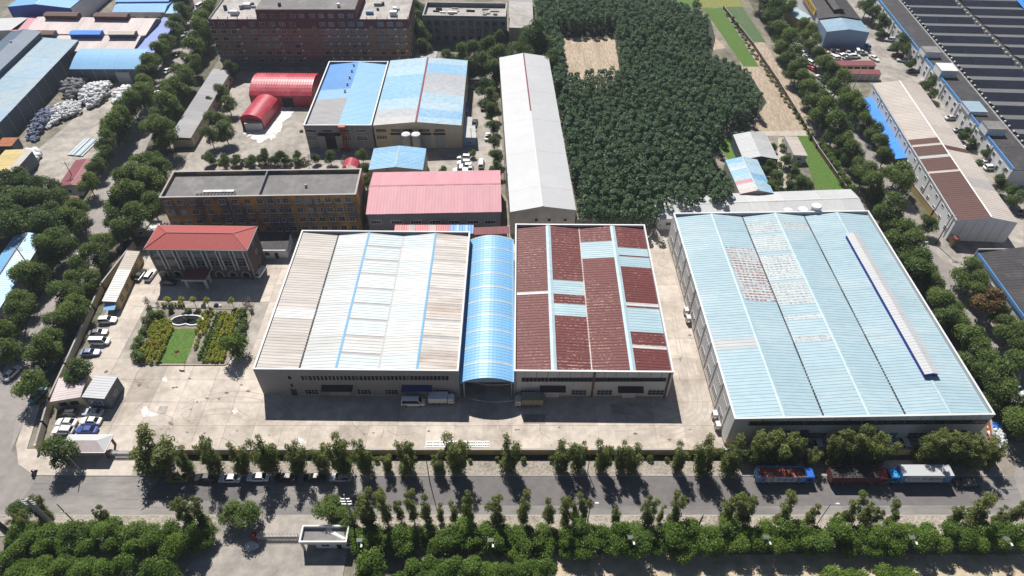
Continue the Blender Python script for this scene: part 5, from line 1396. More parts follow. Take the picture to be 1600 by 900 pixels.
t = bld('small_house', 'small house with maroon sheet roof beside left street trees', 'house', r); prof=[(0,3.9),(r.W*.68,4.5),(r.W,4.1)]; walls(t, r, prof, 'wall_white'); bays(t, r, prof, even(4,'roof_maroon'), .8, .05, .3); cap_strip(t, r, r.W*.68, 4.5, 'roof_pink', .35)
window(t, r.FL, r.FR, r.W*.4, 1.8, 1.5, 1.3)
r = Rect((88,328),(106,328),(96,306),3.4)
t = bld('small_house', 'half hidden maroon roof lower down between left trees', 'house', r); prof=[(0,3.4),(r.W,3.2)]; walls(t, r, prof, 'wall_white'); bays(t, r, prof, even(3,'roof_maroon'), .8, .05, .3); window(t, r.FL, r.FR, r.W*.5, 1.7, 1.3, 1.2)
r = Rect((-22,268),(12,268),(0,236),5.0)
t = bld('yellow_shed', 'pale yellow roofed shed at left edge with grey walls', 'shed', r); r.W += 2; prof=[(0,5.2),(r.W*.8,5.6),(r.W,5.0)]; walls(t, r, prof, 'wall_slate'); bays(t, r, prof, [even(4,'roof_yellow'), even(4,'roof_tan')], .9, .05, .3); window(t, r.FR, r.BR, 5, 2.4, 1.5, 1.3)
r = Rect((-20,228),(18,227),(-15,216),3.6)
t = bld('small_house', 'rusty orange roofed hut behind the pale yellow roof', 'house', r); prof=[(0,3.6),(r.W,3.5)]; walls(t, r, prof, 'wall_slate'); bays(t, r, prof, even(3,'roof_rusty'), .8, .05, .3); window(t, r.FL, r.FR, r.W*.5, 1.7, 1.3, 1.2)
r = Rect((0,0),(50,0),(0,-50),5); r.o = Vector((-138,112,0)); r.ux = Vector((1,.07,0)).normalized(); r.uy = Vector((-.07,1,0)).normalized(); r.W = 9; r.D = 34
t = bld('blue_gable_shed', 'long bright blue gabled shed at left edge west of street', 'shed', r); prof=[(0,4.4),(r.W*.5,5.6),(r.W,4.4)]; walls(t, r, prof, 'wall_white'); bays(t, r, prof, [even(5,'roof_bright'), even(5,'roof_bright','roof_paleblue')], .8, .06, .3); cap_strip(t, r, r.W*.5, 5.6, 'rust', .4)
for k in range(5): window(t, r.FR, r.BR, 4+k*6.5, 2.2, 1.5, 1.3)
# long bundles of sheet on the scrap yard
tt = thing('steel_sheets', 'stack of blue grey steel sheets lying in the scrap yard', 'steel sheets', tuple(P(131,231)));
for q in range(7):
    mb = MB(); mb.box(-2.8+q*.8, -2.1+q*.8, -5, 5, 0, .35+.1*(q % 3)); o = mb.build('steel_sheet', 'roof_steelblue' if q % 2 else 'roof_light', tt)
tt.rotation_euler = (0,0,R(-8))
# --- annex along the left boundary wall
r = Rect((160,470),(181,469),(182,394),3.6)
t = bld('yard_annex', 'long low annex with pale sheet roof inside the left yard wall', 'annex', r); prof=[(0,3.8),(r.W,3.3)]; walls(t, r, prof, 'wall_yellow'); bays(t, r, prof, even(8,'roof_beige','roof_light'), .7, .07, .3)
for k in range(7): window(t, r.FR, r.BR, 2.5+k*3.9, 1.8, 1.5, 1.3, frame='frame_dark')
awning(t, r.FL, r.FR, .3, r.W-.2, 2.8, 2.2, 'roof_bright')
r = Rect((204,356),(228,357),(210,343),3.4)
t = bld('small_house', 'pale flat roofed hut left of the red hipped office', 'house', r); ring_walls(t, r, 3.4, 'wall_rough'); wbox(t, r, -.2, r.W+.2, -.2, r.D+.2, 3.401, 3.6, 'roof_flat_pale', 'flat_roof'); window(t, r.FL, r.FR, r.W*.5, 1.7, 1.3, 1.2)
r = Rect((229,360),(244,360),(232,346),3.0)
t = bld('small_house', 'small pale roofed hut touching the office corner', 'house', r); ring_walls(t, r, 3.0, 'wall_rough'); wbox(t, r, -.2, r.W+.2, -.2, r.D+.2, 3.001, 3.2, 'roof_light', 'flat_roof'); window(t, r.FL, r.FR, r.W*.5, 1.6, 1.2, 1.1)
# --- slate annex between office and grey shed
r0 = Rect((398,389),(446,389),(402,366),3.6)
t = bld('slate_annex', 'slate roofed white annex between office and grey shed', 'annex', r0); q = r0.flip(); t.location = tuple(q.o); prof=[(0,3.4),(q.W,4.6)]; walls(t, q, prof, 'wall_white_clean'); bays(t, q, prof, even(4,'roof_charcoal'), .8, .05, .3); on_wall(t, r0.FL, r0.FR, 0, r0.W, 3.0, 3.35, .35, 'trim_white', 'fascia')
s,_ = hit(r0.FL, r0.FR, 431, 395); on_wall(t, r0.FL, r0.FR, s-.5, s+.5, 0, 2.2, .05, 'dark', 'door'); window(t, r0.FL, r0.FR, 3, 1.8, 1.4, 1.2)
# --- canopies behind the sheds
for pl, pr, pb, ms, lab in (((616,362),(702,362),(617,353),('roof_crimson','roof_crimson','roof_pinkwhite'),'red and white striped canopy behind the grey shed'), ((703,364),(739,364),(704,353),('roof_deep','roof_bright'),'short blue striped canopy beside the red striped one'), ((741,366),(796,364),(742,357),('roof_maroon','roof_maroon'),'dark maroon canopy beside the blue striped one')):
    r0 = Rect(pl, pr, pb, 4.2); r = r0.flip(); t = bld('canopy', lab, 'canopy', r); prof=[(0,4.0),(r.W,4.6)]
    n = 8; bays(t, r, prof, [(i/n,(i+1)/n, ms[-1] if i % 3 == 2 else ms[0]) for i in range(n)], .7, .06, .1)
    for x in (.15, r.W-.15):
        for k in range(4): wbox(t, r, x-.06, x+.06, .2+k*(r.D-.5)/3, .32+k*(r.D-.5)/3, 0, 3.95, 'steel', 'canopy_post')
# --- gate office
r = Rect((128,619),(163,621),(143,586),4.6)
t = bld('gate_office', 'taller grey gate office box with white sheet roof', 'office', r); prof=[(0,4.6),(r.W,4.4)]; walls(t, r, prof, 'wall_slate'); bays(t, r, prof, even(3,'roof_white'), .7, .06, .25); window(t, r.FL, r.FR, r.W*.45, 2.4, 3.0, 1.6, pane='glass_blue', nx=3); window(t, r.FR, r.BR, r.D*.5, 2.2, 1.4, 1.4)
GO = r
r = Rect((77,626),(127,620),(88,591),3.7)
t = bld('gate_office', 'lower cream gate office wing with pinkish white roof', 'office', r); prof=[(0,3.5),(r.W-.1,3.9)]; r.W -= .1; walls(t, r, prof, 'wall_cream'); bays(t, r, prof, even(5,'roof_pinkwhite'), .6, .06, .2)
for f in (.32,.68): window(t, r.FL, r.FR, r.W*f, 1.9, 1.7, 1.2, frame='frame_dark')
# --- guard house with pale hip roof
r = Rect((92,707),(163,707),(112,679),3.2)
t = bld('guard_house', 'guard house with pale pink hipped roof by the sliding gate', 'guard house', r); ob = t.location
wbox(t, r, 1.2, r.W-2.6, 1.0, r.D-.8, 0, 3.1, 'wall_cream', 'wall')
a, b, c_, d_ = r.pt(0,0,3.1), r.pt(r.W,0,3.1), r.pt(r.W,r.D,3.1), r.pt(0,r.D,3.1); q0, q1 = r.pt(2.5,r.D*.5,4.4), r.pt(r.W-2.2,r.D*.5,4.4)
for f, m in (((a,b,q1,q0),'roof_pinkwhite'),((b,c_,q1),'roof_white'),((c_,d_,q0,q1),'roof_white'),((d_,a,q0),'roof_white')):
    mb = MB(); mb.face(*[p-ob for p in f]); mb.face(*[p-ob-Vector((0,0,.15)) for p in f[::-1]]); mb.build('roof_slope', m, t, fix=False)
mb = MB()
for p, q in ((a,b),(b,c_),(c_,d_),(d_,a)): mb.bar(p-ob-Vector((0,0,.06)), q-ob-Vector((0,0,.06)), .12, .22)
mb.build('eave', 'trim_white', t)
for x, y in ((r.W-.5,.6),(r.W-.5,r.D-.6)): wbox(t, r, x-.2, x+.2, y-.2, y+.2, 0, 3.0, 'rust', 'porch_column')
window(t, r.pt(1.2,1.0), r.pt(r.W-2.6,1.0), 6, 1.7, 2.4, 1.3, frame='frame_dark'); window(t, r.pt(1.2,1.0), r.pt(r.W-2.6,1.0), 2, 1.7, 1.6, 1.3, frame='frame_dark')
# --- lower guard house
r = Rect((467,847),(541,847),(471,821),4.0)
t = bld('guard_house', 'flat roofed pale guard house at the lower red and white gate', 'guard house', r)
ring_walls(t, r, 4.0, 'wall_white', .22, 'parapet', 2.9); copings(t, r, 4.0, 'trim_white', .3, .08); wbox(t, r, .22, r.W-.22, .22, r.D-.22, 2.95, 3.2, 'roof_flat_grey', 'flat_roof')
wbox(t, r, 2.6, r.W, .5, r.D, 0, 2.9, 'wall_white', 'wall')
for x, y in ((.2,.2),(.2,r.D-.3)): wbox(t, r, x-.18, x+.22, y-.18, y+.22, 0, 2.9, 'trim_white', 'porch_column')
A, B = r.pt(2.6,.5), r.pt(r.W,.5)
window(t, A, B, 1.9, 1.7, 1.7, 1.3, frame='frame_white'); window(t, A, B, 6.6, 1.7, 1.7, 1.3, frame='frame_white'); on_wall(t, A, B, 4, 4.9, 0, 2.1, .06, 'dark', 'door')
sheet('roof_spill', None, 3.21, 'white_patch', world_pts=[r.pt(x,y) for x,y in ((4.2,2.6),(5,3.6),(5.6,2.8),(7,2.0),(8.6,1.2),(8.2,.9),(6.6,1.6),(5.2,2.2))])
sp = bpy.data.objects['roof_spill']; sp.parent = t; sp.location = -t.location; del sp['kind']
# long joints in the front road, cracks and tyre marks in the yard
mb = MB()
for y in (66.6, 68.4, 70.6, 72.2):
    x = -150
    while x < 130:
        L_ = random.uniform(4, 16); yy = y+random.uniform(-.2,.2)
        mb.face((x,yy,.0525),(x+L_,yy+random.uniform(-.12,.12),.0525),(x+L_,yy+.05,.0525),(x,yy+.05,.0525)); x += L_+random.uniform(1,14)
o = mb.build('road_joints','oil_dirt',fix=False); o['kind'] = 'structure'
def strip(mb, pts, w, z):
    for a, b in zip(pts[:-1], pts[1:]):
        d = (b-a).normalized(); n = Vector((-d.y, d.x, 0))*w/2
        mb.face((a.x-n.x,a.y-n.y,z),(b.x-n.x,b.y-n.y,z),(b.x+n.x,b.y+n.y,z),(a.x+n.x,a.y+n.y,z))
mb = MB(); rr = random.Random(9)
for k in range(26):
    u, v = rr.choice([(rr.uniform(220,400), rr.uniform(585,690)), (rr.uniform(220,1120), rr.uniform(668,695)), (rr.uniform(1025,1110), rr.uniform(400,650)), (rr.uniform(180,230), rr.uniform(440,640))])
    p = P(u, v); an = rr.uniform(0, 6.28); pts = [p]
    for q in range(rr.randint(5, 12)):
        an += rr.uniform(-.6,.6); p = p+Vector((math.cos(an), math.sin(an), 0))*rr.uniform(.4,1.1); pts.append(p)
    strip(mb, pts, .07, .123)
o = mb.build('yard_cracks','oil_dirt',fix=False); o['kind'] = 'structure'
mb = MB()
for k in range(0, 12, 2):
    o_ = k*.42+(.25 if k % 2 else 0); px_ = [(1062,480),(1078,560),(1092,605),(1096,640),(1075,662),(1020,677),(940,684)]
    pts = [P(u, v) for u, v in px_]; out = []
    for i in range(len(pts)-1):
        for q in range(6):
            f = q/6; a0 = pts[max(i-1,0)]; a1 = pts[i]; a2 = pts[i+1]; a3 = pts[min(i+2,len(pts)-1)]
            out.append(.5*((2*a1)+(a2-a0)*f+(2*a0-5*a1+4*a2-a3)*f*f+(3*a1-a0-3*a2+a3)*f**3))
    res = []
    for i in range(len(out)):
        d = (out[min(i+1,len(out)-1)]-out[max(i-1,0)]).normalized(); res.append(out[i]+Vector((-d.y,d.x,0))*(o_-2.4)*(1+.02*i))
    strip(mb, res[rr.randint(0,6):len(res)-rr.randint(0,8)], .13, .124)
for c_, r0 in ((P(330,690), 9), (P(340,700), 17)):
    pts = [Vector((c_.x+r0*math.cos(a), c_.y+r0*.8*math.sin(a), 0)) for a in np.linspace(.5, 2.3, 24)]
    strip(mb, pts, .14, .124); strip(mb, [p*1.0+Vector((0,1.5,0)) for p in pts], .14, .124)
o = mb.build('tyre_marks','track',fix=False); o['kind'] = 'structure'
for k in range(46):
    u, v = rr.choice([(rr.uniform(250,395), rr.uniform(590,690)), (rr.uniform(230,1120), rr.uniform(668,697)), (rr.uniform(1020,1120), rr.uniform(400,690))])
    if 395 < u < 1075 and v < 667: continue
    q = rr.uniform(1.5, 4.5); blob('oil_stain', [(u-q,v),(u,v-q*.5),(u+q,v),(u,v+q*.5)], .1255+k*.00005, 'oil_dirt')
# ------------------------------------------------------------------ landmarks used to tell repeats apart
for ph, u, v in (('the front gate guard house',140,700),('the retractable gate',200,715),('the lone white sedan',532,746),('the row of kerbside cars',380,745),('the grey fronted shed',560,640),('the vaulted arcade front',760,640),('the red roofed shed',930,640),
    ('the alley mouth',1095,690),('the blue open truck',1223,741),('the red truck',1335,741),('the white roofed truck',1428,741),('the rubbish corner',1550,700),('the lower guard house',505,850),('the lower red gate',430,840),('the big concrete pole',60,840),
    ('the gate office',130,610),('the yard annex',180,430),('the red hipped office',300,400),('the orange block',270,330),('the maroon hut',115,270),('the blue gabled shed',30,430),('the low grey house front',265,225),('the low grey house back',315,115),
    ('the scrap yard heaps',180,160),('the vaulted blue roof',200,100),('the violet blue roof',250,60),('the dormitory block',340,40),('the crimson vaults',370,150),('the salt spill',400,220),('the yellow roofed shed',20,270),
    ('the blue front workshop',1300,70),('the yellow sign',1265,30),('the maroon garages',1330,110),('the long blue awning',1380,200),('the brown roof front end',1480,350),('the brown roof middle',1440,270),('the black roofed shed',1545,440),('the tip of the black roof',1600,540),
    ('the tan farm hut',1245,230),('the three tanks',1290,330),('the big blue roof corner',1390,350),('the big blue roof middle',1460,480),('the big blue roof front corner',1565,660),('the striped crop field',1180,40),('the stubble field',1240,140),
    ('the white stair head',1400,85),('the lower stair head',1500,190),('the solar roof top',1360,10),('the grey block',720,60),('the patchy blue roof',740,170),('the white long shed',780,150),('the yellow rear shed',700,235),('the small blue gable',620,250),('the pink roof',680,320),('the garden pond',292,500),
    ('the garden lawn',275,545),('the bottom left wood',150,870),('the left street bend',60,560)):
    p = P(u, v); mark(ph, p.x, p.y)

# ------------------------------------------------------------------ street trees
def cpos(u, v, h=5.2):
    p = P(u, v, h); return (p.x, p.y, 0)
def row(kind, name, look, group, spots, s0=1.0, js=.2, h=5.2, ground=False):
    for q in spots:
        u, v = q[:2]; s = (q[2] if len(q) > 2 else 1)*s0*(1+random.uniform(-js, js))
        k = 'rusty' if (len(q) > 3 and q[3] == 'rusty') else kind
        loc = cpos(u, v, h*s) if not ground else tuple(P(u, v))
        o = tree(k, name, look, loc, s, s*random.uniform(.9, 1.12), group)
        later(o, ('reddish tinged street tree' if k == 'rusty' else look))
def thick(spots, du=6, dv=5, f=.86):
    return spots
right_w = [(1190,-6),(1198,4),(1207,15),(1210,32),(1218,47),(1228,65),(1236,85),(1246,105),(1256,122),(1266,140),(1275,158),(1283,175),(1305,200),(1317,217),(1328,240),(1340,257),(1350,270),(1363,288),(1385,325),(1392,343),(1407,365),(1420,383),(1431,405),(1441,423),(1454,445),(1468,470),(1485,488),(1498,507),(1514,527),(1527,547),(1541,567),(1551,587),(1562,612),(1588,638),(1593,660)]
row('plane','street_tree','dark tree west of right street','trees west of the right street',[(u+2,v) for u,v in right_w if v > 210]+[(u+2,v,1.18) for u,v in right_w if v <= 210], 1.02)
row('dark','street_tree','smaller dark tree behind right kerb','trees west of the right street',[(1200,20,.8),(1222,75,.8),(1240,115,.8),(1262,150,.85),(1290,190,.8),(1312,228,.7),(1372,308,.8),(1400,352,.8),(1445,435,.8),(1478,500,.85),(1520,555,.85),(1555,620,.8)], 1.0)
right_e = [(1224,4),(1232,14),(1254,42),(1262,54),(1270,67),(1281,84),(1291,98),(1299,113),(1310,131),(1318,146),(1329,158),(1340,175),(1352,192),(1366,206),(1378,220),(1384,242),(1405,268),(1412,282),(1512,424),(1522,440),(1532,458),(1543,473,1.05,'rusty'),(1558,488),(1573,503),(1583,520),(1594,540),(1604,560)]
row('plane','street_tree','bushy tree east of right street','trees east of the right street', right_e, 1.0)
row('plane','street_tree','small lone tree beside the side gate','trees east of the right street',[(1450,348,.7)])
left_w = [(285,18),(283,-4),(272,45),(261,62),(250,80),(240,95),(229,112),(224,132),(219,150),(205,165),(190,186),(177,207),(163,238),(150,257),(137,286),(121,324),(110,340),(93,378),(82,392),(50,438),(64,425),(32,470),(25,495),(8,520),(10,545),(40,425),(70,405)]
row('plane','street_tree','leafy tree west of left street','trees west of the left street', [(u,v,1.12 if v < 335 else 1.0) for u,v in left_w]+[(q[0]-1,q[1],1.1) for q in ((277,30),(256,72),(233,103),(226,142),(196,175),(183,197),(168,222))], 1.0)
left_e = [(328,6),(318,30),(311,52),(304,74),(293,96),(281,115),(272,133),(264,152),(258,168),(250,182),(240,198),(258,212),(236,250),(217,262),(205,270),(190,285),(200,305),(181,322),(237,322),(217,300),(232,284),(250,262),(175,338),(192,356),(205,340),(160,376),(146,396),(122,418),(140,437),(112,441),(122,480),(100,463),(108,488),(87,503),(82,526),(68,543),(57,563),(48,598),(84,548)]
row('plane','street_tree','leafy tree east of left street','trees east of the left street', [(u,v,.85 if v > 340 else 1.1) for u,v in left_e]+[(320,48,1.1),(322,18,1.1),(303,100,1.1),(290,122,1.1),(280,142,1.0),(268,165,1.0),(246,206,1.0),(300,62,1.1),(316,70,1.0)], 1.05)
row('dark','street_tree','round spreading tree beside the low wall','trees east of the left street',[(120,578,.8)])
row('dark','wood_tree','dark tree in left edge wood','trees of the left edge wood',[(10,285),(32,280),(58,288),(80,298),(95,315),(18,305),(42,310),(66,318),(85,335),(8,330),(30,335),(55,342),(75,352),(20,352),(-5,300),(0,350),(40,295),(25,322)], 1.15)
row('dark','yard_tree','dark tree behind the orange block','trees around the rear yards',[(345,145,.8),(356,162,.8),(332,186),(350,204),(328,212),(345,190,.7),(362,108,.9),(325,158,.6),(412,244,.6),(440,246,.6),(464,243,.55),(428,250,.5),(392,250,.5),(325,245,.6),(350,252,.55),(368,248,.5),(515,245,.55),(492,247,.4),(566,243,.6),(572,262,.6),(572,285,.6)], .95)
row('bare','bare_tree','bare brownish tree behind the orange block','trees around the rear yards',[(478,243,.9),(536,246,.9)], 1.0)
row('dark','yard_tree','large dark tree near the grey block','trees around the grey block',[(742,78,1.2),(722,84),(765,72),(700,92,.9),(757,100),(735,105),(775,110,.9),(780,84),(835,62,1.45),(815,78,1.2),(850,72,1.2),(862,95,1.0),(822,92,1.1),(650,12),(640,22),(655,30),(646,42),(658,52),(662,75,.7),(780,60,.8),(798,95,.9)], 1.15)
row('dark','yard_tree','dark tree along the white long shed','trees beside the long shed',[(757,135,.9),(766,148,.8),(724,118,.8),(768,172,.7),(770,195,.7),(772,222,.7),(775,245,.8),(774,262,.7),(762,165,.6),(690,362,.5)], 1.0)
row('camphor','yard_tree','round green tree in front of yellow shed','trees around the rear yards',[(706,210,1.05)], 1.0, h=3)
row('camphor','yard_tree','small dark tree on the parking yard','trees around the rear yards',[(739,240,.6),(692,266,.5)], 1.0, h=3)
row('dark','yard_tree','tree by the farm sheds','trees around the farm sheds',[(1200,262,.8),(1212,280,.8),(1205,292,.7),(1228,250,.5),(1240,272,.7),(1252,288,.7),(1234,292,.6),(1232,232,.4),(1208,230,.4),(1245,258,.5),(1265,290,.55)], .9)
row('dark','yard_tree','tree on lane beside solar factory','trees along the lane',[(1356,8,1),(1367,18,1),(1379,34,1.1),(1408,66,1),(1414,78,.9),(1376,50,.6),(1450,133,.8),(1456,146,.7),(1424,100,.6),(1508,208,.6),(1520,222,.6),(1540,240,.5),(1562,285,.8),(1580,298,.8),(1590,308,.8),(1360,20,.6),(1527,255,.6),(1572,270,.6)], .95)
row('camphor','yard_tree','broad shade tree at garden corner','garden trees',[(366,542,1.25)], 1.0, js=0, h=3)
row('plane','gate_tree','leafy plane tree beside the guard house','trees by the front gate',[(92,708,.95)], 1.0, js=0, h=5)
# willows on the north verge, by the foot of each trunk: (u, v, v of the top, width)
def willows(kind, name, look, group, L, Hk, fat=1.0):
    for u, v, vt, w in L:
        b = P(u, v); dv = (vt-450)/F
        h = (CAM_H-b.y*(1+dv)/(1-dv))*.9
        o = tree(kind, name, look, tuple(b), w*fat*(.45+.55*h/Hk), h/Hk, group); later(o, look)
willows('willow','willow_tree','drooping willow on far verge','willows on the far verge of the front road',
 [(255,735,672,1.9),(297,738,698,1.0),(343,738,672,.95),(385,737,687,1.0),(425,737,670,1.15),(470,737,682,1.1),(508,737,690,.95),(573,738,677,1.0),(607,736,708,.9),(640,735,678,1.0),(685,736,702,1.0),(714,738,674,1.2),(798,735,674,.95),(877,734,680,1.05),(903,734,683,.9),(938,736,684,1.0),(968,735,688,.9),(985,736,690,1.0),(1055,735,690,.95),(1095,738,678,1.15),(1135,738,678,1.1),(1178,724,668,1.2),(1205,721,666,1.35),(1232,722,672,1.1),(1262,727,694,.95),(1295,722,672,1.15),(1322,719,662,1.3),(1345,720,664,1.3),(1366,723,674,1.1),(1433,720,668,1.2),(1458,718,668,1.3),(1482,720,672,1.25),(1508,728,682,1.3),(1535,724,684,1.2)], 11, .98)
willows('willow','verge_tree','bluish dark tree among verge willows','willows on the far verge of the front road',[(540,738,678,1.2)], 11)
willows('slim','young_willow','slim young willow on near verge','young willows on the near verge of the front road',
 [(172,818,782,1.2),(160,815,790,.8),(304,822,757,1.1),(290,815,768,1.0),(325,824,757,1.2),(583,823,750,1.35),(572,820,765,1.1),(606,818,748,1.15),(627,814,772,1.0),(648,816,750,1.0),(668,820,755,1.1),(690,816,783,1.0),(711,817,778,1.1),(733,818,752,1.2),(776,822,753,1.3),(818,820,756,1.15),(856,822,762,1.1),(881,824,760,1.1),(900,818,763,1.1),(911,816,765,.9),(960,818,786,1.1),(1007,822,756,1.15),(1029,816,784,1.0),(1049,818,756,1.15),(1130,818,752,1.3),(1150,818,760,1.3),(1160,818,762,1.1),(1216,820,763,1.5),(1258,822,778,1.25),(1300,820,795,.9),(1320,818,762,1.35),(1342,818,775,1.3),(1360,820,785,1.1),(1384,820,778,1.4),(1484,820,778,1.4),(1508,820,758,1.5),(1520,820,790,1.2),(1550,818,788,1.3),(1572,820,765,1.2)], 12.0, .85)
row('plane','verge_tree','round tree on near verge','round trees on the near verge',[(362,800,.75),(385,802,.75),(515,795,.95),(533,800,.7),(545,812,.55),(30,800,.7)], 1.0)
row('willow','verge_tree','feathery tree by the big concrete pole','trees by the concrete pole',[(55,790,.75),(30,815,.7),(68,800,.6)], 1.0)
# clipped round trees in a belt along the bottom
belt = [(u, v) for u in range(28, 345, 34) for v in (838,)]
row('camphor','belt_tree','round belt tree at bottom left','round trees of the bottom belt',[(u+random.uniform(-6,6), 836+random.uniform(-4,4)) for u in range(25,340,30)]+[(u+random.uniform(-6,6), 852+random.uniform(-3,3), .95) for u in range(40,340,34)], 1.0, h=3.0)
row('camphor','belt_tree','round belt tree at bottom middle','round trees of the bottom belt',[(u+random.uniform(-6,6), 838+random.uniform(-4,4)) for u in range(556,1090,29)]+[(u+random.uniform(-6,6), 853+random.uniform(-3,3), .92) for u in range(570,1090,35)], 1.0, h=3.0)
row('camphor','belt_tree','round belt tree at bottom right','round trees of the bottom belt',[(u+random.uniform(-6,6), 837+random.uniform(-4,4)) for u in range(1105,1600,29)]+[(u+random.uniform(-6,6), 850+random.uniform(-3,3), .92) for u in range(1115,1600,35)], 1.0, h=3.0)
row('camphor','bank_tree','tree cut by bottom photo edge','front row trees at the bottom edge',[(12,880),(40,892),(70,884),(100,886),(132,893),(160,890),(190,888),(238,896),(262,900),(20,905),(60,908),(575,890),(590,902,.9),(645,895,.9),(668,888),(690,898),(708,890),(740,892,.9),(770,892,.9),(788,897,.8),(820,890,.9),(850,893,.9),(625,906,.8),(1300,908),(1340,906),(1380,906),(1420,908)], 1.05, h=3.2)
# stump pruned bare
t = thing('tree_stump','bare pruned trunk on the near verge among young willows','tree', tuple(P(1093,822)))
mb = MB(); mb.tube([(0,0,-.1),(-.2,0,1.6),(-.1,.1,3.4),(0,.2,4.4)],[.2,.17,.14,.06],7); mb.build('trunk','bark',t,smooth=True)
mb = MB(); mb.tube([(-.1,.1,3.0),(.7,.1,3.6)],[.1,.04],6); mb.tube([(-.2,0,2.2),(.4,-.3,2.7)],[.08,.03],6); mb.build('limb','bark',t,smooth=True)

# ------------------------------------------------------------------ plantation: a dense mass no one could count
poly = [P(u, v, 8) for u, v in ((838,-12),(1000,-12),(1062,2),(1104,22),(1112,48),(1108,80),(1140,92),(1172,112),(1194,146),(1168,176),(1140,172),(1128,196),(1112,232),(1132,258),(1150,282),(1148,302),(1032,316),(1028,332),(905,332),(862,96),(842,50))]
hole = [P(u, v, 0) for u, v in ((868,58),(958,54),(972,126),(968,140),(888,142))]
rng = np.random.default_rng(21)
pts = []
xs = [p.x for p in poly]; ys = [p.y for p in poly]
st = 2.7
for x in np.arange(min(xs), max(xs), st):
    for y in np.arange(min(ys), max(ys), st):
        q = (x+rng.uniform(-.9,.9), y+rng.uniform(-.9,.9))
        if inside(q, poly) and not inside(q, hole): pts.append(q)
pts = np.array(pts); npt = len(pts)
nl = 190
tr = np.repeat(np.arange(npt), nl); n = len(tr)
th = rng.normal(8.6, .35, npt); lowf = rng.uniform(6.6, 9.6, 50)
big = np.sin(pts[:,0]*.11+1.3)*np.cos(pts[:,1]*.09)*.7+np.sin(pts[:,0]*.31+pts[:,1]*.23)*.4
th += big
f = 1-rng.random(n)**1.9*.7              # most sprays near the top
rad = 2.1*(1.06-f)**.38*np.sqrt(rng.random(n))+.1
ang = rng.random(n)*6.283
c = np.stack([pts[tr,0]+np.cos(ang)*rad, pts[tr,1]+np.sin(ang)*rad, th[tr]*f], 1)
nor = np.stack([np.cos(ang)*.8, np.sin(ang)*.8, np.full(n,1.5)], 1)+rng.normal(size=(n,3))*.75
nor /= np.linalg.norm(nor, axis=1)[:,None]
a = np.cross(nor, rng.normal(size=(n,3))); a /= np.linalg.norm(a, axis=1)[:,None]; b = np.cross(nor, a)
s = (.36*(.6+.8*rng.random(n)))[:,None]
a = a*s; b = b*s*.6
v = np.empty((n,4,3)); v[:,0] = c-a; v[:,1] = c-b; v[:,2] = c+a; v[:,3] = c+b
o = put('plantation_foliage', quads('plantation_foliage', v.reshape(-1,3), np.clip(.35*rng.random(npt)[tr]+.65*rng.random(n),0,1), 'leaf_poplar'))
o['kind'] = 'stuff'; o['label'] = 'dense dark green tree plantation filling the middle of the far ground'; o['category'] = 'plantation'
sheet('plantation_floor', None, .07, 'forest_floor', world_pts=[(p.x,p.y) for p in poly]+[(poly[0].x,poly[0].y)] if False else [P(u,v) for u,v in ((838,-12),(1000,-12),(1110,30),(1118,60),(1112,88),(1150,100),(1178,125),(1198,160),(1172,196),(1140,185),(1128,215),(1118,250),(1140,300),(1034,328),(1030,346),(905,346),(862,110),(842,60))])
mb = MB()
for i in range(npt):
    x, y = pts[i]; h = th[i]*.8; j = len(mb.v)
    for k in range(3):
        ca, sa = math.cos(k*2.094)*.11, math.sin(k*2.094)*.11
        mb.v += [(x+ca,y+sa,0),(x+ca*.4,y+sa*.4,h)]
    for k in range(3): mb.f.append((j+2*k, j+2*((k+1)%3), j+2*((k+1)%3)+1, j+2*k+1))
o = mb.build('plantation_trunks','bark',fix=False); o['kind'] = 'stuff'
# bushes where the plantation meets the fields, and the hedge beside the right street
row('bush','bush','hedge bush along grass strip','hedge bushes by the fence',[(u+random.uniform(-2,2),v) for u,v in zip(np.linspace(1283,1330,20), np.linspace(222,298,20))], 1.3, h=.8)
row('bush','bush','dark scrub bush along field fence','bushes on the field fence',[(u+random.uniform(-2,2),v) for u,v in zip(np.linspace(1138,1268,24), np.linspace(22,214,24))], .95, h=.8)
row('bush','bush','leafy bush beside the farm path','bushes by the farm path',[(1208,252),(1215,262),(1208,272),(1218,288),(1233,245),(1238,262),(1247,280),(1236,300),(1260,282),(1222,230),(1206,296),(1228,222)], 1.5, h=.9)
row('bush','bush','crop bush at the top of the plantation','bushes at the plantation head',[(845,14),(860,6),(885,2),(905,12),(930,4),(872,18),(1010,6),(1045,10),(1070,18),(1088,8)], 2.2, h=.9)

# ------------------------------------------------------------------ garden
gp = [(205,561),(214,528),(228,492),(233,481),(394,484),(391,500),(356,568),(352,571),(250,571),(215,569)]
sheet('garden_bed', gp, .14, 'soil')
sheet('lawn', [(262,514),(309,513),(290,567),(250,567)], .19, 'grass')
pave = sheet('garden_path', [(228,481),(238,473),(398,473),(394,485),(232,484)], .16, 'concrete_old')
pav = MB(); pav.box(0.03,1.17,.03,1.17,0,.05); pm = pav.mesh('paver','concrete_old',fix=False)
a, b = P(236,482), P(392,475)
for i in range(int((b.x-a.x)/1.2)):
    put('paver', pm, pave, (a.x+i*1.2, a.y+.3, .165+random.random()*.02))
mb = MB()
for i in range(len(gp)):
    p, q = P(*gp[i]), P(*gp[(i+1) % len(gp)]); p.z = q.z = .17; mb.bar(p, q, .2, .34)
o = mb.build('garden_kerb','concrete'); o['kind'] = 'structure'
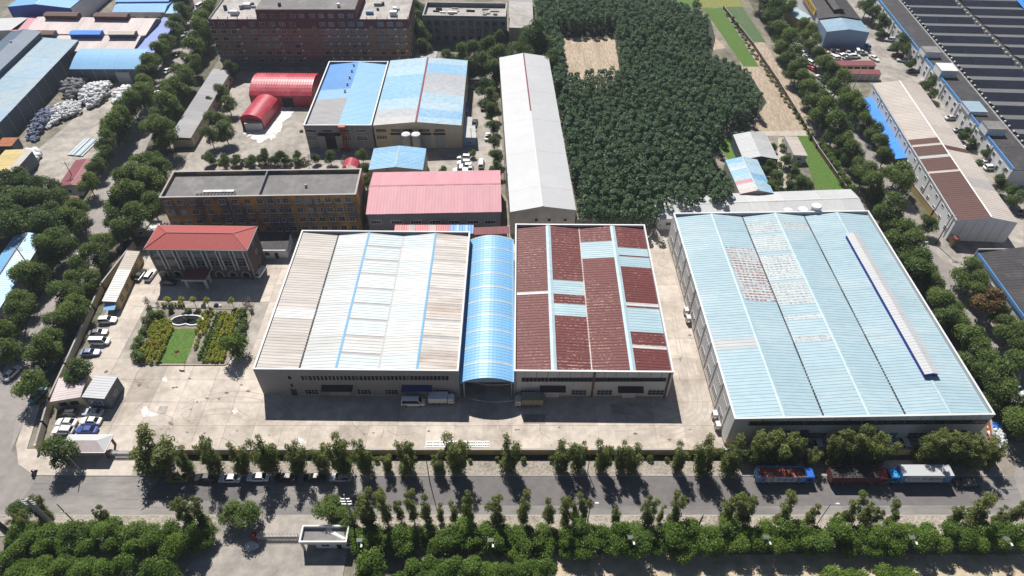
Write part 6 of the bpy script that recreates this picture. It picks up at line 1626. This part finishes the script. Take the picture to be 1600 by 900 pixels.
def bush_rows(kind, name, label, cat, group, rows, s, step):
    for (u0,v0),(u1,v1) in rows:
        A, B = P(u0,v0), P(u1,v1); L = (B-A).length; n = int(L/step)
        for i in range(n+1):
            if random.random() < .06: continue
            p = A.lerp(B, i/max(n,1)); ss = s*random.uniform(.75,1.25)
            o = tree(kind, name, label, (p.x+random.uniform(-.1,.1), p.y+random.uniform(-.1,.1), .12), ss, ss, group); o['category'] = cat
bush_rows('clipped','clipped_bush','clipped yellow green bush in the left half planting rows of the garden','shrub','clipped bushes in the left garden rows',
  [((246-5*k+7,505-k*0),(246-5*k-23,566)) for k in range(0)]+[((254,504),(224,566)),((248,503),(219,562)),((243,503),(236,522)),((260,502),(231,568)),((266,506),(238,568)),((270,512),(247,568))], 1.1, .75)
bush_rows('clipped','clipped_bush','clipped yellow green bush in the right half planting rows of the garden','shrub','clipped bushes in the right garden rows',
  [((318,490),(308,520)),((325,490),(306,545)),((332,491),(320,520)),((352,490),(324,566)),((359,490),(333,566)),((366,490),(340,566)),((372,490),(347,566))], 1.1, .75)
bush_rows('greenclip','clipped_bush','clipped deep green bush in the two middle rows right of the lawn','shrub','deep green clipped bushes right of the lawn',
  [((340,491),(312,562)),((346,491),(318,566))], 1.05, .95)
row('bush','garden_shrub','rounded dark green garden shrub','dark garden shrubs',[(229,503),(224,518),(218,534),(212,545),(238,494),(252,492),(378,494),(382,505),(375,510),(372,520),(378,516),(213,555),(221,560),(246,493),(380,488)], 1.15, h=.7)
row('bush','garden_shrub','dark clipped bush along garden path','garden path bushes',[(235,484),(268,486),(311,486),(330,485),(370,485),(393,487),(295,486)], .75, h=.6)
for u, v in ((268,481),(289,482),(307,481),(328,483),(366,483)):
    o = tree('ball','topiary_tree','small bright yellow topped tree on thin stem along garden path', tuple(P(u,v)), 1.15, 1.15, 'yellow topped trees along the garden path'); later(o, 'small yellow topped tree above the garden')
row('bare','garden_tree','small greyish twiggy tree at garden path','twiggy trees at the garden path',[(233,478,.5),(248,478,.4),(390,476,.6),(384,480,.4),(321,484,.35)], 1.0, ground=True)
# pond with white rim and rockery
t = thing('garden_pond','kidney shaped pond with white rim and rockery above the lawn','pond', tuple(P(293,502))); ob = t.location
ring = []
for k in range(40):
    a = 2*math.pi*k/40; rr = 1+.16*math.cos(2*a)-.30*math.exp(-((a-4.71)/.38)**2)
    ring.append(Vector((3.5*rr*math.cos(a), 2.15*rr*math.sin(a), 0)))
mb = MB(); mb.face(*[(p.x,p.y,.25) for p in ring]); mb.build('water','water',t,fix=False)
mb = MB()
for k in range(40):
    p, q = ring[k].copy(), ring[(k+1)%40].copy(); p.z = q.z = .22; mb.bar(p, q, .3, .44)
mb.build('rim','white_print',t)
for k in range(14):
    rr = random.Random(k); x, y = rr.uniform(-1.5,1.4), rr.uniform(-.6,.6); z = .9-.35*abs(x); mb = MB()
    mb.tube([(x,y,0),(x+rr.uniform(-.1,.1),y,max(.3,z)*rr.uniform(.6,1.3)),(x+rr.uniform(-.2,.2),y,max(.4,z)*1.7)],[rr.uniform(.25,.5),rr.uniform(.2,.4),.06],5); mb.build('rock','rock',t)
mb = MB(); mb.prism([(-3.6,-2.3),(3.4,-2.3),(3.4,-1.7),(-3.6,-1.7)],.0,.12); mb.build('step','concrete_old',t)
for u, v, w, lab in ((254,554,-1,'left red flag on its pole at the lawn edge'),(289,566,1,'right red flag on its pole on the lawn')):
    t = thing('flagpole',lab,'flag',tuple(P(u,v)),0,'red flags on the lawn')
    h = 4.6; mb = MB(); mb.tube([(0,0,0),(0,0,h)],[.05,.03],6); mb.build('pole','steel',t)
    mb = MB(); n = 6
    for k in range(n):
        x0, x1 = k*1.3/n, (k+1)*1.3/n; f0, f1 = .1*math.sin(k*1.3), .1*math.sin((k+1)*1.3)
        for dz in (0,.012): mb.face((x0*-1,f0+dz,h-.9-x0*.3),(x1*-1,f1+dz,h-.9-x1*.3),(x1*-1,f1+dz,h-.05-x1*.35),(x0*-1,f0+dz,h-.05-x0*.35))
    mb.build('cloth','red_flag',t,fix=False)
# bicycles / dark planters under the path trees: potted plants
for i, u in enumerate((256,260,265,270,275,280,284,288)):
    t = thing('potted_plant','dark potted plant in the row under the yellow topped trees','potted plant',tuple(P(u,479.5)),0,'potted plants beside the garden path'); mb = MB(); mb.tube([(0,0,.15),(0,0,.6)],[.22,.3],8); mb.build('pot','dark',t); put('foliage',TREES['clipped'][i%3][1],t,(0,0,.5)); 
for u, v, lab in ((320,480,'black and white garden boulder left of the pair'),(340,479,'black and white garden boulder right of the pair')):
    t = thing('boulder',lab,'boulder',tuple(P(u,v))); mb = MB(); mb.tube([(-.3,0,.1),(-.2,.1,.7),(0,0,1.1)],[.75,.6,.2],7); mb.build('stone','rock',t); mb = MB(); mb.tube([(.7,0,.1),(.8,0,.5),(.8,0,.7)],[.5,.4,.1],6); mb.build('pale_stone','white_patch',t)

# ------------------------------------------------------------------ cars
Gy = 'cars parked in the factory yard'
car('suv',WHITE,'white car with dark windows',168,500.5,4,Gy,where='at the top of the yard wall row'); car('sedan',GREY,'dark sedan',153.5,520,8,Gy,where='second down the row by the yard wall'); car('van',WHITE,'boxy white minivan',156,534,0,Gy,where='third down the row by the yard wall'); car('sedan',(.20,.24,.36),'silver blue sedan',141,551,3,Gy,where='lowest of the row by the yard wall')
car('sedan',(.46,.49,.54),'silver hatchback',145,644.5,178,Gy,where='parked right in front of the gate office'); car('suv',BLACK,'black car in deep shade',106,645,178,Gy,where='under the cream gate office wing'); car('sedan',WHITE,'white coupe with black roof glass',142,658,178,Gy,where='in the middle right parking bay'); car('sedan',WHITE,'white sedan',104,660,178,Gy,where='in the middle left parking bay'); car('suv',WHITE,'white boxy car',99,673,178,Gy,where='in the lower left parking bay'); car('sedan',BLUE,'glossy deep blue car',136,672,178,Gy,where='just above the guard house roof')
car('sedan',BLACK,'black sedan',219,430,82,Gy,where='left of the red hipped office'); car('suv',WHITE,'white car',235,430,82,Gy,where='beside the black sedan left of the office'); car('sedan',BLACK,'dark sedan in shade',263,441,175,Gy,where='in front of the office porch'); car('suv',WHITE,'white car',407,425,80,Gy,where='right of the red hipped office'); car('pickup',BLACK,'black pickup',194,384,75,Gy,where='behind the yard annex')
Gl = 'cars along the left street'
car('sedan',WHITE,'white sedan driving',19,583,72,Gl,where='at the lower end of left street'); car('sedan',GREY,'grey sedan',36,549,75,Gl,where='ahead of the white one on left street'); car('sedan',TEAL,'teal car',59,617,76,Gl,where='under a tree near the gate office'); car('sedan',TEAL,'green grey car half under trees',79,571,76,Gl,where='on the left street kerb')
for u,v,c,k in ((313,9,WHITE,'van'),(308,18,GREY,'sedan'),(303,31,WHITE,'sedan'),(290,53,SILVER,'sedan'),(286,61,WHITE,'van'),(262,110,WHITE,'sedan'),(250,136,GREY,'suv'),(243,146,WHITE,'sedan'),(221,187,WHITE,'sedan'),(278,84,BLACK,'sedan'),(128,398,WHITE,'sedan')):
    car(k,c,{WHITE:'white car',GREY:'grey car',SILVER:'silver car',BLACK:'black car'}[c]+' on the upper left street',u,v,72,Gl,far=True)
Gf = 'cars parked along the front road'
car('sedan',(.22,.20,.03),'olive yellow car',278,747,180,Gf,where='leftmost of the front road kerb row'); car('sedan',BLACK,'shiny black car',320,747,180,Gf,where='second from left at front road kerb'); car('sedan',(.6,.63,.68),'pale blue white car',359,748,180,Gf,where='third from left at front road kerb'); car('sedan',WHITE,'white car',403,746,180,Gf,where='fourth from left at front road kerb'); car('sedan',BLACK,'black car with bright rear corner',447,746.5,180,Gf,where='fifth at front road kerb'); car('sedan',BLACK,'black car in tree shade',492,746.5,180,Gf,where='left of the silver hatchback'); car('suv',SILVER,'silver hatchback',532,746.5,180,Gf,where='rightmost of the front road kerb row'); car('sedan',BLACK,'black car in shade',1511,755,180,Gf,where='behind the white roofed truck')
Gr = 'cars parked along the right street'
for u,v,c,k in ((1206,7,WHITE,'sedan'),(1211,15,WHITE,'suv'),(1220.5,29,WHITE,'sedan'),(1226,37,WHITE,'sedan'),(1238,58,WHITE,'suv'),(1242,66,WHITE,'sedan'),(1247.5,74,WHITE,'sedan'),(1254,82,WHITE,'sedan'),(1259,89,WHITE,'sedan'),(1264,97,WHITE,'suv'),(1269,107,RED,'sedan'),(1282,121,WHITE,'sedan'),(1286,131,WHITE,'sedan'),(1290,138,WHITE,'suv'),(1294.5,146,WHITE,'sedan')):
    car(k,c,('red car' if c==RED else 'white car')+' in right street kerb line',u,v,-62+180,Gr,far=True)
car('sedan',WHITE,'white sedan driving down',1317,179,-65,Gr,far=True,where='right street past the blue awning'); car('suv',BLACK,'black car',1237,32,100,Gr,far=True,where='beside pale blue awning of the workshop'); car('suv',GREY,'grey car',1235,22,100,Gr,far=True,where='behind the black one by pale blue awning'); car('sedan',WHITE,'white car half seen',1588,608,-65,Gr,where='at the lower right street edge')
Gw = 'cars crowded before the blue front workshop'
for u,v,c,k,a in ((1303,88,WHITE,'sedan',20),(1310,91,WHITE,'suv',10),(1318,87,WHITE,'suv',25),(1322,93,BLACK,'sedan',15),(1308,80,GREY,'sedan',80),(1315,77,RED,'sedan',0),(1325,82,SILVER,'sedan',80),(1336,88,WHITE,'suv',5),(1329,88,WHITE,'sedan',5),(1339,80,WHITE,'van',80),(1346,83,SILVER,'pickup',0),(1294,84,WHITE,'sedan',10),(1300,80,BLACK,'suv',85),(1288,81,(.5,.14,.06),'sedan',0)):
    car(k,c,{WHITE:'white car',BLACK:'black car',GREY:'grey car',SILVER:'silver car',RED:'red car'}.get(c,'orange car')+f' facing {"across" if a < 45 else "the wall"} in crowded lot',u,v,a,Gw,far=True)
car('suv',(.06,.22,.50),'blue car',1354,72,100,Gw,far=True,where='at right corner of the blue front'); car('sedan',WHITE,'white sedan',1366,91,-65,Gw,far=True,where='alone on the lane by the crowded lot')
Gs = 'cars beside the solar factory'
for u,v,c,k,a in ((1370,41,GREY,'sedan',170),(1382,54,BLACK,'sedan',170),(1390,62,SILVER,'suv',170),(1395,76,GREY,'sedan',170),(1403,86,RED,'sedan',170),(1411,94,SILVER,'sedan',165),(1428,111,BLACK,'sedan',5),(1487,184,SILVER,'sedan',5),(1500,203,GREY,'sedan',5),(1507,212,GREY,'suv',5),(1517,229,BLACK,'sedan',5),(1540,254,SILVER,'sedan',5),(1548,262,WHITE,'suv',5),(1566,289,RED,'sedan',5),(1600,332,GREY,'sedan',5)):
    car(k,c,{WHITE:'white car',BLACK:'black car',GREY:'grey car',SILVER:'silver car',RED:'red car'}[c]+' beside the solar factory',u,v,a,Gs,far=True)
Gb = 'cars parked in the rear yard'
for u,v,c,k,a,w in ((725,246,WHITE,'suv',175,'uppermost of the rear yard group'),(725,254.5,WHITE,'suv',178,'second of the rear yard group'),(728,260,WHITE,'suv',180,'third of the rear yard group'),(720,266,WHITE,'pickup',180,'nearest the pink roof'),(752,256,WHITE,'van',88,'alone right of the rear yard group'),(735,263,SILVER,'sedan',90,'half behind the rear yard group'),(755,167,BLACK,'sedan',90,'under trees left of the white shed'),(742,192,BLACK,'sedan',85,'beside the white kiosk'),(762,213,WHITE,'sedan',85,'by the white long shed wall')):
    car(k,c,{WHITE:'white car',BLACK:'black car',SILVER:'silver car'}[c],u,v,a,Gb,far=True,where=w)
# ------------------------------------------------------------------ vans and trucks
car('van',WHITE,'white minibus with black windows',646,629,0,'vehicles before the sheds',where='before the grey shed doors',name='minibus')
for o in [q for q in bpy.data.objects if q.name == 'minibus']: o.scale = (1.12,1.08,1.1)
p = P(691,628.5); truck('box_truck','small white box truck in front of the grey shed',(p.x,p.y,.1),0,WHITE,6.0,'trim_white',W=1.0,zt=2.6,small=True,group='vehicles before the sheds')
p = P(826,631); truck('box_truck','khaki tarpaulin covered truck beside the red roofed shed',(p.x,p.y,.1),180,(.5,.5,.5),6.6,'tarp_khaki',W=1.15,zt=2.9,small=True,group='vehicles before the sheds')
p = P(1223,749); truck('cargo_truck','blue open truck with red load and white lettered panel',(p.x,p.y,.06),0,(.02,.12,.46),12.0,'trim_blue','load_red',W=1.27,zt=3.1,lettering='left',open_top=True,group='trucks parked along the front road')
for q in bpy.data.objects: pass
p = P(1336,750); truck('cargo_truck','dark red open truck with dark load parked on the road',(p.x,p.y,.06),0,(.30,.02,.025),12.0,'wall_maroon','load_dark',W=1.27,zt=3.1,open_top=True,group='trucks parked along the front road')
p = P(1428,749); truck('cargo_truck','blue truck with white roofed box and bright blue cab',(p.x,p.y,.06),180,(.03,.30,.66),12.6,'trim_blue',W=1.28,zt=3.6,lettering='right',roofm='roof_white',group='trucks parked along the front road')
# scooter with rider at the junction
t = thing('scooter','dark scooter ridden across the left junction','scooter',tuple(P(55,741,0))); t.rotation_euler = (0,0,R(80)); t.location.z = .06
mb = MB(); mb.tube([(-.62,-.05,.26),(-.62,.05,.26)],.26,12); mb.build('wheel','tyre',t); mb = MB(); mb.tube([(.62,-.05,.26),(.62,.05,.26)],.26,12); mb.build('wheel','tyre',t)
mb = MB(); loft(mb,[[(-.75,-.12,.45),(-.75,.12,.45),(-.75,.1,.72),(-.75,-.1,.72)],[(-.2,-.17,.34),(-.2,.17,.34),(-.2,.15,.78),(-.2,-.15,.78)],[(.1,-.17,.26),(.1,.17,.26),(.1,.17,.34),(.1,-.17,.34)],[(.42,-.16,.3),(.42,.16,.3),(.42,.16,.4),(.42,-.16,.4)],[(.52,-.17,.5),(.52,.17,.5),(.46,.15,.95),(.46,-.15,.95)]]); mb.build('body','plastic_black',t)
mb = MB(); mb.tube([(.6,0,.3),(.46,0,1.02)],.04,6); mb.tube([(.42,-.33,1.04),(.46,0,1.04),(.42,.33,1.04)],.025,6); mb.build('handlebar','steel',t)
pr = thing('person','person in dark clothes and white helmet riding the scooter','person',t.location,R(80))
def skinned(name, verts, edges, radii, m, parent, lvl=1):
    me = bpy.data.meshes.new(name); me.from_pydata(verts, edges, []); me.materials.append(MATS[m])
    o = put(name, me, parent); sk = o.modifiers.new('skin','SKIN'); o.modifiers.new('sub','SUBSURF').levels = lvl; o.modifiers['sub'].render_levels = lvl
    for i, rr in enumerate(radii): me.skin_vertices[0].data[i].radius = (rr, rr)
    me.skin_vertices[0].data[0].use_root = True
    return o
V = [(-.18,0,.86),(-.16,0,1.1),(-.1,0,1.34),(-.06,0,1.47),(-.03,0,1.60),(-.02,0,1.72), (-.1,.19,1.37),(.08,.25,1.14),(.36,.3,1.06), (-.1,-.19,1.37),(.08,-.25,1.14),(.36,-.3,1.06), (-.15,.11,.84),(.26,.15,.80),(.2,.14,.45),(.3,.14,.38), (-.15,-.11,.84),(.26,-.15,.80),(.2,-.14,.45),(.3,-.14,.38)]
E_ = [(0,1),(1,2),(2,3),(3,4),(4,5),(2,6),(6,7),(7,8),(2,9),(9,10),(10,11),(0,12),(12,13),(13,14),(14,15),(0,16),(16,17),(17,18),(18,19)]
skinned('body',V,E_,[.17,.16,.17,.065,.09,.085,.075,.055,.04,.075,.055,.04,.11,.085,.06,.05,.11,.085,.06,.05],'cloth_dark',pr)
mb = MB(); mb.tube([(-.02,0,1.62),(-.02,0,1.72),(-.02,0,1.82),(-.02,0,1.86)],[.125,.14,.10,.03],12); mb.build('helmet','helmet',pr,smooth=True)
mb = MB(); mb.tube([(.06,0,1.57),(.075,0,1.66)],[.07,.075],10); mb.build('face','skin',pr,smooth=True)
for s_ in (-1,1):
    for k in range(5):
        mb = MB(); y = s_*(.27+.025*k) if k < 4 else s_*.25
        mb.tube([(.36,y,1.065),(.43,y,1.07+.004*k),(.47,y,1.04),(.455,y,1.01)] if k < 4 else [(.35,y,1.06),(.40,y-.02*s_,1.03),(.44,y-.02*s_,1.02)],.011,5); mb.build('finger','skin',pr)

# ------------------------------------------------------------------ poles, lamps, gates
def pole(name, label, u, v, h, m, r0, arms=(), lean=(0,0), cat='utility pole', group=None, lamp=None):
    t = thing(name,label,cat,tuple(P(u,v)),0,group); t.rotation_euler = (lean[0],lean[1],0)
    mb = MB(); mb.tube([(0,0,-.3),(0,0,h)],[r0,r0*.65],10); mb.build('pole',m,t)
    for z, w in arms:
        mb = MB(); mb.box(-w/2,w/2,-.22,-.08,z-.06,z+.06); mb.build('crossarm','steel',t)
        for k in range(3):
            x = -w/2+.12+(w-.24)*k/2; mb = MB(); mb.tube([(x,-.15,z+.06),(x,-.15,z+.34)],[.05,.08],6); mb.build('insulator','trim_white',t)
    if lamp:
        mb = MB(); mb.tube([(0,0,h-.2),(.3*lamp,-.1,h+.25),(1.3*lamp,-.2,h+.35)],.045,6); mb.build('lamp_arm',m,t)
        mb = MB(); mb.box(1.1*lamp-.35,1.1*lamp+.35,-.33,-.05,h+.30,h+.42); mb.build('lamp_head','trim_white',t)
    return t
def hpole(u, v, vt):
    b = P(u, v); dv = (vt-450)/F; return CAM_H-b.y*(1+dv)/(1-dv)
pole('utility_pole','thick leaning concrete pole with many crossarms at lower left',80,818,10.0,'pole_concrete',.55,((9.6,2.4),(8.9,2.6),(8.2,2.2)),cat='utility pole')
pole('utility_pole','stout green grey pole cut by the left photo edge',15,835,7.5,'wall_slate',.7)
pole('utility_pole','thin pole with small arm on the near verge',120,820,8.5,'pole_rust',.13,((5.5,.9),))
pole('utility_pole','pole with stacked crossarms beside the lower guard house',556,826,hpole(556,826,773),'pole_concrete',.2,((12.4,1.8),(11.4,2.2),(10.4,2.0)))
pole('utility_pole','slanting grey pole in front of the guard house',127,737,6.5,'steel',.14)
pole('utility_pole','thin dark pole between willows on the far verge',672,755,hpole(672,755,708),'pole_rust',.11)
pole('utility_pole','thin dark pole right of centre on the far verge',918,738,hpole(918,738,712),'pole_rust',.1)
pole('street_lamp','dark street lamp on the near verge right of centre',917,823,hpole(917,823,786),'pole_rust',.11,lamp=1,cat='street lamp',group='street lamps')
pole('street_lamp','pale street lamp on the near verge before the red truck',1276,820,hpole(1276,820,787),'steel',.1,lamp=1,cat='street lamp',group='street lamps')
pole('street_lamp','lamp on tall pole over the trees beside the big blue shed',1420,415,8.5,'steel',.12,lamp=1,cat='street lamp',group='street lamps')
pole('utility_pole','crossarm pole near the maroon garages',1332,142,9,'pole_concrete',.16,((8.6,3),(8,3)))
pole('utility_pole','crossarm pole between trees by the three tanks',1390,352,11,'pole_concrete',.2,((10.6,2.4),(9.9,2.4),(9.2,2)))
pole('utility_pole','crossarm pole at brown roof front end',1462,382,11,'pole_rust',.16,((10.4,1.8),(9.6,1.6)))
pole('utility_pole','crossarm pole beside the maroon hut',121,290,9,'pole_concrete',.15,((8.6,2.6),(8.0,2.2)))
pole('utility_pole','crossarm pole over the blue gabled shed',56,432,11,'pole_concrete',.18,((10.5,3),(9.8,3)))
pole('utility_pole','crossarm pole left of the orange block',190,345,11,'pole_concrete',.18,((10.5,2.4),(9.8,2.4)))
pole('utility_pole','tall pole beside the scrap yard trees',213,207,13,'pole_concrete',.2)
pole('utility_pole','steel pole on parking yard beside the yellow shed',737,228,7,'steel',.12)
pole('utility_pole','dark thin pole by the pink roof end wall',788,282,9,'pole_rust',.12)
for u, v, lab in ((570,866,'small solar lamp in the belt right of lower guard house'),(768,866,'small solar lamp in the belt below the arcade'),(980,862,'small solar lamp in the belt right of centre'),(1185,862,'small solar lamp in the belt below the blue truck'),(1405,862,'small solar lamp in the belt below white roofed truck'),(1548,864,'small solar lamp at the right end of the belt')):
    t = pole('solar_lamp',lab,u,v,6.2,'steel',.08,cat='street lamp',group='solar lamps in the bottom belt')
    mb = MB(); mb.box(-.6,.5,-.4,.35,6.2,6.27); mb.build('solar_panel','solar_back',t); mb = MB(); mb.tube([(0,0,6.0),(.4,-.9,6.05)],.03,6); mb.box(.25,.6,-1.35,-.8,6.0,6.1); mb.build('lamp_head','trim_white',t)
# crane and hoist in the rear yard
t = thing('hoist','red brown hoist column with inclined strut in rear yard','hoist',tuple(P(541,234)));
mb = MB()
for x, y in ((-.5,-.5),(.5,-.5),(.5,.5),(-.5,.5)): mb.bar((x,y,0),(x*.7,y*.7,8.2),.16,.16)
for k in range(6):
    z0, z1 = k*1.35, k*1.35+1.35
    mb.bar((-.5,-.48,z0),(.5,-.48,z1),.1,.1); mb.bar((.5,-.48,z0),(.5,.48,z1),.1,.1)
mb.build('mast','crane_red',t); mb = MB(); mb.box(-1.1,1.1,-.7,.7,8.2,9.2); mb.build('head','crane_red',t); mb = MB(); mb.bar((.6,0,8.4),(3.6,1.2,0),.25,.25); mb.build('strut','crane_red',t); mb = MB(); mb.box(-1.6,1.6,-1.2,1.2,0,.4); mb.build('base','crane_red',t)
# retractable gate at the front entrance
def lattice_gate(name, label, u0, u1, v, n, h, m1, m2):
    a, b = P(u0,v), P(u1,v); t = thing(name,label,'gate',tuple(a)); L = (b-a).length; w = .35
    for k in range(n):
        x = L*k/(n-1); mb = MB(); mb.box(x-.05,x+.05,-w-.03,-w+.03,.05,h); mb.box(x-.05,x+.05,w-.03,w+.03,.05,h); mb.box(x-.045,x+.045,-w+.03,w-.03,h-.1,h-.04); mb.build('post',m1,t)
    mb = MB()
    for k in range(n-1):
        x0, x1 = L*k/(n-1), L*(k+1)/(n-1)
        for y in (-w,w):
            mb.bar((x0,y,.3),(x1,y,h-.2),.05,.04); mb.bar((x0,y+.05,h-.2),(x1,y+.05,.3),.05,.04)
    mb.build('lattice',m2,t,fix=False)
    mb = MB(); mb.box(-.9,-.1,-.5,.5,.05,h+.25); mb.build('motor_head',m2,t); return t
lattice_gate('retractable_gate','silver retractable lattice gate across the front entrance',180,214,712,22,1.5,'trim_white','steel')
lattice_gate('retractable_gate','red and white retractable gate left of lower guard house',404,466,841,30,1.5,'trim_white','lamp_red')
t = thing('gate_pillar','brick gate pillars at the side gate on right street','gate',tuple(P(1487,385)))
for x, y in ((0,0),(5.5,-6)):
    mb = MB(); mb.box(x-.6,x+.6,y-.6,y+.6,0,3); mb.build('pillar','wall_brick',t); mb = MB(); mb.box(x-.7,x+.7,y-.7,y+.7,3.002,3.3); mb.build('pillar_cap','roof_maroon',t)
# lettered board lying along the front wall inside the yard
t = thing('board_stack','white boards with rows of dark holes laid along front wall','boards',tuple(P(665,697))); L = P(765,697).x-P(665,697).x
for k in range(9):
    mb = MB(); x0 = L*k/9; mb.box(x0+.04,x0+L/9-.04,-.4,1.2,.12,.2); o = mb.build('board','trim_white',t); mb = MB()
    for q in range(4):
        for j in range(2): mb.box(x0+.2+q*.33,x0+.4+q*.33,-.15+j*.7,.15+j*.7,.205,.215)
    mb.build('hole_row','dark',t)
# ------------------------------------------------------------------ heaps
def heap(name, label, cat, poly, h, n, size, m, seed):
    rr = np.random.default_rng(seed); pts_ = [P(u,v) for u, v in poly]; xs = [p.x for p in pts_]; ys = [p.y for p in pts_]; cx, cy = sum(xs)/len(xs), sum(ys)/len(ys)
    mx = max(math.hypot(p.x-cx,p.y-cy) for p in pts_); mb = MB(); k = 0
    while k < n:
        q = (rr.uniform(min(xs),max(xs)), rr.uniform(min(ys),max(ys)))
        if not inside(q, pts_): continue
        k += 1; zz = h*max(0,1-(math.hypot(q[0]-cx,q[1]-cy)/mx)**1.5)*rr.uniform(.3,1); s = size*rr.uniform(.6,1.3); an = rr.uniform(0,6.28); d = Vector((math.cos(an),math.sin(an),rr.uniform(-.3,.3)))
        c_ = Vector((q[0],q[1],zz+s*.25)); mb.tube([c_-d*s*.75, c_-d*s*.55, c_, c_+d*s*.55, c_+d*s*.75],[s*.15,s*.42,s*.5,s*.42,s*.15],6)
    o = mb.build(name,m,fix=False,smooth=True); o['kind'] = 'stuff'; o['label'] = label; o['category'] = cat
heap('sack_heap','big heap of white sacks in the scrap yard','sack heap',[(125,158),(148,130),(176,133),(172,150),(155,165),(140,172)],3.6,560,.95,'sack_white',1)
heap('sack_heap','heap of dark grey bales behind the white sacks','sack heap',[(100,150),(112,128),(138,130),(128,152),(112,160)],4,170,1.5,'sack_grey',2)
heap('sack_heap','loose pale sacks spilling along the slate wall','sack heap',[(85,175),(105,160),(128,162),(128,178),(98,190),(70,205)],2.2,420,.8,'sack_white',3)
heap('sack_heap','heap of blue grey plastic along the slate wall','sack heap',[(40,220),(60,185),(85,165),(98,172),(72,200),(58,222)],2.6,420,.8,'sack_blue',4)
heap('sack_heap','white sack heap at the scrap yard street edge','sack heap',[(178,165),(195,135),(206,140),(200,165),(185,172)],3,150,1.3,'sack_white',5)
heap('sack_heap','low pile of pale planks and sheets near yellow roof','sack heap',[(38,238),(55,235),(66,243),(52,256),(42,262)],.8,60,1.6,'sack_white',6)
heap('rubbish_heap','rubbish heap inside the orange walled corner','rubbish',[(1540,672),(1552,655),(1560,668),(1570,695),(1560,702),(1548,690)],.9,120,.7,'sack_white',7)
heap('rubbish_heap','blue and dark junk beside the big shed corner','rubbish',[(1546,668),(1553,657),(1558,668),(1553,682)],1.0,40,.8,'tarp_blue',8)
heap('rubbish_heap','white rubble heap beside the patchy blue roof','rubbish',[(722,135),(730,126),(742,128),(740,138)],1.2,80,.9,'sack_white',9)
# vans lined up in front of the big shed, under its awnings
for k, u in enumerate((1205,1240,1275,1385,1410,1515,1530)):
    car('van',SILVER if k % 2 else (.5,.52,.55),'grey van in shade under big shed awnings',u,690,90,'vans before the big blue shed')
# air units on the alley wall of the big shed
for u, v, lab in ((1094,483,'upper white unit box on the alley wall'),(1098,495,'lower white unit box on the alley wall'),(1142,645,'white box with red mark at the big shed corner'),(1148,662,'lower white box at the big shed corner')):
    p = P(u,v,2); s_ = (p-BIG_R.o).dot(BIG_R.uy); t = thing('wall_unit',lab,'wall unit',tuple(BIG_R.pt(-.75,s_,0)),0,'white units on the alley wall'); mb = MB(); mb.box(-.5,.5,-.7,.7,1.2,2.2); mb.build('housing','trim_white',t); mb = MB(); mb.box(-.5,-.3,-.7,.7,0,1.198); mb.build('stand','steel',t); mb = MB(); mb.box(-.53,-.503,-.4,.4,1.4,2.0); mb.build('grille','frame_dark',t)
row('bush','hedge_bush','dark hedge bush behind orange block','hedge behind the orange block',[(u+random.uniform(-2,2),253+random.uniform(-1,1)) for u in range(334,480,10)], 1.2, h=.8)
row('bush','verge_bush','low weed bush by the front wall','weeds along the front wall',[(u+random.uniform(-12,12),719+random.uniform(-2,2)) for u in range(330,1180,45)], .7, h=.5)
# pallets and boards about the rear yard
for k, (u, v, n_) in enumerate(((466,160,4),(474,158,6),(470,170,2),(456,159,3),(471,205,5),(742,205,3),(733,228,4),(728,178,3))):
    t = thing('pallet_stack','stack of '+['four','six','two','three','five','three','four','three'][k]+' grey pallets '+['under the long crimson vault','against the blue rear shed corner','beside the white spill','left under the crimson vault','at the rear shed side wall','beside the white kiosk','before the yellow shed lean to','behind the blue hut'][k],'pallets',tuple(P(u,v)),random.uniform(-.4,.4),'pallet stacks in the rear yard')
    for q in range(n_):
        mb = MB()
        for j in range(5): mb.box(-.6,.6,-.55+j*.24,-.41+j*.24,.1+q*.16,.13+q*.16)
        for j in (-.5,0,.5): mb.box(j-.05,j+.05,-.55,.55,.0+q*.16,.099+q*.16)
        mb.build('pallet','wall_rough',t)
settle_labels()
# ------------------------------------------------------------------ thin summer haze
mb = MB(); mb.box(-420,420,-60,700,-1,140)
hz = bpy.data.materials.new('haze'); hz.use_nodes = True; n = hz.node_tree.nodes; n.remove(n['Principled BSDF'])
pv = n.new('ShaderNodeVolumePrincipled'); pv.inputs['Color'].default_value = (.78,.86,1,1); pv.inputs['Density'].default_value = .00013; pv.inputs['Anisotropy'].default_value = .2
hz.node_tree.links.new(pv.outputs[0], n['Material Output'].inputs['Volume'])
MATS['haze'] = hz; o = mb.build('haze','haze'); o['kind'] = 'stuff'
